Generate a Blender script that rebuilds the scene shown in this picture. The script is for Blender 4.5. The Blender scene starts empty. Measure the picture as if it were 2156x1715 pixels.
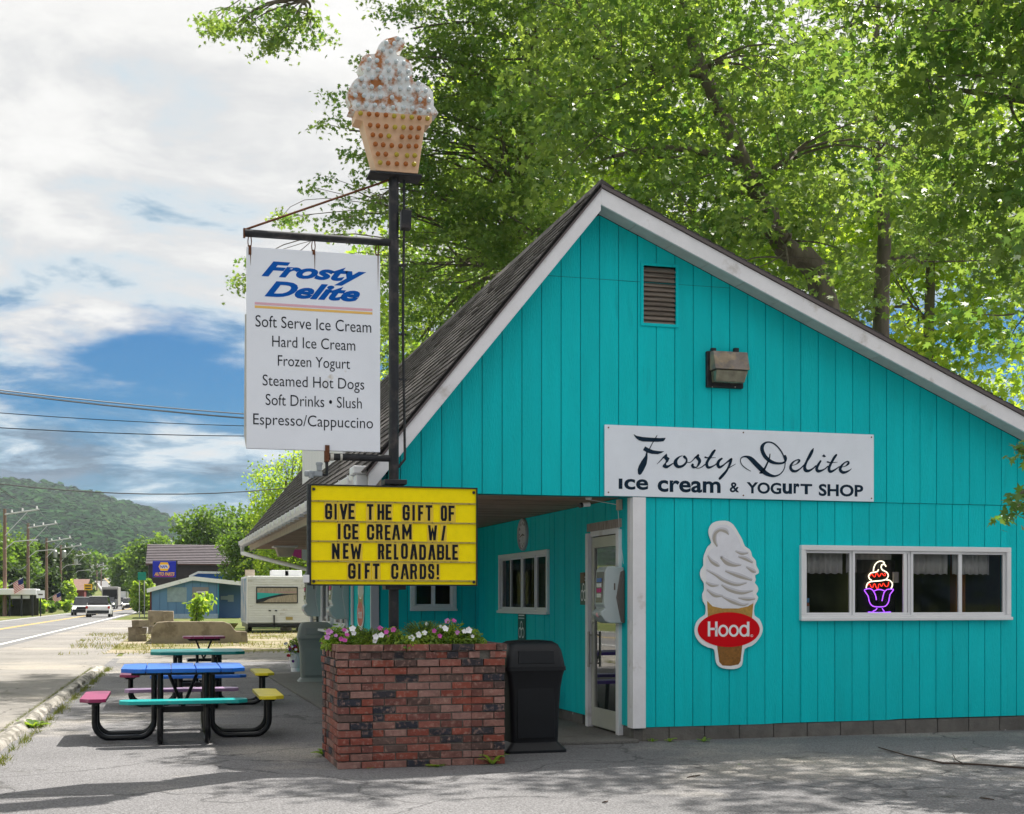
import bpy, math, random
import numpy as np
from mathutils import Vector, Matrix
random.seed(7); rng = np.random.default_rng(7)
C = bpy.context.scene.collection
SC = bpy.context.scene

# ------------------------------------------------------------------ camera
EYE = 1.48; TH = math.radians(15.54); FL = 2797.0; CX = 1078.0; HY = 1263.0
cd = bpy.data.cameras.new('camera'); cam = bpy.data.objects.new('camera', cd); C.objects.link(cam)
cam.location = (0, 0, EYE); cam.rotation_euler = (math.pi/2, 0, -TH)
cd.sensor_width = 36; cd.lens = 36*FL/2156; cd.shift_y = (HY-857.5)/2156
cd.clip_start = 0.1; cd.clip_end = 9000
SC.camera = cam

# ------------------------------------------------------------------ light
SUN_AZ = math.radians(56)      # from +Y towards +X
SUN_EL = math.radians(60)
w = bpy.data.worlds.new('World'); SC.world = w; w.use_nodes = True
nt = w.node_tree; nt.nodes.clear()
def wn(t, **k):
    n = nt.nodes.new(t)
    for a, b in k.items(): setattr(n, a, b)
    return n
L = nt.links.new
out = wn('ShaderNodeOutputWorld'); bg = wn('ShaderNodeBackground'); bg.inputs[1].default_value = 0.1
sky = wn('ShaderNodeTexSky', sky_type='NISHITA', sun_disc=False)
sky.sun_elevation = SUN_EL; sky.sun_rotation = SUN_AZ; sky.air_density = 1.3; sky.dust_density = 0.6; sky.ozone_density = 2.5
geo = wn('ShaderNodeTexCoord'); sep = wn('ShaderNodeSeparateXYZ'); L(geo.outputs['Generated'], sep.inputs[0])
def wm(op, a, b=None, c=None, clamp=False):
    n = wn('ShaderNodeMath', operation=op); n.use_clamp = clamp
    for i, v in enumerate((a, b, c)):
        if v is None: continue
        if isinstance(v, (int, float)): n.inputs[i].default_value = v
        else: L(v, n.inputs[i])
    return n.outputs[0]
zz = sep.outputs[2]
# clouds lie on a plane overhead: direction divided by height, so they flatten towards the horizon
den = wm('ADD', wm('MAXIMUM', zz, 0.0), 0.13)
cmb = wn('ShaderNodeCombineXYZ'); L(wm('DIVIDE', sep.outputs[0], den), cmb.inputs[0]); L(wm('DIVIDE', sep.outputs[1], den), cmb.inputs[1])
def wnoise(scale, det, rough, off=0, dist=0.0):
    mp = wn('ShaderNodeMapping'); L(cmb.outputs[0], mp.inputs[0]); mp.inputs['Location'].default_value = (off, off*.7, 0)
    n = wn('ShaderNodeTexNoise'); n.inputs['Scale'].default_value = scale; n.inputs['Detail'].default_value = det
    n.inputs['Roughness'].default_value = rough; n.inputs['Distortion'].default_value = dist; L(mp.outputs[0], n.inputs['Vector']); return n.outputs[0]
n1 = wnoise(0.95, 8, 0.58, 3.1, 0.4); n2 = wnoise(2.6, 6, 0.62, 9.7, .3)
ramp = wn('ShaderNodeValToRGB'); L(wm('MAXIMUM', zz, 0.0), ramp.inputs[0])     # cloud cover by height
cr = ramp.color_ramp; cr.elements[0].position = 0.0; cr.elements[0].color = (.95,)*3+(1,)
cr.elements[1].position = 0.33; cr.elements[1].color = (1.0,)*3+(1,)
for p, v in ((.045, .78), (.075, .52), (.11, .47), (.16, .38), (.208, .40), (.242, .78)):
    e = cr.elements.new(p); e.color = (v, v, v, 1)
cov = wm('ADD', wm('MULTIPLY', n1, 1.5), wm('ADD', wm('MULTIPLY', n2, 0.5), wm('SUBTRACT', wm('MULTIPLY', ramp.outputs[0], 1.0), 1.28)))
mask = wn('ShaderNodeMapRange'); L(cov, mask.inputs[0]); mask.inputs[1].default_value = 0.0; mask.inputs[2].default_value = 0.30
mask.interpolation_type = 'SMOOTHSTEP'
# grey undersides low, white higher
ccol = wn('ShaderNodeValToRGB'); L(wm('ADD', wm('MULTIPLY', zz, 2.0), wm('MULTIPLY', wm('SUBTRACT', n2, .5), 1.5)), ccol.inputs[0])
cc = ccol.color_ramp; cc.elements[0].position = 0.0; cc.elements[0].color = (.72, 1.02, 1.4, 1)
cc.elements[1].position = 0.9; cc.elements[1].color = (3.9, 3.86, 3.8, 1)
for p, v in ((.10, (.45, .74, 1.08)), (.24, (1.15, 1.75, 2.3)), (.36, (2.5, 2.85, 3.1)), (.50, (2.9, 2.92, 2.95)), (.66, (3.5, 3.47, 3.42))):
    e = cc.elements.new(p); e.color = v+(1,)
mx = wn('ShaderNodeMix', data_type='RGBA'); L(mask.outputs[0], mx.inputs[0])
tint = wn('ShaderNodeMix', data_type='RGBA', blend_type='MULTIPLY'); tint.inputs[0].default_value = 1.0
L(sky.outputs[0], tint.inputs[6]); tint.inputs[7].default_value = (0.02, 0.16, 0.30, 1)
L(tint.outputs[2], mx.inputs[6]); L(ccol.outputs[0], mx.inputs[7])
L(mx.outputs[2], bg.inputs[0]); L(bg.outputs[0], out.inputs[0])

sl = bpy.data.lights.new('sun', 'SUN'); sl.energy = 3.7; sl.angle = math.radians(0.6); sl.color = (1, .95, .86)
so = bpy.data.objects.new('sun', sl); C.objects.link(so)
sd = Vector((math.sin(SUN_AZ)*math.cos(SUN_EL), math.cos(SUN_AZ)*math.cos(SUN_EL), math.sin(SUN_EL)))
so.rotation_euler = sd.to_track_quat('Z', 'Y').to_euler(); so.location = (20, 20, 40)

SC.view_settings.view_transform = 'Standard'; SC.view_settings.look = 'None'
SC.view_settings.exposure = 1.38; SC.view_settings.gamma = 1; SC.view_settings.use_curve_mapping = False
SC.cycles.max_bounces = 6; SC.cycles.transparent_max_bounces = 8; SC.cycles.volume_bounces = 0
SC.cycles.caustics_reflective = False; SC.cycles.caustics_refractive = False
SC.cycles.use_denoising = True

# ------------------------------------------------------------------ photo pixel -> place
def ray(px, py):
    r = (px-CX)/FL; u = (HY-py)/FL
    return Vector((math.sin(TH)+r*math.cos(TH), math.cos(TH)-r*math.sin(TH), u))
def at(px, py, t): return Vector((0, 0, EYE)) + ray(px, py)*t
def onY(px, py, Y): d = ray(px, py); return Vector((0, 0, EYE)) + d*(Y/d.y)
def onX(px, py, X): d = ray(px, py); return Vector((0, 0, EYE)) + d*(X/d.x)
def onZ(px, py, z=0.0): d = ray(px, py); return Vector((0, 0, EYE)) + d*((z-EYE)/d.z)
def crop(ox, oy, s): return lambda x, y: ((ox+x/s)/1.39147, (oy+y/s)/1.39147)

# ------------------------------------------------------------------ materials
MATS = {}
def mat(name, col, rough=.6, metal=0, var=0.0, vscale=3.0, bump=0.0, bscale=40.0, stretch=(1, 1, 1), rnd=0.0, spec=.3, col2=None, fac2=(.45, .6), s2=2.0, emit=None, estr=0, alpha=None, trans=0, coat=0, detail=5):
    if name in MATS: return MATS[name]
    m = bpy.data.materials.new(name); m.use_nodes = True; n = m.node_tree; b = n.nodes['Principled BSDF']
    b.inputs['Roughness'].default_value = rough; b.inputs['Metallic'].default_value = metal
    b.inputs['Specular IOR Level'].default_value = spec; b.inputs['Coat Weight'].default_value = coat
    N = n.nodes.new; K = n.links.new
    c = N('ShaderNodeRGB'); c.outputs[0].default_value = (*col, 1); cur = c.outputs[0]
    tc = N('ShaderNodeTexCoord'); oi = N('ShaderNodeObjectInfo')
    mp = N('ShaderNodeMapping'); mp.inputs['Scale'].default_value = stretch; 
    add = N('ShaderNodeVectorMath'); add.operation = 'ADD'
    sc_ = N('ShaderNodeMath'); sc_.operation = 'MULTIPLY'; sc_.inputs[1].default_value = 37.0; K(oi.outputs['Random'], sc_.inputs[0])
    K(tc.outputs['Object'], add.inputs[0]); K(sc_.outputs[0], add.inputs[1]); K(add.outputs[0], mp.inputs[0])
    def noise(s, d=detail):
        x = N('ShaderNodeTexNoise'); x.inputs['Scale'].default_value = s; x.inputs['Detail'].default_value = d; x.inputs['Roughness'].default_value = .62
        K(mp.outputs[0], x.inputs['Vector']); return x.outputs[0]
    if col2:
        r = N('ShaderNodeMapRange'); K(noise(s2), r.inputs[0]); r.inputs[1].default_value = fac2[0]; r.inputs[2].default_value = fac2[1]
        x = N('ShaderNodeMix'); x.data_type = 'RGBA'; K(r.outputs[0], x.inputs[0]); K(cur, x.inputs[6]); x.inputs[7].default_value = (*col2, 1); cur = x.outputs[2]
    if var or rnd:
        hv = N('ShaderNodeHueSaturation'); K(cur, hv.inputs['Color'])
        v = N('ShaderNodeMapRange'); K(noise(vscale), v.inputs[0]); v.inputs[1].default_value = .3; v.inputs[2].default_value = .7
        v.inputs[3].default_value = 1-var; v.inputs[4].default_value = 1+var
        q = N('ShaderNodeMapRange'); K(oi.outputs['Random'], q.inputs[0]); q.inputs[3].default_value = 1-rnd; q.inputs[4].default_value = 1+rnd
        mu = N('ShaderNodeMath'); mu.operation = 'MULTIPLY'; K(v.outputs[0], mu.inputs[0]); K(q.outputs[0], mu.inputs[1])
        K(mu.outputs[0], hv.inputs['Value']); cur = hv.outputs[0]
    K(cur, b.inputs['Base Color'])
    if bump:
        bu = N('ShaderNodeBump'); bu.inputs['Strength'].default_value = bump; bu.inputs['Distance'].default_value = .02
        K(noise(bscale, 6), bu.inputs['Height']); K(bu.outputs[0], b.inputs['Normal'])
    if emit: b.inputs['Emission Color'].default_value = (*emit, 1); b.inputs['Emission Strength'].default_value = estr
    if trans: b.inputs['Transmission Weight'].default_value = trans; b.inputs['IOR'].default_value = 1.45
    if alpha is not None: b.inputs['Alpha'].default_value = alpha
    MATS[name] = m; return m

TEAL = mat('teal_paint', (.0, .56, .61), .62, spec=.15, var=.06, vscale=1.3, bump=.5, bscale=16, stretch=(7, 7, 1), rnd=.045, col2=(.0, .42, .47), fac2=(.62, .80), s2=1.6)
TEALSH = mat('teal_sheathing', (.0, .17, .19), .7)
WHITE = mat('white_paint', (.78, .77, .80), .5, var=.06, vscale=4, bump=.1, bscale=30, col2=(.55, .52, .50), fac2=(.60, .72), s2=3)
WHITEC = mat('white_clean', (.80, .80, .82), .35)
VINYL = mat('white_vinyl', (.74, .74, .76), .35, var=.04)
SOFW = mat('pale_soffit', (.50, .50, .49), .7, var=.08, vscale=9, rnd=.05)
SHING = mat('asphalt_shingle', (.085, .078, .078), .95, var=.35, vscale=22, bump=.6, bscale=90, rnd=.35, col2=(.20, .19, .18), fac2=(.55, .75), s2=9)
WOODC = mat('soffit_wood', (.34, .225, .155), .75, var=.35, vscale=3, bump=.25, bscale=20, stretch=(1, 9, 9), rnd=.22)
BLOCK = mat('foundation_concrete', (.14, .132, .122), .9, var=.25, vscale=6, bump=.5, bscale=45, rnd=.12, col2=(.44, .44, .45), fac2=(.66, .7), s2=5)
MORTAR = mat('mortar', (.15, .14, .125), .95, var=.25, vscale=12, bump=.6, bscale=60)
ASPH = None
BLACKM = mat('black_steel', (.016, .017, .021), .45, var=.3, vscale=8, bump=.08, bscale=50, col2=(.055, .045, .045), fac2=(.5, .72), s2=9)
BLKP = mat('black_powder_coat', (.008, .009, .011), .28, bump=.03, bscale=80)
RUST = mat('rusty_iron', (.12, .045, .02), .8, var=.4, vscale=30, bump=.3, bscale=90)
BIN = mat('black_plastic', (.005, .006, .009), .42, var=.15, vscale=7, bump=.10, bscale=140)
BING = mat('grey_plastic', (.19, .21, .20), .5, var=.06, bump=.05, bscale=120)
ALU = mat('worn_aluminium', (.52, .51, .47), .45, metal=.3, var=.08)
WGLASS = mat('window_glass', (.012, .016, .016), .03, spec=.7, alpha=.22)
DARKIN = mat('dark_interior', (.035, .037, .022), .9, var=.2)
LETTER = mat('letter_black', (.006, .008, .015), .5, spec=.15)
NAVY = mat('letter_navy', (.006, .022, .045), .6, spec=.12)
MARQ = mat('marquee_yellow', (.95, .76, .0), .5, spec=.15, var=.04, vscale=14, bump=.04, bscale=60)
DRED = mat('red_oval', (.62, .0, .006), .5, spec=.12)
LOGOB = mat('letter_blue', (.0, .09, .42), .5, spec=.12)
SIGNW = mat('sign_white', (.80, .84, .92), .4, var=.03, vscale=5)

def brick_mat():
    m = bpy.data.materials.new('brick_clay'); m.use_nodes = True; n = m.node_tree; b = n.nodes['Principled BSDF']; N = n.nodes.new; K = n.links.new
    oi = N('ShaderNodeObjectInfo'); r = N('ShaderNodeValToRGB'); K(oi.outputs['Random'], r.inputs[0]); cr = r.color_ramp; cr.interpolation = 'CONSTANT'
    cols = [(.21, .050, .034), (.24, .080, .060), (.15, .055, .044), (.23, .11, .09), (.085, .048, .042), (.022, .024, .036), (.23, .058, .038), (.26, .14, .12), (.115, .070, .060), (.20, .085, .070), (.030, .028, .036), (.16, .055, .046)]
    cr.elements[0].color = (*cols[0], 1); cr.elements[1].position = 1/12; cr.elements[1].color = (*cols[1], 1)
    for i in range(2, 12): e = cr.elements.new(i/12); e.color = (*cols[i], 1)
    tc = N('ShaderNodeTexCoord'); ad = N('ShaderNodeVectorMath'); ad.operation = 'ADD'; ml = N('ShaderNodeMath'); ml.operation = 'MULTIPLY'; ml.inputs[1].default_value = 91
    K(oi.outputs['Random'], ml.inputs[0]); K(tc.outputs['Object'], ad.inputs[0]); K(ml.outputs[0], ad.inputs[1])
    def nz(s, d=6):
        x = N('ShaderNodeTexNoise'); x.inputs['Scale'].default_value = s; x.inputs['Detail'].default_value = d; x.inputs['Roughness'].default_value = .65; K(ad.outputs[0], x.inputs['Vector']); return x.outputs[0]
    mr = N('ShaderNodeMapRange'); K(nz(26), mr.inputs[0]); mr.inputs[1].default_value = .52; mr.inputs[2].default_value = .72
    x = N('ShaderNodeMix'); x.data_type = 'RGBA'; K(mr.outputs[0], x.inputs[0]); K(r.outputs[0], x.inputs[6]); x.inputs[7].default_value = (.36, .22, .18, 1)
    hv = N('ShaderNodeHueSaturation'); K(x.outputs[2], hv.inputs['Color']); v = N('ShaderNodeMapRange'); K(nz(9), v.inputs[0]); v.inputs[1].default_value = .3; v.inputs[2].default_value = .7; v.inputs[3].default_value = .7; v.inputs[4].default_value = 1.3; K(v.outputs[0], hv.inputs['Value'])
    K(hv.outputs[0], b.inputs['Base Color']); b.inputs['Roughness'].default_value = .9
    bu = N('ShaderNodeBump'); bu.inputs['Strength'].default_value = .9; bu.inputs['Distance'].default_value = .01; K(nz(70), bu.inputs['Height']); K(bu.outputs[0], b.inputs['Normal'])
    return m
BRICK = brick_mat()

def ground_mat(name, base, speck=.5, stain=None, light=None, crack=True, grass=None, sc=1.0, patch=0.0):
    m = bpy.data.materials.new(name); m.use_nodes = True; n = m.node_tree; b = n.nodes['Principled BSDF']; N = n.nodes.new; K = n.links.new
    tc = N('ShaderNodeNewGeometry').outputs['Position']
    def nz(s, d=5, ro=.6):
        x = N('ShaderNodeTexNoise'); x.inputs['Scale'].default_value = s*sc; x.inputs['Detail'].default_value = d; x.inputs['Roughness'].default_value = ro; K(tc, x.inputs['Vector']); return x.outputs[0]
    def mr(v, a, c, lo=0., hi=1.):
        x = N('ShaderNodeMapRange'); K(v, x.inputs[0]); x.inputs[1].default_value = a; x.inputs[2].default_value = c; x.inputs[3].default_value = lo; x.inputs[4].default_value = hi; return x.outputs[0]
    def mix(f, a, c):
        x = N('ShaderNodeMix'); x.data_type = 'RGBA'; K(f, x.inputs[0])
        if isinstance(a, tuple): x.inputs[6].default_value = (*a, 1)
        else: K(a, x.inputs[6])
        x.inputs[7].default_value = (*c, 1); return x.outputs[2]
    cur = mix(mr(nz(.35), .35, .65), base, tuple(v*.78 for v in base))
    if light: cur = mix(mr(nz(.22, 6), .52, .68), cur, light)
    if stain: cur = mix(mr(nz(1.1, 7), .62, .72), cur, stain)
    vo = N('ShaderNodeTexVoronoi'); vo.inputs['Scale'].default_value = 75*sc; K(tc, vo.inputs['Vector'])
    sp = mr(nz(60, 3, .7), .36, .64, 1-speck, 1+speck)
    hv = N('ShaderNodeHueSaturation'); K(cur, hv.inputs['Color']); K(sp, hv.inputs['Value']); cur = hv.outputs[0]
    cl = mr(vo.outputs['Distance'], .0, .16, 1, 0)
    cur = mix(cl, cur, tuple(min(.6, v*1.9) for v in base))
    if crack:
        v2 = N('ShaderNodeTexVoronoi'); v2.feature = 'DISTANCE_TO_EDGE'; v2.inputs['Scale'].default_value = .38*sc
        wv = N('ShaderNodeVectorMath'); wv.operation = 'ADD'; nn = N('ShaderNodeTexNoise'); nn.inputs['Scale'].default_value = 1.4; nn.inputs['Detail'].default_value = 6; K(tc, nn.inputs['Vector'])
        K(tc, wv.inputs[0]); K(nn.outputs['Color'], wv.inputs[1]); K(wv.outputs[0], v2.inputs['Vector'])
        cur = mix(mr(v2.outputs['Distance'], .002, .010, .75, 0), cur, tuple(v*.35 for v in base))
    if grass:
        cur = mix(mr(nz(.5, 6), .44, .56), cur, grass)
    K(cur, b.inputs['Base Color']); b.inputs['Roughness'].default_value = .92; b.inputs['Specular IOR Level'].default_value = .25
    bu = N('ShaderNodeBump'); bu.inputs['Strength'].default_value = .7; bu.inputs['Distance'].default_value = .012
    h = N('ShaderNodeMath'); h.operation = 'ADD'; K(nz(55, 4, .7), h.inputs[0]); K(vo.outputs['Distance'], h.inputs[1]); K(h.outputs[0], bu.inputs['Height']); K(bu.outputs[0], b.inputs['Normal'])
    return m
ASPH = ground_mat('parking_asphalt', (.19, .187, .195), .42, stain=(.085, .083, .08), light=(.40, .365, .32))
APRON = ground_mat('worn_pavement', (.27, .255, .24), .28, stain=(.15, .14, .125), light=(.34, .31, .27))
ROADM = ground_mat('road_asphalt', (.19, .19, .195), .18, light=(.22, .215, .21), crack=False)
SLABM = ground_mat('porch_concrete', (.17, .165, .155), .25, stain=(.10, .095, .085), crack=False)
GRNDM = ground_mat('dry_grass_ground', (.16, .155, .05), .4, light=(.30, .23, .11), grass=(.07, .12, .02), crack=False)
SANDM = ground_mat('gravel_yard', (.34, .29, .22), .3, grass=(.17, .16, .06), crack=False)

# ------------------------------------------------------------------ mesh helpers
ORG = {}
def org(p): return ORG.get(p.name, Vector((0, 0, 0))) if p else Vector((0, 0, 0))
def tag(o, label=None, cat=None, group=None, kind=None):
    if label: o['label'] = label
    if cat: o['category'] = cat
    if group: o['group'] = group
    if kind: o['kind'] = kind
    return o
def thing(name, label, cat, loc=(0, 0, 0), group=None):
    o = bpy.data.objects.new(name, None); C.objects.link(o); o.location = loc; o.empty_display_size = .2
    ORG[o.name] = Vector(loc); return tag(o, label, cat, group)
def link(name, me, parent=None, loc=None):
    o = bpy.data.objects.new(name, me); C.objects.link(o)
    if parent: o.parent = parent; ORG[o.name] = org(parent)
    if loc is not None: o.location = Vector(loc) - org(parent)
    return o
class MB:
    def __init__(s): s.v = []; s.f = []
    def add(s, vs, fs):
        k = len(s.v); s.v += [tuple(v) for v in vs]; s.f += [tuple(i+k for i in f) for f in fs]; return s
    def box(s, x0, x1, y0, y1, z0, z1):
        return s.add([(x0, y0, z0), (x1, y0, z0), (x1, y1, z0), (x0, y1, z0), (x0, y0, z1), (x1, y0, z1), (x1, y1, z1), (x0, y1, z1)],
                     [(0, 3, 2, 1), (4, 5, 6, 7), (0, 1, 5, 4), (1, 2, 6, 5), (2, 3, 7, 6), (3, 0, 4, 7)])
    def prism(s, pts, off):           # planar polygon (3D points) swept by a vector
        n = len(pts); o = Vector(off); a = [Vector(p) for p in pts]
        return s.add(a+[p+o for p in a], [tuple(range(n)), tuple(range(2*n-1, n-1, -1))]+[(i, i+n, (i+1) % n+n, (i+1) % n) for i in range(n)])
    def tube(s, pts, r, n=8, cap=True):
        pts = [Vector(p) for p in pts]; m = len(pts); rs = r if isinstance(r, (list, tuple)) else [r]*m
        vs = []; up = None
        for i, p in enumerate(pts):
            d = (pts[min(i+1, m-1)]-pts[max(i-1, 0)]).normalized()
            if up is None: up = d.orthogonal().normalized()
            up = (up-d*up.dot(d)); up = up.normalized() if up.length > 1e-6 else d.orthogonal().normalized()
            sd_ = d.cross(up)
            for k in range(n):
                a = 2*math.pi*k/n; vs.append(p+(up*math.cos(a)+sd_*math.sin(a))*rs[i])
        fs = [(i*n+k, i*n+(k+1) % n, (i+1)*n+(k+1) % n, (i+1)*n+k) for i in range(m-1) for k in range(n)]
        if cap: fs += [tuple(range(n-1, -1, -1)), tuple(range((m-1)*n, m*n))]
        return s.add(vs, fs)
    def lathe(s, prof, c=(0, 0, 0), n=16, ax='Z', sx=1, sy=1):
        vs = []
        for (r, h) in prof:
            for k in range(n):
                a = 2*math.pi*k/n; x, y = r*math.cos(a)*sx, r*math.sin(a)*sy
                p = (x, y, h) if ax == 'Z' else ((x, h, y) if ax == 'Y' else (h, x, y)); vs.append((p[0]+c[0], p[1]+c[1], p[2]+c[2]))
        m = len(prof); fs = [(i*n+k, i*n+(k+1) % n, (i+1)*n+(k+1) % n, (i+1)*n+k) for i in range(m-1) for k in range(n)]
        fs += [tuple(range(n-1, -1, -1)), tuple(range((m-1)*n, m*n))]
        return s.add(vs, fs)
    def loft(s, rings):
        n = len(rings[0]); vs = [p for r in rings for p in r]; m = len(rings)
        fs = [(i*n+k, i*n+(k+1) % n, (i+1)*n+(k+1) % n, (i+1)*n+k) for i in range(m-1) for k in range(n)]
        fs += [tuple(range(n-1, -1, -1)), tuple(range((m-1)*n, m*n))]
        return s.add(vs, fs)
    def mesh(s, name, m=None, o=Vector((0, 0, 0)), smooth=False):
        me = bpy.data.meshes.new(name); me.from_pydata([(v[0]-o[0], v[1]-o[1], v[2]-o[2]) for v in s.v], [], s.f)
        if m: me.materials.append(m)
        if smooth:
            me.polygons.foreach_set('use_smooth', [True]*len(me.polygons))
            try: me.set_sharp_from_angle(angle=math.radians(38))
            except Exception: pass
        me.update(); return me
    def build(s, name, m, parent=None, smooth=False, bevel=0, label=None, kind=None, seg=2, cat=None, group=None):
        o = link(name, s.mesh(name, m, org(parent), smooth), parent)
        if bevel:
            b = o.modifiers.new('bevel', 'BEVEL'); b.width = bevel; b.segments = seg; b.limit_method = 'ANGLE'; b.angle_limit = math.radians(40)
        return tag(o, label, cat, group, kind)
def struct(o): o['kind'] = 'structure'; return o
def copy_tree(o, parent=None):
    c = o.copy(); C.objects.link(c); c.parent = parent
    for ch in [x for x in o.children]: copy_tree(ch, c)
    return c
def cat_rom(pts, sub=6):
    P = [np.array(p, float) for p in pts]; P = [2*P[0]-P[1]]+P+[2*P[-1]-P[-2]]; o = []
    for i in range(1, len(P)-2):
        for k in range(sub):
            t = k/sub; o.append(.5*((2*P[i])+(-P[i-1]+P[i+1])*t+(2*P[i-1]-5*P[i]+4*P[i+1]-P[i+2])*t*t+(-P[i-1]+3*P[i]-3*P[i+1]+P[i+2])*t**3))
    o.append(P[-2]); return o
def ribbon(mb, pts, plane, sub=6, cap=True):    # brush stroke: (x, y, width) in crop pixels, laid on a plane
    S = cat_rom(pts, sub); n = len(S); vs = []
    for i, p in enumerate(S):
        d = S[min(i+1, n-1)][:2]-S[max(i-1, 0)][:2]; d = d/(np.linalg.norm(d)+1e-9); q = np.array([-d[1], d[0]])*p[2]/2
        vs += [plane(p[0]+q[0], p[1]+q[1]), plane(p[0]-q[0], p[1]-q[1])]
    mb.add(vs, [(2*i, 2*i+1, 2*i+3, 2*i+2) for i in range(n-1)])
    for e in ((S[0], S[-1]) if cap else ()):
        mb.add([plane(e[0]+math.cos(a)*e[2]/2, e[1]+math.sin(a)*e[2]/2) for a in [k*math.pi/5 for k in range(10)]], [tuple(range(10))])
def text_mesh(body, shear=0, offset=0, extrude=0.0):
    c = bpy.data.curves.new('t', 'FONT'); c.body = body; c.shear = shear; c.offset = offset; c.extrude = extrude; c.resolution_u = 4
    o = bpy.data.objects.new('t', c); me = bpy.data.meshes.new_from_object(o); bpy.data.objects.remove(o); bpy.data.curves.remove(c); return me
def text(name, body, m, parent, x0, x1, zb, zt, Y, shear=0, offset=0, fit='cap', depth=.002, mapping=None):
    me = text_mesh(body, shear, offset, .5); n = len(me.vertices); a = np.zeros(n*3); me.vertices.foreach_get('co', a); a = a.reshape(-1, 3)
    lo, hi = a.min(0), a.max(0); b0, b1 = (0-offset, .682+offset) if fit == 'cap' else (lo[1], hi[1])
    o = org(parent); u = x0+(a[:, 0]-lo[0])/(hi[0]-lo[0])*(x1-x0); z = zb+(a[:, 1]-b0)/(b1-b0)*(zt-zb); d = (a[:, 2])*depth
    if mapping == 'X': P = np.stack([Y-d-depth/2, -u, z], 1)     # facing -X
    else: P = np.stack([u, Y-d-depth/2, z], 1)
    P -= np.array(o); me.vertices.foreach_set('co', P.ravel()); me.materials.append(m); me.name = name; me.update()
    return link(name, me, parent)

# ================================================================== GROUND
RD = Vector((.033, .9995, 0))     # direction of the road
def road_x(Y):                     # x of the near white line at depth Y
    return -6.05+.033*Y if Y < 230 else -6.05+.033*230-((Y-230)/270)**1.3*14
def road_z(Y):
    return 0 if Y < 215 else (3.5 if False else ((Y-215)/300)**1.4*12.5)
def sheet(name, rings, m, z=0.0, kind='structure'):
    mb = MB(); vs = []; 
    for (x0, x1, y, zz_) in rings: vs += [(x0, y, z+zz_), (x1, y, z+zz_)]
    mb.add(vs, [(2*i, 2*i+1, 2*i+3, 2*i+2) for i in range(len(rings)-1)])
    return tag(mb.build(name, m), kind=kind)
# ground sheet with the hills behind it in the same terrain
def ground():
    xs = np.concatenate([np.linspace(-3000, -200, 30), np.linspace(-180, 180, 61), np.linspace(200, 3000, 30)]); ys = np.concatenate([np.linspace(-300, 0, 6), np.linspace(10, 560, 80), np.linspace(600, 4500, 40)])
    V = []; F = []
    for y in ys:
        for x in xs:
            z = 0.0
            if y > 215:
                rz = road_z(min(y, 560)); dx = abs(x-(road_x(min(y, 560))-3)); z = rz-.25+min(dx, 80)*.02*min(1, (y-215)/100) if dx > 6 else rz-.25
            V.append((x, y, z-.004))
    nx = len(xs)
    for j in range(len(ys)-1):
        for i in range(nx-1): a = j*nx+i; F.append((a, a+1, a+nx+1, a+nx))
    return tag(MB().add(V, F).build('ground', GRNDM, smooth=True), kind='structure')
ground()
sheet('road', [(road_x(y)-6.9, road_x(y)+.5, y, road_z(y)) for y in list(range(-60, 215, 25))+list(range(215, 560, 12))], ROADM, .004)
for k, (a, b_, nm, col) in enumerate([(-.08, .08, 'edge_line', (.72, .72, .70)), (-3.32, -3.20, 'centre_line', (.62, .42, .10)), (-3.08, -2.96, 'centre_line', (.62, .42, .10)), (-6.5, -6.38, 'edge_line', (.72, .72, .70))]):
    sheet(nm, [(road_x(y)+a, road_x(y)+b_, y, road_z(y)) for y in list(range(-60, 215, 25))+list(range(215, 560, 12))], mat('road_paint_%d' % k, col, .7, var=.2, vscale=2), .009)
sheet('pavement', [(road_x(y)+.5, -1.86+.033*y if y < 60 else 1.5, y, 0) for y in range(-60, 101, 4)], APRON, .006)
sheet('parking_lot', [(-1.87+.033*y, 60, y, 0) for y in range(-60, 37, 4)], ASPH, .005)
sheet('pavement', [(-.6+.02*(y-32), 14, y, 0) for y in range(32, 40, 2)], APRON, .010)
sheet('gravel_yard', [(-1.0+.03*(y-38), 14, y, 0) for y in range(38, 62, 2)], SANDM, .013)
# worn concrete kerb along the lot
def kerb():
    P = []; y = 2.0
    while y < 30.5: P.append(y); y += .28
    rings = []
    for y in P:
        x = -1.87+.033*y; q = lambda a: a+rng.normal(0, .012)
        end = min(1, (30.5-y)/.8+.15)
        rings.append([(x+q(-.085), y, 0.0), (x+q(-.07), y, q(.05)*end), (x+q(0), y, q(.08)*end), (x+q(.07), y, q(.055)*end), (x+q(.09), y, 0.0)])
    m = mat('worn_kerb', (.36, .34, .31), .85, var=.25, vscale=3, bump=.7, bscale=30, col2=(.16, .15, .13), fac2=(.44, .58), s2=3.2)
    MB().loft(rings).build('kerb', m, smooth=True, kind='structure')
kerb()
# porch slab
mb = MB().box(2.3, 4.92, 12.80, 26.2, 0, .04); mb.build('porch_slab', SLABM, bevel=.012, kind='structure')

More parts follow.
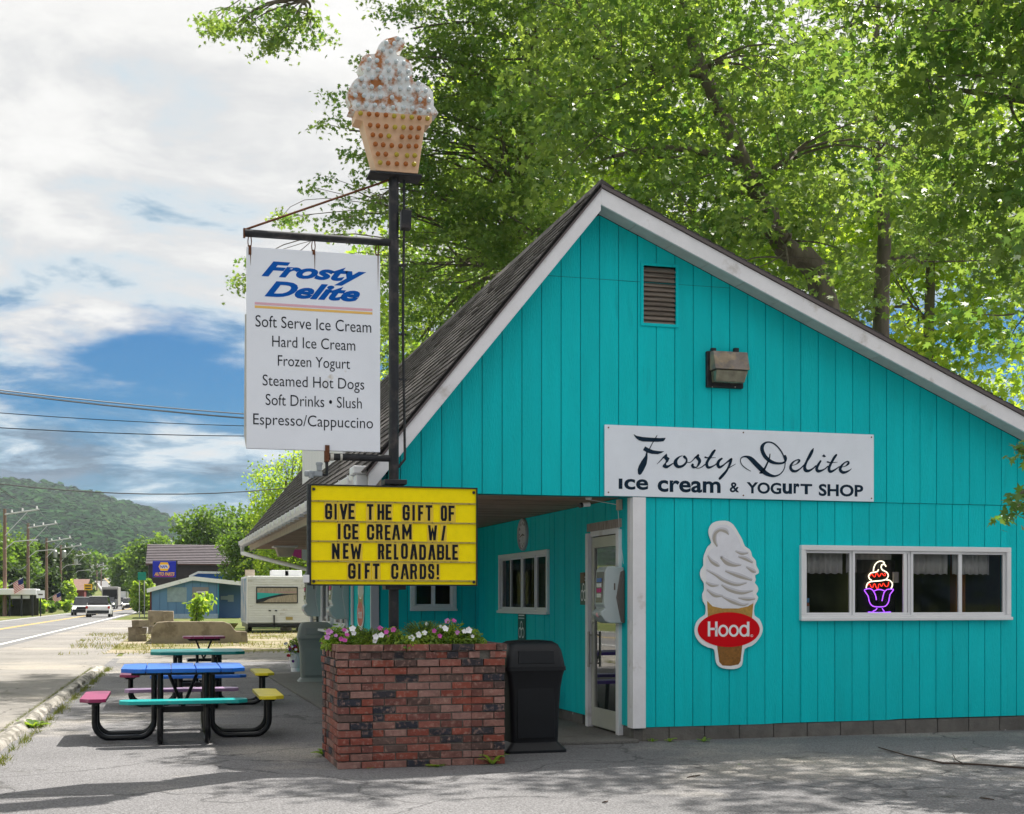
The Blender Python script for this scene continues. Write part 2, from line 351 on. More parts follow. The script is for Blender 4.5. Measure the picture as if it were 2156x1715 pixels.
# ================================================================== THE SHOP
WY = 12.95; WX = 4.91; LX = 3.28; BY = 19.5; RX, RZ = 4.43, 5.65; EX = 2.08; FY = 12.6; FARY = 28.9; REX = 11.6
zl = lambda x: RZ-1.234*(RX-x)
zr = lambda x: RZ-.428*(x-RX)
ztop = lambda x: zl(x) if x < RX else zr(x)
zwall = lambda x: (zl(x)-.20) if x < RX else (zr(x)-.17)
SEAM = 2.545; SOFZ = 2.56
shop = thing('ice_cream_shop', 'turquoise ice cream shop with steep shingle roof, white trim and board siding', 'shop', (6.5, 13, 0))
def MP(plane, c):
    return (lambda u, d, z: (u, c+d, z)) if plane == 'Y' else (lambda u, d, z: (c+d, u, z))
def pbox(mb, plane, c, u0, u1, d0, d1, z0, z1):
    if plane == 'Y': return mb.box(u0, u1, c+d0, c+d1, z0, z1)
    return mb.box(c+d0, c+d1, u0, u1, z0, z1)
def siding(parent, plane, c, u0, u1, zb, zt, holes=(), w=.208, start=None, thick=.013):
    sh = MB(); P = MP(plane, c)
    st = u0 if start is None else start
    k0 = math.floor((u0-st)/w); k = k0
    while st+k*w < u1-.01:
        a, b = max(u0, st+k*w), min(u1, st+(k+1)*w); k += 1
        if b-a < .02: continue
        cuts = sorted({a, b} | {h[i] for h in holes for i in (0, 1) if a+.004 < h[i] < b-.004})
        for a2, b2 in zip(cuts[:-1], cuts[1:]):
            mid = (a2+b2)/2; iv = [(None, None)]
            hs = sorted([h for h in holes if h[0] < mid < h[1]], key=lambda h: h[2]); low = 'B'; segs = []
            for h in hs: segs.append((low, h[2])); low = h[3]
            segs.append((low, 'T'))
            for lo, hi in segs:
                zb_ = (lambda x: zb(x) if callable(zb) else zb) if lo == 'B' else (lambda x, q=lo: q)
                zt_ = (lambda x: zt(x) if callable(zt) else zt) if hi == 'T' else (lambda x, q=hi: q)
                g0 = .0042 if a2 == a else 0; g1 = .0042 if b2 == b else 0; jit = rng.normal(0, .0012)
                if min(zt_(a2)-zb_(a2), zt_(b2)-zb_(b2)) < -0.05 or zt_(mid)-zb_(mid) < .02: continue
                q = lambda x, d, f: P(x, d, f(x))
                aa, bb = a2+g0, b2-g1
                f2 = [P(aa, -thick+jit, zb_(aa)), P(bb, -thick+jit, zb_(bb)), P(bb, -thick+jit, max(zt_(bb), zb_(bb))), P(aa, -thick+jit, max(zt_(aa), zb_(aa)))]
                off = (0, thick-jit, 0) if plane == 'Y' else (thick-jit, 0, 0)
                o = MB().prism(f2, off).build('siding_board', TEAL, parent)
                sh.prism([P(a2, 0, zb_(a2)), P(b2, 0, zb_(b2)), P(b2, 0, max(zt_(b2), zb_(b2))), P(a2, 0, max(zt_(a2), zb_(a2)))], (0, .1, 0) if plane == 'Y' else (.1, 0, 0))
    return sh
def window(parent, plane, c, u0, u1, z0, z1, splits, label=None, fw=.055, name='window', sill=True):
    """outer frame with sub-parts: frame bars, sashes and panes; splits are pane edges between u0 and u1"""
    fr = MB()
    pbox(fr, plane, c, u0, u1, -.045, .06, z1-fw, z1); pbox(fr, plane, c, u0, u1, -.045, .06, z0, z0+fw)
    pbox(fr, plane, c, u0, u0+fw, -.044, .06, z0+fw, z1-fw); pbox(fr, plane, c, u1-fw, u1, -.044, .06, z0+fw, z1-fw)
    if sill: pbox(fr, plane, c, u0-.01, u1+.01, -.065, -.045, z0-.005, z0+.03)
    wnd = fr.build(name, VINYL, parent, bevel=.006, label=label)
    edges = [u0+fw]+list(splits)+[u1-fw]
    for i, (a, b) in enumerate(zip(edges[:-1], edges[1:])):
        s = MB(); sw = .028; dd = -.025 if i % 2 else -.008
        pbox(s, plane, c, a, b, dd, dd+.03, z1-fw-sw, z1-fw); pbox(s, plane, c, a, b, dd, dd+.03, z0+fw, z0+fw+sw)
        pbox(s, plane, c, a, a+sw, dd, dd+.03, z0+fw+sw, z1-fw-sw); pbox(s, plane, c, b-sw, b, dd, dd+.03, z0+fw+sw, z1-fw-sw)
        s.build('sash', VINYL, wnd, bevel=.004)
        g = MB(); pbox(g, plane, c, a+sw, b-sw, dd+.012, dd+.016, z0+fw+sw, z1-fw-sw); g.build('pane', WGLASS, wnd)
    return wnd

# --- front wall
a = onY(1687, 1148, WY-.045); b = onY(2129, 1305, WY-.045); b2 = onY(1687, 1307, WY-.045)
W1 = (a.x, b.x, b2.z, a.z)
va = onY(1353, 560, WY); vb = onY(1421, 684, WY); va2 = onY(1353, 681, WY)
V1 = (va.x, vb.x, va2.z, va.z)
wl = MB().box(WX+.05, REX-.4, WY+.1, WY+.12, .2, .25)
front = wl.build('front_wall', TEALSH, shop)
s1 = siding(front, 'Y', WY, 2.33, REX-.4, SEAM, zwall, [V1], start=RX-.208*10-.104)
base_z = lambda x: .150 if x < 6.45 else (.158 if x < 8.0 else .168)
s2 = siding(front, 'Y', WY+.012, WX, REX-.4, base_z, SEAM-.004, [(W1[0]+.03, W1[1]-.03, W1[2]+.03, W1[3]-.03)], start=RX-.208*10-.104)
MB().add(s1.v, s1.f).add(s2.v, s2.f).build('sheathing', TEALSH, front)
w1 = window(front, 'Y', WY-.006, *W1, [W1[0]+(W1[1]-W1[0])*t for t in (.24, .49, .515, .755)], label='wide four-pane window with white vinyl frame')
zs_ = 4.78; MB().box(RX-(RZ-.26-zs_)/1.234, RX+(RZ-.20-zs_)/.428, WY-.0145, WY-.004, zs_-.0025, zs_+.0025).build('panel_seam', TEALSH, front)
# louvred vent
v = MB().box(V1[0]-.03, V1[1]+.03, WY-.03, WY+.04, V1[2]-.03, V1[2]); v.box(V1[0]-.03, V1[1]+.03, WY-.03, WY+.04, V1[3], V1[3]+.03)
v.box(V1[0]-.03, V1[0], WY-.03, WY+.04, V1[2], V1[3]); v.box(V1[1], V1[1]+.03, WY-.03, WY+.04, V1[2], V1[3])
vent = v.build('gable_vent', TEAL, shop, label='louvred gable vent with weathered wooden slats')
LOUV = mat('weathered_louvre', (.23, .19, .16), .85, var=.3, vscale=4, stretch=(1, 8, 8), bump=.3, rnd=.15)
MB().box(V1[0], V1[1], WY+.05, WY+.06, V1[2], V1[3]).build('vent_back', DARKIN, vent)
nl = 12
for k in range(nl):
    z = V1[2]+(k+.5)*(V1[3]-V1[2])/nl
    MB().prism([(V1[0], WY-.018, z-.028), (V1[0], WY-.010, z-.036), (V1[0], WY+.035, z+.014), (V1[0], WY+.027, z+.022)], (V1[1]-V1[0], 0, 0)).build('louvre', LOUV, vent)

# --- corner trim, beam end, foundation
ct = MB().box(WX-.025, WX+.12, WY-.045, WY+.0, .145, SEAM-.004); ct.box(WX-.03, WX-.001, WY+.0, WY+.10, .145, SEAM-.004)
ct.build('corner_trim', WHITE, shop, bevel=.003)
x = WX
fnd = MB().box(WX+.02, REX-.4, WY+.03, WY+.1, -.2, .17).build('foundation', MORTAR, shop)
k = 0
while x < 10.9:
    z1 = .146+.001*k
    MB().box(x+.004, x+.396, WY+.005, WY+.06, -.05, z1).build('foundation_block', BLOCK, fnd, bevel=.004, seg=1); x += .40; k += 1
y = WY+.07
while y < BY:
    if not (13.25 < y < 14.5):
        MB().box(WX+.005, WX+.06, y+.004, min(y+.396, BY), -.05, .145).build('foundation_block', BLOCK, fnd, bevel=.004, seg=1)
    y += .40
MB().box(WX+.1, WX+.14, WY, BY, -.2, .15).build('foundation_core', MORTAR, fnd)

# --- door wall (faces the street)
dwin = (onX(1153, 1200, WX-.04).y, onX(1050, 1200, WX-.04).y); zt_ = onX(1153, 1157, WX-.04).z; zb_ = onX(1153, 1294, WX-.04).z
ddr = (onX(1302, 1300, WX-.05).y, onX(1232, 1300, WX-.05).y)
DZ = 2.25
side = MB().box(WX+.1, WX+.13, WY+.2, BY, 2.3, 2.5).build('porch_wall', TEALSH, shop)
s3 = siding(side, 'X', WX, WY+.06, BY, .155, SOFZ, [(dwin[0]+.03, dwin[1]-.03, zb_+.03, zt_-.03), (ddr[0]+.03, ddr[1]-.03, .0, DZ-.03)], start=WY)
s3.build('sheathing', TEALSH, side)
window(side, 'X', WX-.006, dwin[0], dwin[1], zb_, zt_, [dwin[0]+(dwin[1]-dwin[0])*t for t in (.25, .5, .52, .76)], label='four-pane sliding window with cream frame')
# door
d = MB().box(WX-.05, WX+.02, ddr[0], ddr[0]+.09, .04, DZ-.02); d.box(WX-.05, WX+.02, ddr[1]-.09, ddr[1], .04, DZ-.02)
d.box(WX-.02, WX+.03, ddr[0]+.09, ddr[1]-.09, DZ-.06, DZ)
door = d.build('door', WHITE, shop, bevel=.004, label='glazed aluminium door in a white frame')
MB().box(WX-.03, WX+.01, ddr[0], ddr[1], DZ, DZ+.09).build('weathered_lintel', mat('bare_weathered_wood', (.36, .31, .28), .9, var=.35, vscale=6, stretch=(1, 6, 1), bump=.4), door)
y0, y1 = ddr[0]+.10, ddr[1]-.10; L_ = MB()
L_.box(WX-.01, WX+.03, y0, y0+.07, .06, DZ-.07); L_.box(WX-.01, WX+.03, y1-.09, y1, .06, DZ-.07); L_.box(WX-.01, WX+.03, y0+.07, y1-.09, .06, .27); L_.box(WX-.01, WX+.03, y0+.07, y1-.09, DZ-.19, DZ-.07)
L_.build('door_leaf', ALU, door, bevel=.004)
MB().box(WX+.008, WX+.012, y0+.07, y1-.09, .27, DZ-.19).build('pane', mat('door_glass', (.02, .028, .026), .02, spec=1.0, alpha=.80, coat=1), door)
h = MB().tube([(WX-.06, y1-.05, 1.12), (WX-.06, y1-.05, .72)], .014, 10); h.tube([(WX-.06, y1-.05, 1.08), (WX, y1-.05, 1.08)], .009, 6); h.tube([(WX-.06, y1-.05, .76), (WX, y1-.05, .76)], .009, 6)
h.build('handle', ALU, door, smooth=True)
MB().lathe([(.016, 0), (.016, .012)], (WX-.022, y1-.05, 1.22), 12, 'X').build('lock', ALU, door)

# --- back wall of the porch and the service side
bw0 = onY(863, 1250, BY); bw1 = onY(960, 1286, BY)
back = MB().box(LX+.2, WX, BY+.1, BY+.13, 2.3, 2.5).build('porch_back_wall', TEALSH, shop)
s4 = siding(back, 'Y', BY, LX+.02, WX-.01, .15, SOFZ, [(bw0.x+.03, bw1.x-.03, bw1.z+.03, 2.0)], start=LX-.1)
s4.build('sheathing', TEALSH, back)
window(back, 'Y', BY-.006, bw0.x, bw1.x, bw1.z-.0, 2.03, [(bw0.x+bw1.x)/2], label='white framed sash window beside the sign pole', fw=.07)
MB().box(LX-.03, LX+.09, BY-.04, BY+.02, .1, SOFZ).build('corner_trim', mat('grey_trim', (.50, .50, .56), .5, var=.05), shop, bevel=.003)
GTR = MATS['grey_trim']
serv = MB().box(LX+.1, LX+.13, BY+.2, 26.1, 2.3, 2.5).build('service_wall', TEALSH, shop)
SW = [(21.95, 23.3), (23.75, 25.1)]
s5 = siding(serv, 'X', LX, BY+.02, 26.1, .13, SOFZ, [(p+.03, q-.03, 1.03, 2.02) for p, q in SW], start=BY)
s5.build('sheathing', TEALSH, serv)
for p, q in SW: window(serv, 'X', LX-.006, p, q, 1.0, 2.05, [(p+q)/2], label='white service window in the street wall')
MB().box(LX-.32, LX-.02, 21.7, 25.4, .93, .97).build('service_counter', WHITEC, shop, bevel=.005)
for yy in (21.2, 21.75, 23.5, 25.25): MB().box(LX-.04, LX-.019, yy, yy+.18, .1, SOFZ).build('wall_trim', GTR, shop)
# far corner pier of painted brick
pier = MB().box(LX-.05, LX+.05, 25.65, 26.1, 0, SOFZ).build('brick_pier', MORTAR, shop)
bm_ = MB().box(-.0, .06, -.105, .105, -.028, .028).mesh('brick', mat('cream_brick', (.52, .47, .40), .8, rnd=.2, var=.1))
for r in range(37):
    for k in (0, 1): link('brick', bm_, pier, (LX-.065, 25.76+k*.22+(.0 if r % 2 else .02), .04+r*.068))
# walls round the rest of the building
MB().box(REX-.5, REX-.4, WY+.1, FARY-2.8, 0, 2.9).build('side_wall', TEAL, shop)
MB().box(LX, REX-.4, FARY-2.9, FARY-2.8, 0, 5).build('rear_wall', TEAL, shop)
# dark rooms
DR = MB(); DR.box(WX+.15, REX-.5, WY+4.2, WY+4.25, 0, 2.6); DR.box(WX+.15, REX-.5, WY+.2, WY+4.2, 0, .05); DR.box(WX+.12, REX-.5, WY+.2, 26, 2.62, 2.66); DR.box(REX-.6, REX-.55, WY+.2, WY+4.2, 0, 2.6)
DR.box(LX+.15, REX-.5, BY+3, BY+3.05, 0, 2.6); DR.box(WX+2.6, WX+2.65, WY+.2, BY+3, 0, 2.6)
DR.build('interior_partition', mat('olive_interior', (.22, .23, .07), .9, var=.2), shop)
MB().box(8.98, 9.10, WY+.35, WY+.47, 0, 2.6).build('interior_post', mat('orange_wood', (.32, .12, .015), .6), shop)

# --- roof
def slant(mb, xa, xb, f, dz, y0, y1):
    mb.prism([(xa, y0, f(xa)), (xb, y0, f(xb)), (xb, y0, f(xb)-dz), (xa, y0, f(xa)-dz)], (0, y1-y0, 0)); return mb
roof = slant(MB(), EX, RX, zl, .07, FY+.03, FARY); slant(roof, RX, REX, zr, .05, FY+.03, FARY)
roof = roof.build('roof', mat('roof_felt', (.04, .038, .038), .9), shop)
def fascia(xa, xb, f, top, wdt, lab):
    mb = MB().prism([(xa, FY, f(xa)-top), (xb, FY, f(xb)-top), (xb, FY, f(xb)-top-wdt), (xa, FY, f(xa)-top-wdt)], (0, .03, 0))
    return mb.build('rake_fascia', WHITE, roof, bevel=.003, label=lab)
fascia(EX, RX, zl, .055, .21, None); fascia(RX, REX, zr, .04, .165, None)
slant(MB(), EX-.02, RX, lambda x: zl(x)-.035, .03, FY-.02, FY+.01).build('drip_edge', mat('drip_edge', (.12, .10, .10), .5), roof)
slant(MB(), RX, REX, lambda x: zr(x)+.0, .035, FY-.02, FY+.01).build('drip_edge', MATS['drip_edge'], roof)
# soffit panels under the right rake
xx = RX+.02
while xx < REX-.5:
    x2 = xx+.40; f = lambda x: zr(x)-.165
    MB().prism([(xx+.003, FY+.03, f(xx+.003)), (x2-.003, FY+.03, f(x2-.003)), (x2-.003, WY-.02, f(x2-.003)), (xx+.003, WY-.02, f(xx+.003))], (0, 0, .012)).build('soffit_panel', SOFW, roof); xx = x2
f = lambda x: zl(x)-.24
MB().prism([(EX+.1, FY+.03, f(EX+.1)), (RX, FY+.03, f(RX)), (RX, WY-.02, f(RX)), (EX+.1, WY-.02, f(EX+.1))], (0, 0, .012)).build('soffit_panel', SOFW, roof)
# shingles: single pieces on the near part of the steep slope, the rest joined
ang = math.atan(1.234); ca, sa = math.cos(ang), math.sin(ang); slope = (RX-EX)/ca
exp_ = .145; nrow = int(slope/exp_)+1
def shingle(mb, y, wdt, k, lift):
    s0 = k*exp_-.02; s1 = s0+exp_+.05
    def P(s_, y_, n_): return (EX-.03+s_*ca-n_*sa, y_, zl(EX-.03)+s_*sa+n_*ca)
    t0 = .020+lift; t1 = .006
    mb.add([P(s0, y, t0), P(s0, y+wdt, t0), P(s1, y+wdt, t1), P(s1, y, t1), P(s0, y, .004), P(s0, y+wdt, .004)], [(0, 3, 2, 1), (0, 1, 5, 4), (0, 4, 3), (1, 2, 5)])
rest = MB()
for k in range(nrow):
    y = FY-.01-rng.uniform(0, .12); first = True
    while y < FARY:
        wdt = rng.choice([.19, .26, .31, .31]); a_ = max(y, FY-.02); b_ = min(y+wdt-.006, FARY)
        if b_-a_ > .02:
            if a_ < FY+2.9: m_ = MB(); shingle(m_, a_, b_-a_, k, abs(rng.normal(0, .004))); m_.build('shingle', SHING, roof)
            else: shingle(rest, a_, b_-a_, k, abs(rng.normal(0, .005)))
        y += wdt
rest.build('shingles', SHING, roof, kind='stuff')
rr = MB(); kk = 0; s_ = 0; lenr = (REX-RX)/math.cos(math.atan(.428))
while s_ < lenr-.05:
    x0_ = REX+.02-s_*math.cos(math.atan(.428)); x1_ = max(x0_-.18, RX)
    rr.add([(x0_, FY-.02, zr(x0_)+.022), (x0_, FARY, zr(x0_)+.022), (x1_, FARY, zr(x1_)+.005), (x1_, FY-.02, zr(x1_)+.005), (x0_, FY-.02, zr(x0_)), (x0_, FARY, zr(x0_))], [(0, 1, 2, 3), (0, 4, 5, 1), (0, 3, 4)]); s_ += .145
rr.build('shingle_courses', SHING, roof, kind='stuff')
y = FY-.02
while y < FARY:
    MB().prism([(RX-.10, y, zl(RX-.10)+.012), (RX, y, RZ+.045), (RX+.14, y, zr(RX+.14)+.025), (RX, y, RZ+.0)], (0, .296, 0)).build('ridge_shingle', SHING, roof); y += .30
# porch ceiling planks
xl = EX+.16; y = WY+.11
while y < FARY-.02:
    xr_ = WX-.03 if y < BY-.1 else LX-.03
    if y > 26.2: xr_ = WX
    MB().box(xl, xr_, y+.002, min(y+.118, FARY), SOFZ+rng.uniform(0, .004), SOFZ+.02).build('soffit_plank', WOODC, roof); y += .12
MB().box(xl, WX, WY+.1, FARY, SOFZ+.03, SOFZ+.04).build('ceiling_deck', DARKIN, roof)
MB().box(xl-.02, WX-.035, WY+.02, WY+.10, SOFZ-.02, SOFZ+.15).build('porch_beam', TEALSH, roof)
# eave boards, bed moulding and gutter
CRM = mat('cream_wood', (.55, .46, .38), .7, var=.15, vscale=6, bump=.2)
MB().box(EX+.13, EX+.16, FY+.2, FARY, SOFZ-.03, SOFZ+.13).build('eave_board', CRM, roof)
MB().box(EX+.02, EX+.13, FY+.2, FARY, SOFZ+.07, SOFZ+.085).build('eave_soffit', CRM, roof)
GZ = 2.66
gp = [(EX-.10, GZ+.055), (EX-.105, GZ+.045), (EX-.095, GZ), (EX-.06, GZ-.045), (EX-.0, GZ-.05), (EX+.02, GZ-.03), (EX+.02, GZ+.05), (EX+.012, GZ+.05), (EX+.01, GZ-.02), (EX-.055, GZ-.035), (EX-.085, GZ+.0), (EX-.095, GZ+.05)]
gut = MB().prism([(p[0], FY+.35, p[1]) for p in gp], (0, FARY-FY-.30, 0)).build('gutter', VINYL, roof, label='white half-round gutter with clips along the street eave')
y = FY+.6
while y < FARY:
    g = MB().box(EX-.108, EX+.02, y, y+.035, GZ+.055, GZ+.063); g.box(EX-.113, EX-.100, y, y+.035, GZ-.03, GZ+.063); g.box(EX-.10, EX+.02, y+.02, y+.035, GZ-.065, GZ-.05); g.build('gutter_clip', VINYL, gut); y += .6
gs = MB().box(EX-.13, EX+.05, FY+.10, FY+.36, GZ+.03, GZ+.11); gs.box(EX-.10, EX+.02, FY+.12, FY+.30, GZ-.22, GZ+.03)
gs.build('downspout_outlet', VINYL, gut, bevel=.012)
p0 = Vector((EX-.03, FARY-.05, GZ-.05)); p1 = Vector((LX-.08, 26.2, 2.05))
dsp = MB().tube([p0, p0-Vector((0, 0, .14)), p1, Vector((LX-.08, 26.2, .2))], .045, 8); dsp.build('downspout', VINYL, gut)

# ================================================================== POLE SIGNS
PY = 12.05
# --- the pole itself
pc = onY(829, 700, PY).x; pole_top = onY(832, 376, PY).z
pole = thing('sign_pole', 'tall black steel pole rising from the brick flower planter', 'pole', (pc, PY, .9))
MB().tube([(pc, PY, .7), (pc, PY, pole_top)], .047, 16).build('post', BLACKM, pole, smooth=True)
a = onY(515, 491, PY); b = onY(829, 510, PY)
MB().tube([(a.x, PY, a.z), (pc, PY, (a.z+b.z)/2+.0)], .034, 12).build('upper_arm', BLACKM, pole, smooth=True)
az = (a.z+b.z)/2
MB().box(a.x-.012, a.x+.006, PY-.02, PY+.02, az-.05, az+.03).build('arm_bracket', RUST, pole)
bt = onY(818, 380, PY)
MB().tube([(a.x, PY, az+.02), (bt.x, PY, bt.z)], .010, 6).build('stay_rod', RUST, pole)
la = onY(688, 962, PY)
MB().tube([(la.x, PY, la.z), (pc, PY, la.z)], .032, 12).build('lower_arm', BLACKM, pole, smooth=True)
MB().tube([(la.x+.03, PY, la.z), (la.x+.06, PY, la.z)], .037, 12).build('hose_clamp', ALU, pole); MB().tube([(la.x+.12, PY, la.z), (la.x+.14, PY, la.z)], .037, 12).build('hose_clamp', ALU, pole)
MB().box(la.x-.02, la.x+.02, PY-.045, PY+.045, la.z-.05, la.z+.10).build('clamp_plate', RUST, pole, bevel=.004)
fb = onY(690, 1000, PY)
m = MB().tube([(la.x, PY, la.z-.02), (la.x, PY, fb.z), (la.x-.10, PY, fb.z)], .016, 8); m.build('lamp_bracket', BLACKM, pole)
for k, (px_, py_, h_) in enumerate(((672, 975, .07), (655, 993, .06))):
    p = onY(px_, py_, PY-.02)
    MB().lathe([(.022, -h_), (.026, -h_*.3), (.031, -h_*.28), (.031, 0), (.024, .005)], p, 14).build('flood_lamp', mat('grey_cast', (.30, .33, .36), .5), pole, smooth=True)
MB().box(onY(655, 990, PY).x-.06, onY(655, 990, PY).x+.10, PY-.03, PY+.03, fb.z-.02, fb.z+.03).build('lamp_housing', MATS['grey_cast'], pole, bevel=.01)
# conduit and box
cx_ = onY(851, 500, PY-.02).x
ct = MB().tube([(cx_, PY-.01, onY(851, 380, PY).z), (cx_, PY-.01, onY(851, 470, PY).z), (cx_-.01, PY-.01, onY(849, 700, PY).z), (cx_+.008, PY-.01, onY(855, 950, PY).z), (cx_+.008, PY-.01, onY(855, 968, PY).z), (pc+.04, PY-.01, onY(845, 985, PY).z)], .012, 8)
ct.build('conduit', BLACKM, pole, smooth=True)
p = onY(855, 463, PY-.05); MB().box(p.x-.045, p.x+.045, PY-.08, PY+.03, p.z-.085, p.z+.085).build('junction_box', BLACKM, pole, bevel=.006)
for py_ in (560, 705, 800): q = onY(850, py_, PY); MB().box(pc+.03, cx_+.02, PY-.02, PY+.01, q.z-.008, q.z+.008).build('conduit_strap', BLACKM, pole)
for py_, w_ in ((1017, .115), (1237, .105)):
    q = onY(829, py_, PY); MB().box(pc-w_*.9, pc+w_*.9, PY-.11, PY+.08, q.z-.022, q.z+.022).build('mounting_plate', BLACKM, pole, bevel=.004)
for py_ in (380,):
    p = onY(783, 372, PY-.1); q = onY(887, 372, PY-.1)
    MB().box(p.x-.02, q.x+.01, PY-.12, PY+.12, pole_top-.0, pole_top+.018).build('base_plate', BLACKM, pole, bevel=.003)

# --- the light-bulb cone on top
c6 = crop(950, 80, 3.43); CF = PY-.10
P6 = lambda x, y, Y=CF: onY(*c6(x, y), Y)
cone = thing('bulb_cone_sign', 'rusty ice cream cone sign studded with light bulbs on top of the tall pole', 'sign', (pc, PY, pole_top+.02))
cream = [(520, 265), (545, 190), (600, 130), (680, 105), (740, 90), (800, 130), (805, 180), (780, 225), (725, 250), (735, 280), (800, 305), (860, 350), (885, 420), (890, 540), (960, 550), (1030, 590), (1080, 640), (1095, 700), (1100, 790), (1085, 888), (318, 842), (290, 790), (250, 700), (245, 640), (290, 550), (350, 500), (400, 470), (365, 400), (370, 330), (420, 275)]
def smooth_poly(pts, sub=3):
    n = len(pts); o = []
    for i in range(n):
        p0, p1, p2, p3 = [np.array(pts[(i+k-1) % n], float) for k in range(4)]
        for k in range(sub):
            t = k/sub; o.append(tuple(.5*((2*p1)+(-p0+p2)*t+(2*p0-5*p1+4*p2-p3)*t*t+(-p0+3*p1-3*p2+p3)*t**3)))
    return o
RUSTW = mat('rusted_white_enamel', (.76, .77, .78), .45, var=.08, col2=(.40, .15, .045), fac2=(.475, .60), s2=8.5, bump=.15, bscale=30, detail=8)
MB().prism([P6(x, y) for x, y in smooth_poly(cream)], (0, .19, 0)).build('ice_cream_cabinet', RUSTW, cone)
conep = [(310, 840), (1085, 890), (1082, 955), (1050, 985), (1012, 988), (942, 1472), (520, 1440), (385, 945), (312, 925)]
MB().prism([P6(x, y, CF-.012) for x, y in conep], (0, .205, 0)).build('cone_cabinet', mat('peach_enamel', (.68, .44, .28), .45, var=.06, vscale=5, col2=(.50, .24, .10), fac2=(.68, .78), s2=4), cone, bevel=.004)
wb = [(625, 150), (708, 160), (748, 110), (592, 222), (672, 235), (457, 318), (532, 330), (633, 338), (725, 342), (803, 355), (447, 415), (540, 425), (652, 427), (758, 437), (847, 438), (378, 515), (485, 505), (572, 503), (662, 510), (757, 513), (838, 515), (950, 555), (318, 585), (402, 590), (480, 595), (563, 603), (668, 610), (768, 612), (853, 612), (940, 625), (1023, 632), (315, 680), (402, 683), (483, 690), (568, 695), (683, 702), (805, 710), (883, 722), (967, 725), (1055, 730), (343, 778), (425, 780), (512, 780), (598, 797), (695, 802), (798, 805), (888, 812), (970, 830), (1052, 832)]
ab = 'Y366,862 A452,870 A533,875 A622,880 Y705,890 Y793,898 Y881,903 A958,910 Y1040,915 A463,982 A542,988 A625,995 Y712,1003 Y799,1005 A875,1010 A954,1013 A490,1080 A570,1087 Y652,1092 A783,1100 A864,1100 A938,1103 A516,1173 A594,1180 A680,1187 A768,1192 A851,1193 A926,1193 A542,1272 A620,1275 Y729,1278 Y835,1287 Y911,1287 Y564,1358 A644,1365 A732,1372 A821,1372 Y904,1375'.split()
SOCK = mat('bulb_socket', (.16, .12, .10), .7)
def bulb_mesh(m, r):
    mb = MB(); pr = [(r*.5, 0.0), (r*.55, -.015)]+[(r*math.cos(t), -.035-r*.9*math.sin(t)) for t in [i*math.pi/12 for i in range(-3, 6)]]+[(.001, -.035-r*.9)]
    mb.lathe(pr, n=12, ax='Y'); me = mb.mesh('light_bulb', m, smooth=True); me.materials.append(SOCK)
    for p_ in me.polygons:
        if p_.center.y > -r*.75: p_.material_index = 1
    return me
BW = bulb_mesh(mat('white_bulb', (.52, .58, .62), .12), .0215); BA = bulb_mesh(mat('amber_bulb', (.42, .12, .015), .15, trans=.2), .0225); BYL = bulb_mesh(mat('olive_bulb', (.40, .31, .03), .25), .0225)
for x, y in wb: p = P6(x, y, CF-.045); link('light_bulb', BW, cone, (p.x, CF, p.z))
for s in ab:
    x, y = map(int, s[1:].split(',')); p = P6(x, y, CF-.055); o = link('light_bulb', BA if s[0] == 'A' else BYL, cone, (p.x, CF-.012, p.z))

# --- hanging menu sign
c2 = crop(650, 700, 2.286); HYf = PY-.03
P2 = lambda x, y: onY(*c2(x, y), HYf)
tl, br = P2(165, 52), P2(1060, 1418); x0, x1 = tl.x, br.x; z1 = P2(165, 52).z; z0 = P2(158, 1403).z
menu = thing('hanging_menu_sign', 'tall white hanging menu sign with blue script and black menu lines', 'sign', ((x0+x1)/2, PY, z1))
SGM = mat('menu_panel', (.79, .82, .90), .42, var=.03, vscale=2, col2=(.50, .42, .30), fac2=(.70, .78), s2=2.5)
MB().box(x0, x1, HYf, HYf+.05, z0, z1).build('panel', SGM, menu, bevel=.003)
MB().prism([(x0-.012, HYf+.015, z1-.6), (x0, HYf+.015, z1-.6), (x0, HYf+.015, z0), (x0-.02, HYf+.015, z0+.12)], (0, .02, 0)).build('bent_edge_trim', ALU, menu)
txt = [('Soft Serve Ice Cream', 225, 1000, 512, 588), ('Hard Ice Cream', 337, 893, 650, 722), ('Frozen Yogurt', 375, 858, 780, 850), ('Steamed Hot Dogs', 273, 953, 910, 982), ('Soft Drinks \u2022 Slush', 293, 937, 1040, 1113), ('Espresso/Cappuccino', 210, 1012, 1170, 1243)]
for body, a_, b_, t_, q_ in txt:
    text('lettering', body, LETTER, menu, P2(a_, q_).x, P2(b_, q_).x, P2(a_, q_).z, P2(a_, t_).z, HYf, offset=-.004)
for body, a_, b_, t_, q_ in (('Frosty', 265, 967, 147, 250), ('Delite', 285, 925, 280, 386)):
    text('lettering', body, LOGOB, menu, P2(a_, q_).x, P2(b_, q_).x, P2(a_, q_).z, P2(a_, t_).z, HYf, shear=.42, offset=.040)
for y_, c_, nm in ((432, (.72, .42, .50), 'pink_stripe'), (455, (.80, .50, .14), 'orange_stripe')):
    p, q = P2(220, y_-8), P2(1008, y_+7+40); p2 = P2(220, y_+8)
    MB().box(p.x, q.x, HYf-.002, HYf, p2.z, p.z).build(nm, mat(nm, c_, .5), menu)
m = MB()
for x_, l_ in ((622, 150), (1046, 260), (192, 90)):
    p, q = P2(x_-4, 95), P2(x_+4, 95+l_); m.prism([(p.x, HYf-.0015, p.z), (q.x, HYf-.0015, p.z), ((p.x+q.x)/2, HYf-.0015, q.z)], (0, .001, 0))
m.build('rust_streaks', RUST, menu)
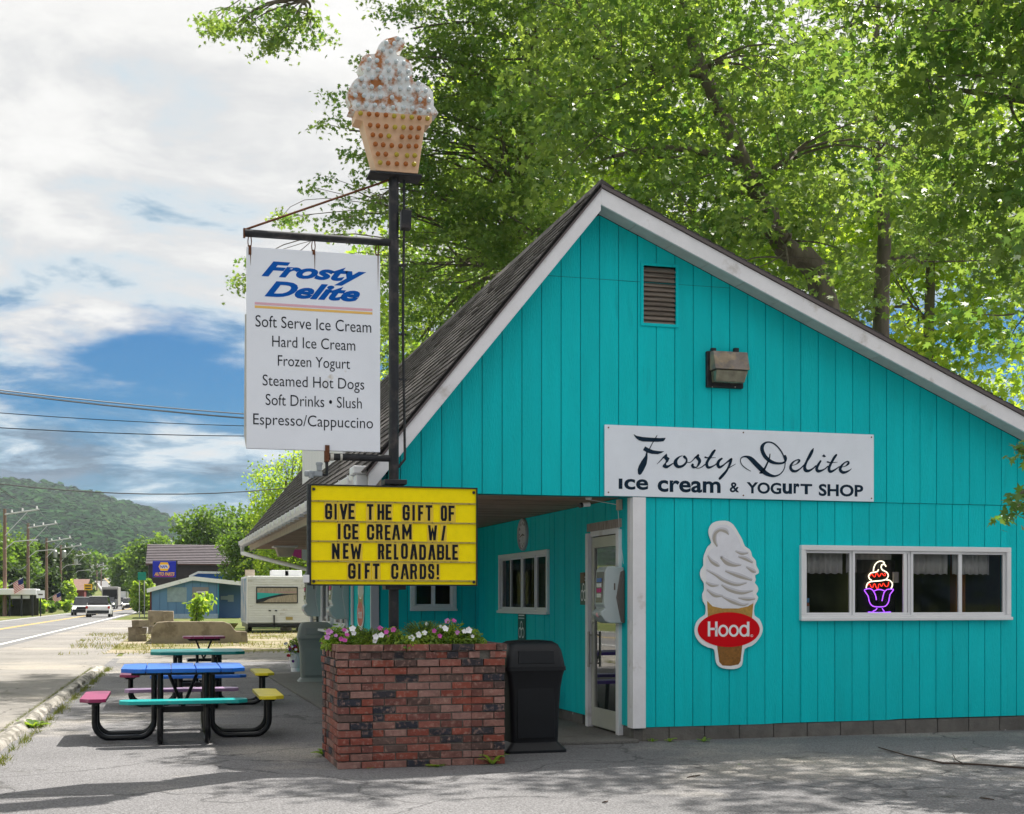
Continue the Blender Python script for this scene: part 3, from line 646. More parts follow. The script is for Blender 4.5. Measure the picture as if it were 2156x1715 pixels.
for x_ in (188, 616, 1044):
    p = P2(x_, 85); mb = MB().box(p.x-.012, p.x+.012, HYf-.006, HYf+.056, p.z-.03, z1+.012); mb.build('hanger_clip', RUST, menu)
    q = []; zt = az-.03
    for k in range(9):
        a_ = 2*math.pi*k/8; q.append((p.x+.016*math.cos(a_), PY, (z1+zt)/2+(zt-z1)/2*math.sin(a_)*1.15))
    MB().tube(q, .005, 6).build('hook', RUST, menu)

# --- marquee letter board
c3 = crop(880, 1350, 1.805); MY = PY-.13
P3 = lambda x, y: onY(*c3(x, y), MY)
x0, x1 = P3(47, 300).x, P3(936, 300).x; z1 = P3(47, 124).z; z0 = P3(47, 660).z
mq = thing('marquee_sign', 'yellow changeable letter board with black capitals below the menu sign', 'sign', ((x0+x1)/2, PY, z0))
MB().box(x0, x1, MY+.012, MY+.20, z0, z1).build('cabinet', BLACKM, mq, bevel=.006)
FR = mat('black_frame', (.02, .022, .026), .35)
for bx in ((x0, x1, z1-.012, z1), (x0, x1, z0, z0+.010), (x0, x0+.016, z0+.010, z1-.012), (x1-.012, x1, z0+.010, z1-.012)):
    MB().box(bx[0], bx[1], MY-.010, MY+.012, bx[2], bx[3]).build('frame_bar', FR, mq)
MB().box(x0-.018, x0-.002, MY+.0, MY+.02, z0-.0, z1).build('edge_angle', mat('worn_black', (.05, .055, .06), .4, var=.5, vscale=30), mq)
q = P3(33, 625); MB().box(q.x-.03, q.x+.025, MY-.01, MY+.05, q.z-.035, q.z+.035).build('photocell_box', VINYL, mq, bevel=.005)
MB().box(x0+.016, x1-.012, MY+.006, MY+.012, z0+.010, z1-.012).build('yellow_face', MARQ, mq)
TRK = mat('brown_track', (.40, .31, .07), .6, var=.3, vscale=20, stretch=(1, 1, 6))
rails = [P3(60, y).z for y in (213, 320, 426, 532, 634)]
for z in rails:
    t = MB().box(x0+.018, x1-.014, MY-.006, MY+.006, z-.007, z+.007).build('letter_track', TRK, mq)
    for k in range(9): MB().lathe([(.004, -.004), (.004, .0)], (x0+.08+k*(x1-x0-.16)/8, MY-.006, z), 6, 'Y').build('screw', FR, t)
for sx_ in (x0+.04, x1-.035):
    for sz_ in (z0+.035, z1-.045): MB().lathe([(.014, -.008), (.014, 0), (.006, .0)], (sx_, MY+.0, sz_), 12, 'Y').build('corner_bolt', BLACKM, mq)
rows = [('G130-168 I180-192 V208-248 E254-287 T352-386 H407-443 E450-482 G540-578 I592-605 F622-650 T662-697 O742-775 F783-815', 226, 310, 130),
        ('I198-212 C228-266 E274-307 C352-390 R400-435 E446-477 A485-527 M538-588 W675-722 /745-768', 334, 416, 200),
        ('N167-207 E225-255 W266-322 R410-443 E452-482 L494-518 O532-568 A580-618 D628-664 A676-714 B722-760 L768-795 E803-833', 438, 521, 167),
        ('G252-292 I305-318 F340-368 T383-418 C480-518 A530-573 R580-617 D630-665 S675-708 !720-733', 543, 625, 252)]
GLY = {'C': ['1,.68 1,.88 .8,1 .2,1 0,.88 0,.12 .2,0 .8,0 1,.12 1,.32'], 'O': ['*0,.12 0,.88 .2,1 .8,1 1,.88 1,.12 .8,0 .2,0'], 'G': ['1,.70 1,.88 .8,1 .2,1 0,.88 0,.12 .2,0 .8,0 1,.12 1,.46 .62,.46'],
       'S': ['1,.76 1,.88 .8,1 .2,1 0,.88 0,.66 .2,.54 .8,.46 1,.34 1,.12 .8,0 .2,0 0,.12 0,.24'], 'D': ['*0,0 0,1 .75,1 1,.86 1,.14 .75,0'], 'E': ['1,1 0,1 0,0 1,0', '-0,.5 .8,.5'], 'F': ['1,1 0,1 0,0', '-0,.5 .8,.5'],
       'L': ['0,1 0,0 1,0'], 'T': ['0,1 1,1', '|.5,1 .5,0'], 'H': ['0,1 0,0', '1,1 1,0', '=0,.5 1,.5'], 'V': ['0,1 .5,0', '1,1 .5,0'], 'W': ['0,1 .2,0', '1,1 .8,0', '~.2,0 .5,.75 .8,0'], 'M': ['0,0 0,1', '1,1 1,0', '~0,1 .5,.3 1,1'], 'N': ['0,0 0,1', '1,1 1,0', '~0,1 1,0'],
       'A': ['0,0 .36,1 .64,1 1,0', '=.18,.28 .82,.28'], 'R': ['0,0 0,1 .8,1 1,.88 1,.62 .8,.5', '=0,.5 .8,.5', '|.78,.5 1,0'], 'B': ['*0,0 0,1 .8,1 1,.9 1,.62 .86,.5 1,.38 1,.1 .8,0', '=0,.5 .86,.5'], '/': ['0,0 1,1']}
def block_letter(ch, parent, xa, xb, zb, zt, Y):
    mb = MB(); h = zt-zb; w = h*.165
    def quad(x0, x1, z0, z1, d=0): mb.box(x0, x1, Y-.001-d, Y, z0, z1)
    if ch == 'I': quad(xa, xb, zb, zt)
    elif ch == '!': quad(xa+.001, xb-.001, zb+h*.28, zt); quad(xa+.001, xb-.001, zb, zb+h*.16)
    else:
        X = lambda u: xa+w/2+u*(xb-xa-w); Z = lambda v: zb+w/2+v*(h-w)
        for n_, st in enumerate(GLY[ch]):
            fl = st[0] if st[0] in '*-|=~' else ''; p = [np.array([X(float(a.split(',')[0])), Z(float(a.split(',')[1]))]) for a in st[len(fl):].split()]
            closed = fl == '*'; m = len(p)
            if fl in ('-', '='): p[0][0] += w*.5; p[-1][0] -= (w*.5 if fl == '=' else 0)
            if fl == '|': p[0] = p[0]+(p[1]-p[0])/np.linalg.norm(p[1]-p[0])*w*.5
            if not closed:
                if fl == '': p[0] = p[0]+(p[0]-p[1])/np.linalg.norm(p[0]-p[1])*w*.5
                if fl not in '=~' or fl == '': p[-1] = p[-1]+(p[-1]-p[-2])/np.linalg.norm(p[-1]-p[-2])*w*.5
            vs = []; d_ = .0002*n_
            for i in range(m):
                a = p[(i-1) % m] if (closed or i > 0) else None; b = p[(i+1) % m] if (closed or i < m-1) else None
                d1 = (p[i]-a)/np.linalg.norm(p[i]-a) if a is not None else None; d2 = (b-p[i])/np.linalg.norm(b-p[i]) if b is not None else None
                d1 = d2 if d1 is None else d1; d2 = d1 if d2 is None else d2
                n1_, n2_ = np.array([-d1[1], d1[0]]), np.array([-d2[1], d2[0]]); mm = n1_+n2_; mm = mm/np.linalg.norm(mm); l = w/2/max(.45, mm.dot(n1_)); q = mm*l
                for sg in (1, -1):
                    z_ = min(max(p[i][1]+sg*q[1], zb), zt); vs.append((p[i][0]+sg*q[0], Y-.001-d_, z_))
            k = m if closed else m-1
            mb.add(vs, [(2*i, 2*i+1, (2*i+3) % (2*m), (2*i+2) % (2*m)) for i in range(k)])
    return mb.build('letter', LETTER, parent)
TILE = mat('letter_tile', (.93, .70, .10), .12, alpha=.55)
for row, yt, yb, xs_ in rows:
    zt, zb = P3(xs_, yt).z, P3(xs_, yb).z
    for tk in row.split():
        a_, b_ = map(int, tk[1:].split('-')); xa, xb = P3(a_, yt).x, P3(b_, yt).x; dz = rng.normal(0, .002); hw = (zt-zb)
        tl_ = MB().box(xa-.008, xb+.010, MY-.003, MY-.001, zb-.012+dz, zt+.014+dz).build('letter_tile', TILE, mq)
        block_letter(tk[0], tl_, xa, xb, zb+dz, zt+dz, MY-.0035)

# --- wall sign with brush script
c5 = crop(1700, 1150, 1.4915); SY = WY-.04
P5 = lambda x, y: onY(*c5(x, y), SY)
a = P5(107, 141); b = P5(1283, 470); z0 = P5(107, 452).z
ws = thing('shop_name_sign', 'long white wall sign with dark brush script above bold sans lettering', 'sign', ((a.x+b.x)/2, WY, z0))
MB().box(a.x, b.x, SY, SY+.02, z0, a.z).build('panel', SIGNW, ws, bevel=.002)
for x_ in (a.x+.04, (a.x+b.x)/2, b.x-.03):
    for z_ in (z0+.035, a.z-.03): MB().lathe([(.008, -.004), (.008, 0)], (x_, SY, z_), 8, 'Y').build('screw', RUST, ws)
cA, cB = crop(1840, 1250, 5.989), crop(2160, 1250, 5.989)
PA = lambda x, y: onY(*cA(x, y), SY-.0035)
PB = lambda x, y: onY(*cB(x, y), SY-.0035)
m = MB()
for poly in ([(95, 133), (150, 165), (250, 185), (400, 198), (560, 205), (660, 200), (645, 235), (620, 262), (520, 270), (400, 268), (260, 265), (190, 245), (140, 205), (110, 165)],
             [(300, 350), (262, 415), (330, 455), (420, 483), (520, 488), (590, 465), (635, 437), (540, 433), (440, 418), (380, 395)],
             [(320, 450), (342, 455), (342, 560), (325, 660), (280, 760), (230, 840), (200, 853), (175, 830), (168, 760), (190, 690), (240, 600), (300, 520)],
             [(600, 545), (675, 475), (688, 500), (685, 525), (730, 562), (700, 620), (668, 650), (672, 680), (705, 682), (790, 640), (797, 652), (740, 700), (690, 735), (650, 735), (605, 712), (610, 680), (650, 640), (665, 600), (635, 565)]):
    m.add([PA(x, y) for x, y in poly], [tuple(range(len(poly)))])
for st in ([(510, 155, 8), (480, 210, 18), (430, 290, 14), (378, 392, 16)], [(510, 660, 8), (560, 610, 14), (610, 555, 20)],
           [(955, 512, 8), (900, 535, 25), (845, 590, 52), (832, 650, 72), (865, 700, 58), (925, 705, 45), (985, 675, 38), (1025, 620, 32), (1025, 575, 34), (1000, 545, 48), (985, 530, 44)],
           [(1020, 628, 12), (1090, 630, 12), (1150, 580, 16), (1180, 545, 25), (1235, 495, 14)], [(1232, 505, 38), (1218, 545, 60), (1255, 600, 56), (1240, 660, 40), (1200, 715, 20), (1150, 715, 46), (1128, 690, 44), (1135, 670, 40)],
           [(1200, 735, 10), (1270, 725, 14), (1350, 670, 20)], [(1522, 420, 34), (1490, 460, 50), (1440, 540, 48), (1400, 600, 45), (1380, 660, 50), (1400, 715, 50), (1450, 715, 35), (1520, 680, 20), (1570, 640, 20)],
           [(1355, 542, 32), (1400, 550, 20), (1540, 548, 5)], [(1645, 565, 32), (1600, 600, 45), (1575, 660, 55), (1600, 715, 50), (1660, 690, 30), (1720, 640, 22), (1790, 590, 40), (1815, 570, 34)],
           [(1815, 575, 34), (1795, 640, 45), (1760, 720, 35), (1720, 790, 40), (1660, 860, 50), (1610, 915, 45)], [(1740, 750, 16), (1800, 710, 14), (1885, 660, 8)]): ribbon(m, st, PA)
m.build('brush_lettering', NAVY, ws); m = MB()
for st in ([(235, 785, 10), (150, 735, 16), (80, 670, 16), (55, 600, 16), (80, 545, 20), (160, 530, 36), (240, 570, 75), (330, 660, 85), (420, 750, 85), (500, 820, 75), (600, 865, 50), (680, 868, 30), (760, 830, 20), (820, 750, 16), (840, 660, 16), (830, 580, 20), (790, 470, 24), (720, 370, 24), (640, 300, 24), (560, 275, 24), (490, 290, 34), (440, 350, 60), (440, 430, 65), (490, 530, 65), (580, 610, 60), (680, 645, 45), (780, 645, 36), (840, 615, 32), (852, 560, 42), (838, 515, 34)],
           [(575, 485, 16), (560, 570, 24), (520, 660, 28), (480, 740, 36), (430, 800, 50), (395, 818, 20)], [(955, 688, 8), (1030, 665, 14), (1085, 615, 36), (1080, 585, 26), (1020, 600, 20), (960, 650, 36), (935, 720, 48), (965, 775, 50), (1030, 785, 40), (1100, 745, 22), (1170, 680, 18)],
           [(1335, 390, 18), (1310, 440, 50), (1270, 520, 55), (1220, 610, 40), (1185, 700, 50), (1195, 765, 60), (1250, 780, 45), (1320, 745, 25), (1380, 690, 20)], [(1462, 608, 32), (1430, 660, 40), (1395, 730, 50), (1410, 780, 55), (1460, 780, 40), (1530, 750, 22), (1590, 700, 20)],
           [(1738, 500, 34), (1700, 550, 45), (1650, 640, 40), (1610, 730, 48), (1625, 790, 50), (1680, 780, 35), (1750, 735, 20), (1790, 705, 16)], [(1585, 624, 30), (1640, 635, 18), (1760, 628, 5)],
           [(1830, 715, 8), (1900, 695, 16), (1950, 650, 40), (1940, 615, 26), (1880, 640, 22), (1825, 700, 40), (1805, 760, 50), (1850, 805, 50), (1910, 800, 36), (1970, 770, 20), (2005, 740, 6)]): ribbon(m, st, PB)
m.add([PB(x, y) for x, y in ((1520, 487), (1558, 530), (1520, 542), (1487, 522))], [(0, 1, 2, 3)])
m.build('brush_lettering', NAVY, ws)
for body, xa, xb, yt, yb, of in (('I', 168, 184, 377, 422, .0), ('ce', 192, 297, 378, 425, .024), ('cream', 338, 613, 383, 435, .024), ('&', 653, 694, 393, 437, .02), ('YOG', 727, 878, 392, 442, .028), ('u', 884, 925, 398, 444, .03), ('r', 932, 958, 398, 442, .03), ('T', 962, 1013, 400, 445, .035), ('SHOP', 1042, 1236, 400, 453, .028)):
    text('lettering', body, NAVY, ws, P5(xa, yb).x, P5(xb, yb).x, P5(xa, yb).z, P5(xa, yt).z, SY, offset=of if body != 'I' else .03, fit='box')

# --- cut-out cone sign
c8 = crop(2000, 1500, 3.43); KY = WY-.03
K8 = lambda x, y, d=0: onY(*c8(x, y), KY-d)
hs = thing('cone_cutout_sign', 'white cut-out soft serve cone sign with red oval on the turquoise wall', 'sign', tuple(K8(460, 1580)))
outl = [(290, 310), (265, 240), (262, 180), (290, 125), (340, 97), (400, 90), (455, 95), (510, 130), (560, 210), (600, 280), (625, 345), (670, 375), (690, 410), (700, 450), (735, 490), (740, 540), (765, 590), (760, 620), (728, 640), (735, 680), (725, 715), (750, 745), (760, 785), (745, 815), (740, 830), (758, 860), (745, 900), (720, 950), (722, 1040), (770, 1075), (800, 1140), (805, 1190), (785, 1250), (740, 1310), (690, 1350), (622, 1380), (605, 1500), (590, 1550), (545, 1575), (480, 1582), (400, 1572), (350, 1540), (330, 1480), (318, 1385), (260, 1365), (190, 1330), (140, 1270), (120, 1200), (135, 1120), (180, 1065), (228, 1030), (232, 950), (205, 900), (198, 830), (215, 790), (215, 720), (190, 680), (175, 630), (185, 580), (210, 540), (208, 470), (230, 400), (255, 350)]
MB().prism([K8(x, y) for x, y in smooth_poly(outl, 2)], (0, .012, 0)).build('plate', WHITEC, hs)
def flat(name, m_, pts, d, sub=3, parent=hs): return MB().add([K8(x, y, d) for x, y in (smooth_poly(pts, sub) if sub > 1 else pts)], [tuple(range(len(pts)*max(1, sub)))]).build(name, m_, parent)
CONEM = mat('printed_cone', (.42, .24, .055), .4, var=.25, vscale=30); CREAMM = mat('printed_cream', (.74, .74, .80), .4, var=.05, vscale=12)
flat('printed_cone', CONEM, [(245, 895), (300, 950), (400, 972), (560, 972), (660, 950), (712, 905), (695, 1090), (255, 1090)], .001, 1)
flat('printed_cone', mat('printed_cone_dark', (.24, .105, .02), .4, var=.3, vscale=40), [(345, 1340), (600, 1340), (582, 1500), (560, 1535), (480, 1550), (400, 1545), (368, 1510)], .001, 1)
flat('printed_cream', CREAMM, [(330, 345), (300, 290), (300, 220), (345, 150), (420, 130), (490, 165), (560, 260), (590, 345), (650, 400), (680, 470), (705, 520), (735, 600), (700, 640), (705, 690), (725, 770), (700, 810), (725, 870), (700, 925), (600, 960), (420, 965), (320, 940), (245, 880), (232, 800), (240, 700), (232, 580), (240, 470), (265, 400)], .002)
g1 = mat('print_shadow', (.40, .37, .33), .4); g2 = mat('print_half_shadow', (.56, .55, .60), .4)
m1, m2 = MB(), MB(); Q1 = lambda x, y: K8(x, y, .0035); Q2 = lambda x, y: K8(x, y, .003)
for st in ([(345, 350, 8), (318, 290, 26), (325, 225, 26), (372, 188, 22), (430, 200, 26), (462, 232, 6)], [(250, 445, 4), (285, 500, 22), (340, 538, 26), (372, 548, 4)], [(385, 465, 16), (440, 515, 34), (510, 540, 26), (585, 540, 5)], [(560, 455, 6), (630, 478, 24), (700, 515, 8)],
           [(240, 590, 4), (330, 640, 16), (420, 700, 24), (540, 738, 20), (640, 720, 5)], [(430, 600, 8), (560, 650, 28), (690, 690, 10)], [(640, 560, 6), (700, 600, 24), (735, 610, 6)], [(235, 715, 6), (290, 745, 22), (360, 745, 4)], [(245, 790, 6), (320, 845, 26), (400, 850, 6)],
           [(390, 740, 6), (470, 790, 26), (590, 820, 24), (700, 800, 6)], [(400, 860, 6), (500, 910, 26), (600, 942, 16), (660, 930, 4)], [(560, 870, 6), (650, 885, 22), (725, 880, 6)], [(530, 400, 5), (590, 425, 18), (655, 420, 6)]): ribbon(m1, st, Q1); ribbon(m2, [(x+3, y-10, w_*1.7) for x, y, w_ in st], Q2)
m2.build('printed_swirl_shade', g2, hs); m1.build('printed_swirl', g1, hs)
flat('red_oval', DRED, [(463+312*math.cos(t), 1185+175*math.sin(t)) for t in [k*math.pi/30 for k in range(60)]], .004, 1)
m = MB(); QT = lambda x, y: K8(x, y, .006)
for st in ([(265, 1103, 25), (265, 1250, 25)], [(338, 1103, 25), (338, 1250, 25)], [(265, 1178, 23), (338, 1178, 23)], [(658, 1105, 25), (658, 1250, 25)]):
    (xa, ya, w_), (xb, yb, _) = st
    if xa == xb: m.add([QT(xa-w_/2, ya), QT(xa+w_/2, ya), QT(xa+w_/2, yb+3), QT(xa-w_/2, yb+3)], [(0, 1, 2, 3)])
    else: m.add([QT(xa, ya-w_/2), QT(xb, ya-w_/2), QT(xb, ya+w_/2), QT(xa, ya+w_/2)], [(0, 1, 2, 3)])
QR = lambda x, y: K8(x, y, .0068)
for cx2, r_, w_ in ((408, 41, 22), (513, 41, 22), (618, 41, 22)): ribbon(m, [(cx2+r_*math.cos(t), 1196+(r_+9)*math.sin(t), w_) for t in [k*math.pi/12 for k in range(25)]], QR, 1, False)
ribbon(m, [(695+12*math.cos(t), 1246+12*math.sin(t), 3) for t in [k*math.pi/6 for k in range(13)]], QT, 1, False); ribbon(m, [(691, 1252, 3), (691, 1240, 3), (698, 1241, 3), (694, 1246, 3), (700, 1252, 3)], QT, 1)
m.build('oval_lettering', WHITEC, hs)

# --- neon sundae behind the second pane
cN = crop(2500, 1620, 8.575); NY = WY+.10
PN = lambda x, y: onY(*cN(x, y), NY)
ne = thing('neon_sundae_sign', 'lit neon sundae sign in white, red and purple tubes inside the window', 'neon sign', tuple(PN(640, 1500)))
NW, NR, NP = (mat(n_, c_, .3, emit=c_, estr=s_) for n_, c_, s_ in (('neon_white', (1, .90, .62), 1.15), ('neon_red', (1, .04, .015), 1.1), ('neon_purple', (.42, .10, 1), 1.1)))
for col, nm, r_, sts in ((NW, 'white_tube', .0068, [[(505, 465), (515, 380), (560, 280), (640, 220), (720, 215), (770, 245), (778, 275)], [(820, 350), (800, 310), (760, 290), (715, 310), (700, 370), (730, 430), (820, 480), (872, 540), (872, 600), (820, 670), (720, 700), (600, 710), (450, 725), (370, 760), (335, 820), (325, 890)], [(630, 420), (610, 465), (540, 490), (450, 505), (400, 550), (385, 600), (410, 660), (455, 690)], [(830, 680), (900, 690), (960, 740), (982, 800), (965, 870), (945, 890)]]),
                         (NR, 'red_tube', .0045, [[(415, 590), (450, 545), (480, 550), (510, 600), (545, 600), (570, 530), (600, 515), (625, 570), (650, 600), (675, 570), (695, 530), (730, 530), (760, 575), (790, 575), (810, 550), (785, 510)], [(350, 830), (390, 785), (420, 800), (450, 860), (490, 870), (510, 800), (540, 785), (565, 850), (600, 905), (625, 880), (640, 800), (670, 790), (700, 840), (730, 820), (745, 775), (770, 780), (800, 835), (850, 850), (880, 800), (888, 730)]]),
                         (NP, 'purple_tube', .0055, [[(580, 1190), (560, 1080), (500, 960), (430, 905), (340, 910), (280, 940), (310, 1000), (370, 1090), (400, 1220), (450, 1310), (540, 1355), (760, 1355), (840, 1310), (890, 1220), (920, 1060), (990, 960), (1000, 920), (920, 915), (840, 930), (780, 990), (750, 1080), (720, 1215)], [(530, 960), (600, 930), (680, 925), (775, 955)], [(595, 1390), (570, 1430), (490, 1475)], [(725, 1395), (750, 1440), (780, 1475)], [(370, 1490), (640, 1505), (940, 1490)]])):
    for st in sts: MB().tube([PN(*p[:2]) for p in cat_rom([(x, y, 0) for x, y in st], 5)], r_, 8).build(nm, col, ne, smooth=True)
p, q = PN(125, 170), PN(1085, 1560); MB().box(p.x, q.x, NY+.03, NY+.036, q.z, p.z).build('backing_sheet', mat('smoked_acrylic', (.01, .01, .01), .15, alpha=.6), ne)
p = PN(1080, 620); MB().box(p.x-.03, p.x+.03, NY, NY+.03, p.z-.06, p.z+.06).build('transformer_box', ALU, ne)

# --- valances, pictures, stickers behind the window
CURT = mat('cotton_valance', (.75, .74, .72), .9, var=.1)
for i, (ta, tb, zz2) in enumerate(((.03, .235, .30), (.255, .47, .29), (.53, .745, .30), (.765, .95, .30))):
    xa, xb = W1[0]+(W1[1]-W1[0])*ta, W1[0]+(W1[1]-W1[0])*tb; mb = MB(); n = 40; vs = []
    for k in range(n+1):
        x = xa+(xb-xa)*k/n; yy = WY+.17+.012*math.sin(k*1.25+i)+.006*math.sin(k*2.9); vs += [(x, yy, W1[3]-.05), (x, yy+.004*math.sin(k), W1[3]-zz2+.006*math.sin(k*.9))]
    mb.add(vs, [(2*k, 2*k+1, 2*k+3, 2*k+2) for k in range(n)])
    o = mb.build('valance', CURT, smooth=True); so_ = o.modifiers.new('t', 'SOLIDIFY'); so_.thickness = .003
    tag(o, ('grey cotton valance in the leftmost pane of the long window', 'grey valance hanging above the neon sundae', 'grey valance in the pane just right of the centre mullion', 'lit grey valance in the rightmost pane of the long window')[i], 'curtain', 'valances in the long window')
for i, (xc, w_, h_) in enumerate(((7.05, .5, .6), (8.35, .62, .66), (9.55, .5, .62))):
    t = thing('framed_picture', ('dark framed picture on the inner wall behind the left pane', 'dark framed picture inside, behind the pane right of the centre mullion', 'dark framed picture inside, behind the rightmost pane')[i], 'picture', (xc, WY+4.18, 1.25), 'pictures on the inner wall')
    MB().box(xc-w_/2, xc+w_/2, WY+4.16, WY+4.195, 1.25, 1.25+h_).build('frame', FR, t, bevel=.01); MB().box(xc-w_/2+.05, xc+w_/2-.05, WY+4.155, WY+4.159, 1.3, 1.2+h_).build('print', mat('dim_print', (.05, .06, .07), .3, var=.5, vscale=6), t)
cW = crop(2300, 1550, 3.08)
t = thing('window_sticker', 'small blue and white sticker at the lower left of the long window', 'sticker', tuple(onY(*cW(200, 760), WY-.0)))
for (ya, yb), c_ in (((625, 665), (.10, .30, .55)), ((668, 695), (.35, .10, .05)), ((698, 755), (.45, .50, .55))):
    p, q = onY(*cW(184, ya), WY+.02), onY(*cW(219, yb), WY+.02); MB().box(p.x+.0, q.x, WY+.022, WY+.024, q.z, p.z).build('printed_patch', mat('sticker_%d' % ya, c_, .5), t)

# --- wall pack lamp
cL = crop(2040, 1000, 11.433)
PL = lambda x, y, Y: onY(*cL(x, y), Y)
lm = thing('wall_lamp', 'weathered metal floodlight on the turquoise gable wall', 'lamp', tuple(PL(950, 1600, WY)))
p, q = PL(345, 330, WY-.05), PL(1570, 1600, WY-.05)
MB().box(p.x, q.x, WY-.06, WY-.012, q.z, p.z-.0).build('back_plate', BLACKM, lm, bevel=.01)
xa, xb = p.x+.03, q.x; zt, zm = p.z-.008, PL(560, 880, WY-.2).z-.01
MB().add([(xa, WY-.06, zt), (xb, WY-.06, zt), (xb, WY-.06, zm), (xa, WY-.06, zm), (xa, WY-.155, zt-.006), (xb, WY-.155, zt-.006), (xb, WY-.215, zm), (xa, WY-.215, zm)], [(0, 1, 2, 3), (7, 6, 5, 4), (0, 4, 5, 1), (1, 5, 6, 2), (2, 6, 7, 3), (3, 7, 4, 0)]).build('hood', mat('faded_metal_hood', (.22, .19, .17), .65, var=.3, vscale=8, col2=(.30, .24, .17), fac2=(.5, .56), s2=5), lm, bevel=.006)
zb = q.z+.045
MB().add([(xa+.01, WY-.06, zm-.008), (xb-.01, WY-.06, zm-.008), (xb-.02, WY-.06, zb), (xa+.02, WY-.06, zb), (xa+.012, WY-.205, zm-.008), (xb-.012, WY-.205, zm-.008), (xb-.03, WY-.145, zb), (xa+.03, WY-.145, zb)], [(0, 1, 2, 3), (7, 6, 5, 4), (0, 4, 5, 1), (1, 5, 6, 2), (2, 6, 7, 3), (3, 7, 4, 0)]).build('lens', mat('dirty_lens', (.16, .155, .10), .12, var=.4, vscale=9, spec=.8, coat=.6), lm, bevel=.012)
for px_ in (565, 1330): s_ = PL(px_, 320, WY-.05); MB().box(s_.x-.025, s_.x+.025, WY-.07, WY-.03, s_.z-.015, s_.z+.025).build('hinge', BLACKM, lm)
for px_ in (535, 1300): s_ = PL(px_, 1540, WY-.06); MB().lathe([(.006, -.004), (.006, .001)], (s_.x, WY-.06, s_.z), 8, 'Y').build('screw', ALU, lm)

# ================================================================== BRICK PLANTER
pl0 = onZ(712, 1622); PX0, PY0 = pl0.x, pl0.y; PX1 = onY(1063, 1500, PY0).x; PY1 = PY0+1.06; CH = .0682
planter = thing('brick_planter', 'raised mixed-red brick flower planter at the foot of the sign pole', 'planter', ((PX0+PX1)/2, (PY0+PY1)/2, 0))
core = MB()
H = CH*16
core.box(PX0+.022, PX1-.022, PY0+.022, PY0+.10, -.05, H-.01); core.box(PX0+.022, PX1-.022, PY1-.10, PY1-.022, -.05, H-.01)
core.box(PX0+.022, PX0+.10, PY0+.10, PY1-.10, -.05, H-.01); core.box(PX1-.10, PX1-.022, PY0+.10, PY1-.10, -.05, H-.01)
core = core.build('mortar_core', MORTAR, planter)
BM = {}
def brick_mesh(ln):
    key = round(ln, 3)
    if key not in BM:
        r = lambda: rng.uniform(-.0018, .0018); x, y, z = ln/2, .045, .0285; c = .003
        mb = MB(); P = [(sx*(x-c)+r(), sy*y, sz*(z-c)+r()) for sy in (-1, 1) for sx, sz in ((-1, -1), (1, -1), (1, 1), (-1, 1))]
        Q = [(sx*x, -y+c, sz*z) for sx, sz in ((-1, -1), (1, -1), (1, 1), (-1, 1))]
        mb.add(P+Q, [(0, 1, 2, 3), (7, 6, 5, 4)]+[(i, 8+i, 8+(i+1) % 4, (i+1) % 4) for i in range(4)]+[(8+i, 4+i, 4+(i+1) % 4, 8+(i+1) % 4) for i in range(4)])
        BM[key] = mb.mesh('brick', BRICK)
    return BM[key]
stuff_b = MB()
def course(face, u0, u1, z, dep, off, joint=.010, bl=.202, store=True, hdr=None):
    u = u0-(bl/2 if off else 0)
    while u < u1-.02:
        a_, b_ = max(u, u0), min(u+bl, u1)
        if b_-a_ > .03:
            a2, b2 = a_+(joint/2 if a_ > u0 else 0), b_-(joint/2 if b_ < u1 else 0); mid = (a2+b2)/2; ln = b2-a2; j = rng.normal(0, .0016)
            if face == 'F': loc, rz = (mid, PY0+.045+dep+j, z), 0
            elif face == 'L': loc, rz = (PX0+.045+dep+j, mid, z), -math.pi/2
            elif face == 'R': loc, rz = (PX1-.045-dep+j, mid, z), math.pi/2
            else: loc, rz = (mid, PY1-.045-dep, z), math.pi
            if store:
                o = link('brick', brick_mesh(ln), core, loc); o.rotation_euler = (rng.normal(0, .004), rng.normal(0, .004), rz+rng.normal(0, .004))
            else: stuff_b.box(loc[0]-ln/2, loc[0]+ln/2, loc[1]-.045, loc[1]+.045, z-.0285, z+.0285)
        u += bl
W_ = PX1-PX0
for r in range(16):
    z = CH*(r+.5); o_ = r % 2
    for face, (a_, b_) in (('F', (PX0-(.014 if r > 12 else 0), PX1+(.014 if r > 12 else 0))), ('L', (PY0+.092, PY1)), ('R', (PY0+.092, PY1))):
        n = b_-a_
        if r == 14:      # dentil course: corner bricks, then alternating recessed headers
            course(face, a_, a_+.105, z, 0, 0); course(face, b_-.105, b_, z, 0, 0); u = a_+.105; k = 0
            while u < b_-.11:
                course(face, u, min(u+.098, b_-.105), z, .0 if k % 2 else .020, 0, bl=.098); u += .098; k += 1
        elif r == 15: course(face, a_, b_, z, -.014, 0, bl=.105 if face != 'F' else .205)
        elif r >= 12: course(face, a_, b_, z, -.006 if r == 12 else -.014, o_)
        elif r == 0: course(face, a_, b_, z, 0, o_)
        else:
            p = .305 if face == 'F' else .20
            course(face, a_, a_+p, z, 0, o_, bl=.2033); course(face, a_+p, b_-p, z, .010, 1-o_); course(face, b_-p, b_, z, 0, o_, bl=.2033)
    course('B', PX0, PX1, z, 0, o_, store=False)
stuff_b.build('rear_bricks', BRICK, core, kind='stuff')
MB().box(PX0+.09, PX1-.09, PY0+.09, PY1-.09, .6, H-.035).build('soil', mat('potting_soil', (.035, .024, .016), .95, var=.4, vscale=30, bump=1, bscale=60), planter)

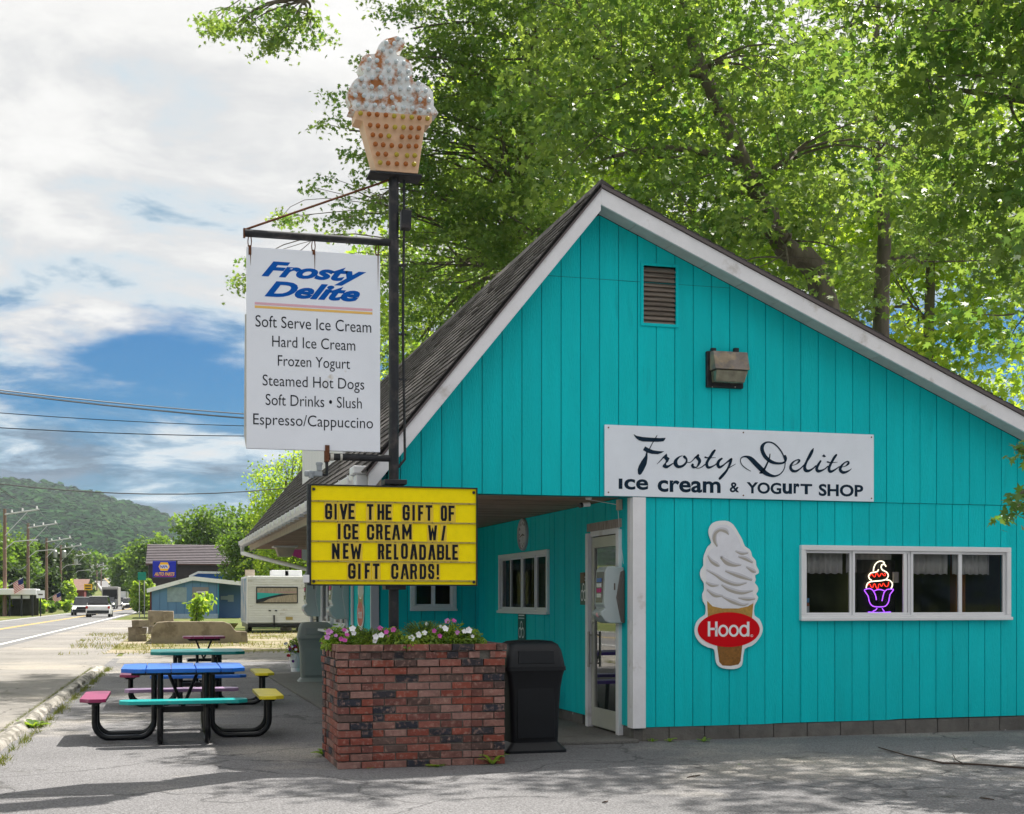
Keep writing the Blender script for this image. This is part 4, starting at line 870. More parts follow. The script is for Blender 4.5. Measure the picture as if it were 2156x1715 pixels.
# ================================================================== PLANTS (leaf builders)
def leaf_mesh(name, P, N, size, m, shape='maple', tint=None, parent=None, kind='stuff', squash=1.0, tip=None, align=None):
    """P: (n,3) positions, N: (n,3) normals, size: (n,)"""
    if shape == 'maple':
        base = np.array([(0, -.10), (.17, .02), (.46, .10), (.22, .26), (.44, .60), (.13, .52), (0, .95), (-.13, .52), (-.44, .60), (-.22, .26), (-.46, .10), (-.17, .02)])
    elif shape == 'oval': base = np.array([(0, 0), (.22, .3), (.2, .65), (0, 1), (-.2, .65), (-.22, .3)])
    elif shape == 'blade': base = np.array([(-.045, 0), (.045, 0), (.03, .6), (0, 1)])
    elif shape == 'petal': base = np.array([(.5*math.cos(a)*(1 if i % 2 else .72), .5*math.sin(a)*(1 if i % 2 else .72)) for i, a in enumerate(np.linspace(0, 2*math.pi, 11)[:-1])])
    else: base = np.array([(-.5, -.3), (.1, -.5), (.5, -.1), (.4, .45), (-.25, .5)])
    n = len(P); k = len(base)
    N = N/(np.linalg.norm(N, axis=1, keepdims=True)+1e-9)
    if align is None: T = rng.normal(size=(n, 3)); T[:, 2] -= .9
    else: T = align
    T = T-(T*N).sum(1, keepdims=True)*N; T /= (np.linalg.norm(T, axis=1, keepdims=True)+1e-9); B = np.cross(N, T)
    bend = -.22*(base[:, 1]**2)-.25*np.abs(base[:, 0])**1.5 if shape in ('maple', 'oval') else np.zeros(k)
    V = P[:, None, :]+size[:, None, None]*(B[:, None, :]*base[None, :, 0, None]*squash+T[:, None, :]*base[None, :, 1, None]+N[:, None, :]*bend[None, :, None])
    V = V.reshape(-1, 3)-np.array(org(parent))
    me = bpy.data.meshes.new(name); me.vertices.add(n*k); me.vertices.foreach_set('co', V.ravel().astype(np.float32))
    me.loops.add(n*k); me.loops.foreach_set('vertex_index', np.arange(n*k, dtype=np.int32))
    me.polygons.add(n); me.polygons.foreach_set('loop_start', np.arange(0, n*k, k, dtype=np.int32)); me.polygons.foreach_set('loop_total', np.full(n, k, np.int32))
    at_ = me.attributes.new('tint', 'FLOAT', 'FACE'); at_.data.foreach_set('value', (tint if tint is not None else rng.uniform(0, 1, n)).astype(np.float32))
    me.materials.append(m); me.update(); me.validate()
    o = link(name, me, parent); return tag(o, kind=kind)
def leaf_mat(name, c1, c2, tr=1.6, rough=.5, tfac=.45):
    m = bpy.data.materials.new(name); m.use_nodes = True; n = m.node_tree; n.nodes.clear(); N = n.nodes.new; K = n.links.new
    o = N('ShaderNodeOutputMaterial'); a = N('ShaderNodeAttribute'); a.attribute_name = 'tint'
    x = N('ShaderNodeMix'); x.data_type = 'RGBA'; K(a.outputs['Fac'], x.inputs[0]); x.inputs[6].default_value = (*c1, 1); x.inputs[7].default_value = (*c2, 1)
    p = N('ShaderNodeBsdfPrincipled'); p.inputs['Roughness'].default_value = rough; p.inputs['Specular IOR Level'].default_value = .4; K(x.outputs[2], p.inputs['Base Color'])
    t = N('ShaderNodeBsdfTranslucent'); g = N('ShaderNodeMix'); g.data_type = 'RGBA'; g.blend_type = 'MULTIPLY'; g.inputs[0].default_value = 1; K(x.outputs[2], g.inputs[6]); g.inputs[7].default_value = (tr*1.20, tr*1.12, tr*.55, 1); K(g.outputs[2], t.inputs[0])
    s = N('ShaderNodeMixShader'); s.inputs[0].default_value = tfac; K(p.outputs[0], s.inputs[1]); K(t.outputs[0], s.inputs[2]); K(s.outputs[0], o.inputs[0]); return m
LM_MAPLE = leaf_mat('maple_leaf', (.055, .135, .034), (.175, .250, .070), 2.1, rough=.42)
LM_FAR = leaf_mat('far_leaf', (.045, .105, .02), (.12, .20, .03), 2.2)
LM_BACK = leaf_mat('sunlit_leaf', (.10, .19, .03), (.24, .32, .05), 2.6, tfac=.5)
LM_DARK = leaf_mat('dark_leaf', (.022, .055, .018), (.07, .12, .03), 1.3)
LM_PLANT = leaf_mat('plant_leaf', (.08, .17, .03), (.26, .36, .06), 2.0)
BARK = mat('bark', (.15, .125, .105), .95, var=.35, vscale=6, stretch=(1, 1, .25), bump=.8, bscale=25)
def rdir(n, up=.6):
    N = rng.normal(size=(n, 3)); N[:, 2] = np.abs(N[:, 2])+up; return N
def limb(mb, a, b, r0, r1, sag=.1, n=6, sides=6):
    a, b = Vector(a), Vector(b); L0 = (b-a).length; off = Vector(rng.normal(0, .08*L0, 3)); pts = []; rs = []
    for i in range(n+1):
        t = i/n; p = a.lerp(b, t)+off*math.sin(math.pi*t); p.z += sag*L0*math.sin(math.pi*t); pts.append(p); rs.append(r0+(r1-r0)*t**.8)
    mb.tube(pts, rs, sides, cap=False); return pts
def tree(name, label, base, trunk, blobs, lsize, lm, dens=2.0, per=45, group=None, shape='maple', crad=.42, flat_=.55, trunk_r=.25, up=.5, bark=BARK, nl=None, droop=0.0, cat='tree', extra=()):
    """trunk: list of points; blobs: (centre, (rx,ry,rz))"""
    t = thing(name, label, cat, base, group)
    tk = MB(); pts = [Vector(p) for p in trunk]; n = len(pts)
    S = [Vector(p) for p in cat_rom([tuple(p) for p in pts], 4)] if n > 2 else pts
    tk.tube(S, [trunk_r*(1.25 if i == 0 else 1)*(1-.72*i/(len(S)-1)) for i in range(len(S))], 10, cap=False)
    CP = []; tips = []; S = list(S); EXS = []
    for ex in extra:
        e_ = [Vector(p) for p in cat_rom([tuple(p) for p in ex], 4)]; tk.tube(e_, [.11*(1-.8*i/(len(e_)-1)) for i in range(len(e_))], 7, cap=False); EXS += e_[4:]
    for c, r in blobs:
        c = Vector(c); vol = 4.19*r[0]*r[1]*r[2]; k = max(3, int(vol*dens))
        d = rng.normal(size=(k, 3)); d /= np.linalg.norm(d, axis=1, keepdims=True); rad = rng.uniform(.25, 1.03, (k, 1))**.5
        q = np.array(c)+d*rad*np.array(r)*rng.uniform(.85, 1.1, (k, 1)); q[:, 2] -= droop*(np.abs(q[:, 0]-c.x)/r[0])**2*r[2]; CP.append(q)
        st = min(EXS if (EXS and min((s-c).length for s in EXS) < 2.4) else S[len(S)//3:], key=lambda s: (s-c).length+max(0, s.z-c.z-.3)*6)
        br = (r[0]*r[1]*r[2])**(1/3); lr = min(trunk_r*.34, .05*br+.008); l1 = limb(tk, st, c, lr, lr*.35, .08)
        nb = max(2, min(7, int(k/12)))
        for j in range(nb):
            e = q[rng.integers(k)]; l2 = limb(tk, l1[rng.integers(2, 6)], e, min(trunk_r*.12, lr*.45), .006, .05, 5, 5); tips += l2[2:]
    CP = np.concatenate(CP)
    if len(CP) < 1400:
        T = np.array([tuple(p) for p in tips])
        for q in CP[::2]:
            e = T[np.argmin(((T-q)**2).sum(1))]
            if np.linalg.norm(e-q) < 2.5: tk.tube([Vector(e), (Vector(e)+Vector(q))/2+Vector((0, 0, .04)), Vector(q)], [.009, .007, .004], 3, cap=False)
    tk.build('trunk', bark, t, smooth=True)
    n = len(CP)*per; ci = np.repeat(np.arange(len(CP)), per); dd = rng.normal(size=(n, 3))*np.array([crad, crad, crad*flat_])*.62
    P = CP[ci]+dd; P[:, 2] -= .25*(dd[:, 0]**2+dd[:, 1]**2)/crad
    ctint = rng.uniform(0, 1, len(CP)); tint = np.clip(ctint[ci]*.7+rng.uniform(0, .45, n), 0, 1)
    if blobs and n:
        leaf_mesh('crown', P, rdir(n, up), rng.uniform(.7, 1.2, n)*lsize, lm, shape, tint, t)
    return t
B = lambda px, py, t, rx, ry, rz: (at(px, py, t), (rx, ry, rz))

# --- the maples behind and beside the shop
def g0(px, t): p = at(px, 1263, t); return (p.x, p.y, 0)
b1 = g0(1800, 24.5)
tree('maple_tree', 'leaning maple whose thick trunk shows just above the right roof slope', b1, [b1, tuple(at(1740, 650, 24.5)), tuple(at(1650, 520, 24.3)), tuple(at(1585, 390, 24)), tuple(at(1520, 240, 24)), tuple(at(1450, 60, 24)), tuple(at(1420, -200, 24))],
     [B(1500, 130, 24, 3.6, 2.6, 1.9), B(1290, 330, 22.5, 1.9, 2.0, 1.5), B(1700, 300, 23, 3.0, 2.4, 1.6), B(1420, -180, 24, 4.2, 3.5, 2.2), B(1250, 120, 23, 1.9, 2, 1.4), B(1480, 420, 24, 2.0, 2.0, .8), B(1640, 520, 25.5, 1.7, 1.5, .9), B(1660, 560, 22.5, 1.1, .8, .35), B(1560, 470, 22, 1.0, .8, .35)],
     .15, LM_MAPLE, 1.25, 52, trunk_r=.27, crad=.50, flat_=.36, droop=.3)
b1 = g0(1862, 27)
tree('maple_tree', 'slim straight maple trunk right of the leaning maple behind the roof', b1, [b1, tuple(at(1855, 690, 27)), tuple(at(1862, 480, 27)), tuple(at(1840, 250, 27)), tuple(at(1850, -50, 27))],
     [B(1850, 330, 27, 2.6, 2.4, 1.6), B(1950, 100, 27, 3.0, 2.6, 2.0), B(1760, 60, 28, 3.0, 2.6, 2.0), B(1950, 560, 27, 2.2, 2, 1.2)], .145, LM_MAPLE, 1.1, 48, trunk_r=.2, crad=.50, flat_=.38, droop=.3)
b1 = g0(2330, 19)
tree('maple_tree', 'large-leaved maple reaching in from the right edge beside the shop', b1, [b1, tuple(at(2330, 700, 19)), tuple(at(2280, 300, 19)), tuple(at(2180, 0, 19)), tuple(at(2100, -250, 19))],
     [B(2020, 190, 18.5, 1.7, 1.8, 1.5), B(2140, 420, 19, 1.5, 1.6, 1.5), B(1960, 380, 20, 1.3, 1.4, .9), B(2130, 60, 18, 1.7, 1.8, 1.3), B(2150, 660, 20.5, 1.1, 1.2, .9), B(1980, 0, 18, 2.0, 2, 1.2), B(2300, 250, 18, 2, 2, 2.5), B(2200, -300, 17, 3, 3, 2), B(1700, -330, 17, 3, 2.6, 1.2)],
     .155, LM_MAPLE, 1.35, 48, trunk_r=.26, crad=.46, flat_=.36, droop=.3)
b1 = g0(1120, 33)
tree('maple_tree', 'tall fine-leaved maple behind the cone sign and the steep roof', b1, [b1, tuple(at(1110, 800, 33)), tuple(at(1090, 500, 32)), tuple(at(1120, 150, 31)), tuple(at(1100, -150, 31)), tuple(at(1100, -420, 31))],
     [B(1040, 330, 30, 2.2, 2.3, 1.9), B(960, 560, 31, 1.7, 2.3, 1.3), B(1120, 120, 30, 2.4, 2.8, 2.0), B(930, 160, 30, 1.3, 1.6, 1.1), B(870, 60, 29, .75, .9, .8), B(1150, 480, 30, 1.9, 2, 1.5), B(1050, -150, 30, 3.6, 3.5, 2.2), B(880, 720, 32, 1.2, 1.8, 1.2), B(1000, 740, 33, 2.0, 2, 1.2),
      B(890, 420, 30, .95, 1.2, .8), B(800, 120, 29, .50, .7, .35), B(820, 200, 29, .5, .8, .25), B(735, 205, 29, .80, .8, .28), B(735, 275, 29, .95, .8, .26), B(728, 335, 29, .85, .8, .28), B(725, 390, 29, .85, .8, .26), B(835, 305, 29.5, .6, .8, .7), B(830, 400, 29.5, .6, .8, .6), B(780, 440, 29, .95, .9, .28), B(700, 470, 30, 1.1, 1.2, .26), B(620, 455, 30, .45, .6, .10), B(820, 500, 30, .9, 1, .3), B(850, 590, 31, .8, 1, .5), B(508, 580, 29, .12, .5, .32), B(540, 545, 30, .3, .5, .2), B(880, 330, 30, .9, .8, .8), B(860, 240, 30, .7, .7, .5), B(800, 300, 30, .6, .6, .25), B(800, 400, 30, .7, .7, .25), B(850, 130, 29, .7, .7, .4),
      B(500, 50, 24, .55, .6, .18), B(452, 40, 24, .16, .3, .16), B(560, 25, 24, .6, .8, .26), B(640, 12, 24, .8, .9, .32), B(600, 62, 24, .42, .6, .22), B(568, 84, 24, .24, .4, .12), B(655, 52, 24, .40, .6, .22), B(560, 20, 24.5, .6, .8, .2), B(640, 40, 24.5, .6, .8, .3), B(505, 45, 24.6, .5, .6, .14), B(700, -60, 24, 1.1, 1, .4), B(600, -90, 24, .9, 1, .35)],
     .105, LM_MAPLE, 5.6, 42, trunk_r=.3, flat_=.4, crad=.27, droop=.2, extra=([at(1100, -420, 31), at(960, -380, 29), at(800, -260, 26), at(690, -90, 24), at(640, 0, 24)],))
# sprigs that hang in front of the right end of the wall
b1 = g0(2420, 11.5)
tree('maple_tree', 'maple sprigs hanging in front of the turquoise wall at the right edge', b1, [b1, tuple(at(2400, 900, 11.5)), tuple(at(2330, 600, 11.6)), tuple(at(2300, 300, 11.6))],
     [B(2135, 948, 11.8, .17, .12, .06), B(2150, 1040, 11.8, .11, .1, .10), B(2148, 1075, 11.9, .10, .1, .05), B(2260, 900, 11.8, .4, .3, .2), B(2300, 500, 11.8, .7, .6, .6), B(2200, 620, 12.2, .15, .3, .12)],
     .105, LM_MAPLE, 120, 11, trunk_r=.10, flat_=.5, crad=.13)
# sunlit trees further back that close the gaps
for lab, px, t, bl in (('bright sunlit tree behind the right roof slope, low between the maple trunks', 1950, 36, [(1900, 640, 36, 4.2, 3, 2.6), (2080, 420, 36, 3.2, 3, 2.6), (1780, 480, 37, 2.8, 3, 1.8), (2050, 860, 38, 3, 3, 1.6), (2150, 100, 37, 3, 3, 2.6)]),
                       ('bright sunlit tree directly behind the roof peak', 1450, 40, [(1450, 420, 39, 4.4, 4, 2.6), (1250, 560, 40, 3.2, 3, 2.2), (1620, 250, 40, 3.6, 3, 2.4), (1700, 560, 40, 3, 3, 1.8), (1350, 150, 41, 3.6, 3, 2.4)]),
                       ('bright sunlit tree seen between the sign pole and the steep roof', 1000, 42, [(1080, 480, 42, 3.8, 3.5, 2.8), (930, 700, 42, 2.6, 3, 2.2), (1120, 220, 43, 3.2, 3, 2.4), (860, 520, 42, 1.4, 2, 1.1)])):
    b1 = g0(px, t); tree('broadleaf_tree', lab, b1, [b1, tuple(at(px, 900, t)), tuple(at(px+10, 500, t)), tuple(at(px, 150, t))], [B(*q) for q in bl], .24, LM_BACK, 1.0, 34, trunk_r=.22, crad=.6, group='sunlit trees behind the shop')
# trees across the lot, behind the photographer, that the panes mirror
for i, (x, y) in enumerate(((-9, -13), (1, -15), (10, -13), (19, -9))):
    tree('broadleaf_tree', 'dark tree across the lot, mirrored in the shop panes', (x, y, 0), [(x, y, 0), (x+.3, y, 2), (x, y+.2, 4)], [((x, y, 3.0), (4.6, 3, 1.7)), ((x+1, y, 4.2), (3.2, 2, 1.2)), ((x-1, y, 1.6), (4.5, 2, 1.4))], .45, LM_DARK, .35, 30, trunk_r=.25, crad=1.0, shape='blob', group='trees across the lot')
for i, (x, y) in enumerate(((-15, 33), (-18, 46), (-14, 22))):
    tree('broadleaf_tree', 'leafy tree across the road, mirrored in the glazed door', (x, y, 0), [(x, y, 0), (x+.3, y, 3), (x, y+.2, 7)], [((x, y, 5), (4.2, 4, 3)), ((x+1, y, 8), (3.2, 3, 2.4)), ((x-1, y, 2.4), (3.8, 3, 1.8))], .4, LM_BACK, .4, 30, trunk_r=.25, crad=1.0, shape='blob', group='trees across the road')
# --- planter flowers
def plant_clump(name, label, cat, c, r, h, n, lsize, lm=LM_PLANT, shape='oval', flowers=(), group=None, per_flower=None, parent_thing=None):
    t = thing(name, label, cat, c, group); c = np.array(c); n = int(n*2.1); h *= 1.2
    st = MB(); m_ = max(4, n//18)
    for k in range(m_):
        a_ = rng.uniform(0, 6.28); q = Vector((c[0]+math.cos(a_)*r*.8*rng.uniform(.2, 1), c[1]+math.sin(a_)*r*.8*rng.uniform(.2, 1), c[2]+h*rng.uniform(.5, 1))); st.tube([Vector(c), (Vector(c)+q)/2+Vector((0, 0, h*.15)), q], [.004, .003, .002], 3, cap=False)
    st.build('stem', mat('green_stem', (.08, .14, .03), .7), t)
    d = rng.normal(size=(n, 3)); d /= np.linalg.norm(d, axis=1, keepdims=True); d[:, 2] = np.abs(d[:, 2]); P = c+d*rng.uniform(.3, 1, (n, 1))*np.array([r, r, h])
    leaf_mesh('foliage', P, rdir(n, .3), rng.uniform(.7, 1.3, n)*lsize*1.25, lm, shape, None, t)
    for fx, fy, fz, col, s in flowers:
        s *= .85
        f = MB(); K_ = 5; cen = Vector((fx, fy, fz)); nrm = Vector((rng.uniform(-.5, .3), -1, rng.uniform(0, .9))).normalized(); u = nrm.orthogonal().normalized(); v_ = nrm.cross(u)
        ring = []
        for k in range(20):
            a_ = 2*math.pi*k/20; rr_ = s*(1+.13*math.cos(5*a_)); ring.append(cen+u*rr_*math.cos(a_)+v_*rr_*math.sin(a_)+nrm*(s*.25+.004*math.cos(10*a_)))
        inner = [cen+u*s*.25*math.cos(2*math.pi*k/20)+v_*s*.25*math.sin(2*math.pi*k/20)-nrm*s*.1 for k in range(20)]
        f.add(ring+inner+[cen-nrm*s*.6], [(k, (k+1) % 20, 20+(k+1) % 20, 20+k) for k in range(20)]+[(20+k, 20+(k+1) % 20, 40) for k in range(20)])
        f.build('petunia_bloom', col, t, smooth=True)
    return t
PINK = mat('pink_petal', (.62, .13, .45), .5, var=.2, vscale=40); LILAC = mat('lilac_petal', (.60, .28, .58), .5, var=.2, vscale=40); WPET = mat('white_petal', (.80, .80, .82), .5); REDP = mat('red_petal', (.45, .008, .02), .5); PURP = mat('purple_petal', (.14, .02, .25), .5)
cF = crop(850, 1700, 4.2875); zF = H-.04
def fl(x, y, col, s, Y): p = onY(*cF(x, y), Y); return (p.x, p.y, p.z, {'p': PINK, 'l': LILAC, 'w': WPET}[col], s)
YA, YB_, YC = PY0+.10, PY0+.22, PY0+.4
q = lambda px, Y: (onY(px, 1350, Y).x, Y, zF)
plant_clump('petunia', 'trailing petunia with pink blooms at the left end of the planter', 'plant', q(712, YC), .17, .17, 420, .035, flowers=[fl(485, 650, 'l', .032, YA), fl(465, 720, 'l', .028, YA), fl(520, 655, 'l', .02, YB_), fl(640, 740, 'p', .024, YA), fl(685, 760, 'p', .026, YA), fl(715, 690, 'p', .024, YA), fl(680, 630, 'p', .024, YB_), fl(575, 700, 'l', .02, YA)])
plant_clump('petunia', 'white petunia between the pink one and the bright green clump', 'plant', q(745, YC), .15, .17, 360, .034, flowers=[fl(785, 615, 'w', .034, YA), fl(800, 670, 'w', .026, YA), fl(710, 650, 'w', .022, YB_), fl(895, 620, 'w', .02, YC)])
plant_clump('bedding_plant', 'bright lime-green feathery clump in the left half of the planter', 'plant', q(782, YB_+.08), .22, .15, 1500, .026, shape='blade', lm=LM_BACK)
plant_clump('petunia', 'petunia with pink and white blooms just left of the sign pole', 'plant', q(822, YA+.1), .16, .16, 420, .034, flowers=[fl(1075, 715, 'w', .032, YA), fl(1145, 695, 'w', .03, YA), fl(1065, 765, 'w', .024, YA), fl(1130, 610, 'p', .030, YB_), fl(1210, 655, 'p', .026, YA), fl(1232, 715, 'p', .018, YA), fl(1300, 625, 'p', .028, YA)])
plant_clump('bedding_plant', 'pale variegated low clump right under the sign pole', 'plant', q(850, YA+.06), .17, .09, 500, .032)
plant_clump('bedding_plant', 'tall lime-green feathery clump right of the sign pole', 'plant', q(892, YC), .30, .20, 1900, .028, shape='blade', lm=LM_BACK)
c9 = crop(880, 1350, 1.805)
def fl9(x, y, col, s, Y): p = onY(*c9(x, y), Y); return (p.x, p.y, p.z, {'p': PINK, 'l': LILAC, 'w': WPET}[col], s)
plant_clump('petunia', 'white petunia in front of the tall lime-green clump', 'plant', q(900, YA+.08), .15, .14, 360, .034, flowers=[fl9(588, 940, 'w', .034, YA), fl9(625, 922, 'w', .034, YA), fl9(657, 912, 'w', .028, YA), fl9(667, 865, 'w', .02, YC)])
plant_clump('petunia', 'tall petunia with pink, lilac and white blooms right of centre', 'plant', q(948, YB_), .17, .20, 480, .034, flowers=[fl9(707, 900, 'p', .024, YA), fl9(737, 928, 'p', .024, YA), fl9(765, 890, 'w', .036, YA), fl9(778, 850, 'l', .03, YB_), fl9(812, 848, 'p', .026, YB_), fl9(785, 885, 'l', .022, YB_), fl9(742, 878, 'w', .02, YB_)])
plant_clump('petunia', 'white petunia at the right end of the planter', 'plant', q(985, YB_), .17, .15, 460, .034, flowers=[fl9(830, 910, 'l', .026, YA), fl9(868, 905, 'w', .028, YA), fl9(890, 898, 'w', .036, YA), fl9(910, 930, 'w', .02, YA)])
g_ = np.column_stack([rng.uniform(PX0+.12, PX1-.12, 700), rng.uniform(PY0+.1, PY0+.7, 700), np.full(700, zF)+rng.uniform(0, .03, 700)])
leaf_mesh('ground_cover', g_, rdir(700, .8), rng.uniform(.02, .05, 700), LM_PLANT, 'oval', None, None)
# hanging pot of flowers by the grey bin
fp = onZ(622, 1415, 0); 
pot = thing('flower_pot', 'white flower pot beside the grey litter bin', 'pot', (fp.x, fp.y, 0))
MB().lathe([(.09, 0), (.09, .08), (.085, .09), (.10, .10), (.135, .36), (.145, .40), (.125, .40)], (fp.x, fp.y, 0), 18).build('container', WHITEC, pot, smooth=True)
fls = []
for k in range(26):
    a_ = rng.uniform(0, 6.28); fls.append((fp.x-.06+rng.normal(0, .10), fp.y-.12+rng.normal(0, .05), .48+rng.normal(0, .10), (REDP, REDP, WPET, PURP, WPET)[k % 5], .035))
plant_clump('flowering_plant', 'red, white and purple flowers growing in the white pot', 'plant', (fp.x, fp.y, .38), .20, .28, 320, .05, flowers=fls)
# weeds
def rosette(label, px, py, s, n=9, lm=LM_PLANT, tall=.6):
    p = onZ(px, py, 0.006); t = thing('weed', label, 'weed', tuple(p), 'weeds in the asphalt cracks')
    for k in range(n):
        a_ = 2*math.pi*k/n+rng.uniform(-.3, .3); d = Vector((math.cos(a_), math.sin(a_), 0)); up_ = tall*rng.uniform(.5, 1.3); l = s*rng.uniform(.7, 1.1); w_ = l*.13; sd_ = Vector((-d.y, d.x, 0)); vs = []
        for j in range(6):
            f_ = j/5; c_ = p+d*l*f_+Vector((0, 0, l*up_*(f_-.62*f_*f_))); ww = w_*math.sin(math.pi*min(.97, f_*.85+.12))*(1+.35*(j % 2)); vs += [c_+sd_*ww, c_-Vector((0, 0, w_*.3)), c_-sd_*ww]
        mb = MB().add(vs, [(3*j+a, 3*j+a+1, 3*j+a+4, 3*j+a+3) for j in range(5) for a in (0, 1)]); o = mb.build('leaf', lm, t, smooth=True)
        at_ = o.data.attributes.new('tint', 'FLOAT', 'FACE'); at_.data.foreach_set('value', [rng.uniform(.1, .8)]*len(o.data.polygons))
    return t
rosette('upright leafy weed at the front right foot of the brick planter', 1037, 1610, .17, 8, tall=1.6)
rosette('flat rosette weed at the front foot of the brick planter', 920, 1614, .13, 8, tall=.5)
rosette('tiny weed sprig at the front left foot of the planter', 782, 1618, .05, 5)
rosette('leafy weed at the left rear corner of the brick planter', 684, 1592, .16, 12, tall=.8)
rosette('small weed against the foundation by the white corner trim', 1374, 1562, .08, 7, tall=1)
rosette('small weed between two others along the foundation', 1410, 1562, .09, 8, tall=1)
rosette('broad-leaved weed below the cone cut-out sign', 1482, 1562, .10, 9, tall=.9)
rosette('bushy weed growing against the lot side of the kerb', 70, 1532, .20, 14, tall=1)
# grass along the kerb and moss by the wall
n = 5200; yy = rng.uniform(8, 30, n)**1.0; xx_ = -1.87+.033*yy+.17+np.abs(rng.normal(0, .05, n)); clump = (np.sin(yy*3.1)+np.sin(yy*7.3+1))*.5
k_ = clump+rng.normal(0, .4, n) > .1; P = np.column_stack([xx_, yy, np.full(n, .005)])[k_]
al = rng.normal(0, .5, P.shape); al[:, 2] = 1
LM_GRASS = leaf_mat('kerb_blade', (.06, .11, .02), (.20, .20, .06), 1.2)
leaf_mesh('kerb_grass', P, rng.normal(size=P.shape), rng.uniform(.03, .11, len(P)), LM_GRASS, 'blade', None, None, align=al)
n = 2600; yy = rng.uniform(10, 30, n); P = np.column_stack([-1.87+.033*yy-.16-np.abs(rng.normal(0, .02, n)), yy, np.full(n, .005)]); al = rng.normal(0, .6, P.shape); al[:, 2] = 1
leaf_mesh('kerb_grass', P, rng.normal(size=P.shape), rng.uniform(.02, .05, n), LM_GRASS, 'blade', None, None, align=al)
# fallen leaves, twigs
FLM = leaf_mat('fallen_leaf_green', (.22, .30, .16), (.35, .40, .25), .5)
for lab, px, py in (('pale fallen maple leaf on the asphalt below the cone cut-out', 1555, 1608), ('pale fallen maple leaf near the foundation below the window', 2035, 1590-13)):
    p = onZ(px, py, .012); o = leaf_mesh('fallen_leaf', np.array([tuple(p)]), np.array([[.1, -.1, 1]]), np.array([.085]), FLM, 'maple', np.array([.6]), None, kind=None); tag(o, lab, 'leaf')
TW = mat('dead_wood', (.07, .05, .04), .9, var=.3, vscale=20)
p = [onZ(x_, y_, .02) for x_, y_ in ((1850, 1574), (1905, 1590), (1985, 1607), (2060, 1610), (2150, 1617), (2230, 1622))]
fb_ = MB().tube(p, [.006, .008, .010, .010, .011, .012], 6); q_ = [onZ(x_, y_, .03) for x_, y_ in ((2030, 1609), (2012, 1600), (2006, 1588))]; fb_.tube(q_, [.006, .005, .003], 5)
tag(fb_.build('fallen_branch', TW, smooth=True), 'long thin fallen branch on the asphalt at the right', 'branch')
for lab, a_, b_ in (('short dark twig on the asphalt below the cone cut-out', (1447, 1637), (1474, 1632)), ('short twig at the lower right of the asphalt', (2063, 1680), (2093, 1684)), ('tiny twig left of centre in the foreground', (1268, 1690), (1280, 1687))):
    tag(MB().tube([onZ(*a_, .012), (onZ(*a_, .018)+onZ(*b_, .018))/2, onZ(*b_, .01)], [.005, .007, .004], 5).build('twig', TW), lab, 'twig')

# ================================================================== LITTER BINS
def litter_bin(label, cx, cy, rz, m, w_=.56, d_=.50, h_=1.10):
    t = thing('litter_bin', label, 'bin', (0, 0, 0))
    def ring(wx, wy, z, c=.05, b=0):
        x, y = wx/2, wy/2; P = []
        for sx, sy in ((1, 1), (-1, 1), (-1, -1), (1, -1)):
            for k in range(4):
                a_ = {(1, 1): 0, (-1, 1): 1, (-1, -1): 2, (1, -1): 3}[(sx, sy)]*math.pi/2+k*math.pi/6
                P.append((sx*(x-c)+c*math.cos(a_), sy*(y-c)+c*math.sin(a_), z))
        return P
    MB().loft([ring(w_+.04, d_+.04, 0), ring(w_+.04, d_+.04, .03), ring(w_-.10, d_-.08, .105)]).build('base', m, t, smooth=True)
    MB().loft([ring(w_-.10, d_-.08, .10), ring(w_-.075, d_-.06, .45), ring(w_-.055, d_-.045, .62), ring(w_-.02, d_-.02, .74), ring(w_+.015, d_, .80)]).build('body', m, t, smooth=True)
    def ring2(z, e): return ring(w_+.03+e, d_+.01+e, z)
    MB().loft([ring(w_+.035, d_+.02, .795), ring(w_+.03, d_+.02, .835)]).build('rim', m, t, smooth=True)
    MB().loft([ring(w_+.02, d_+.0, .835), ring(w_-.0, d_-.02, .90), ring(w_-.035, d_-.06, .99), ring(w_-.075, d_-.12, 1.045, .06), ring(w_-.16, d_-.22, 1.075, .06), ring(w_-.34, d_-.36, 1.085, .05)]).build('lid', m, t, smooth=True)
    def flapf(y_off, xw, z0, z1, th): 
        f = lambda z: -(d_/2)+.0+(z-.835)*.12
        return MB().prism([(-xw, f(z0)-y_off, z0), (xw, f(z0)-y_off, z0), (xw*.97, f(z1)-y_off, z1), (-xw*.97, f(z1)-y_off, z1)], (0, th, 0))
    flapf(.004, .185, .862, .99, .03).build('flap', m, t, bevel=.006)
    MB().box(-w_/2+.10, w_/2-.10, -d_/2+.022, -d_/2+.06, .14, .70).build('front_panel', m, t, bevel=.008)
    t.location = (cx, cy, 0); t.rotation_euler = (0, 0, rz); return t
p = onZ(1127, 1588); litter_bin('black plastic litter bin between the brick planter and the porch', p.x+.02, p.y+.28, math.radians(1), BIN, .58, .50)
p = onZ(664, 1441); litter_bin('grey-green litter bin to the left of the brick planter, near the service windows', p.x+.03, p.y+.28, math.radians(-4), BING, .60, .50)

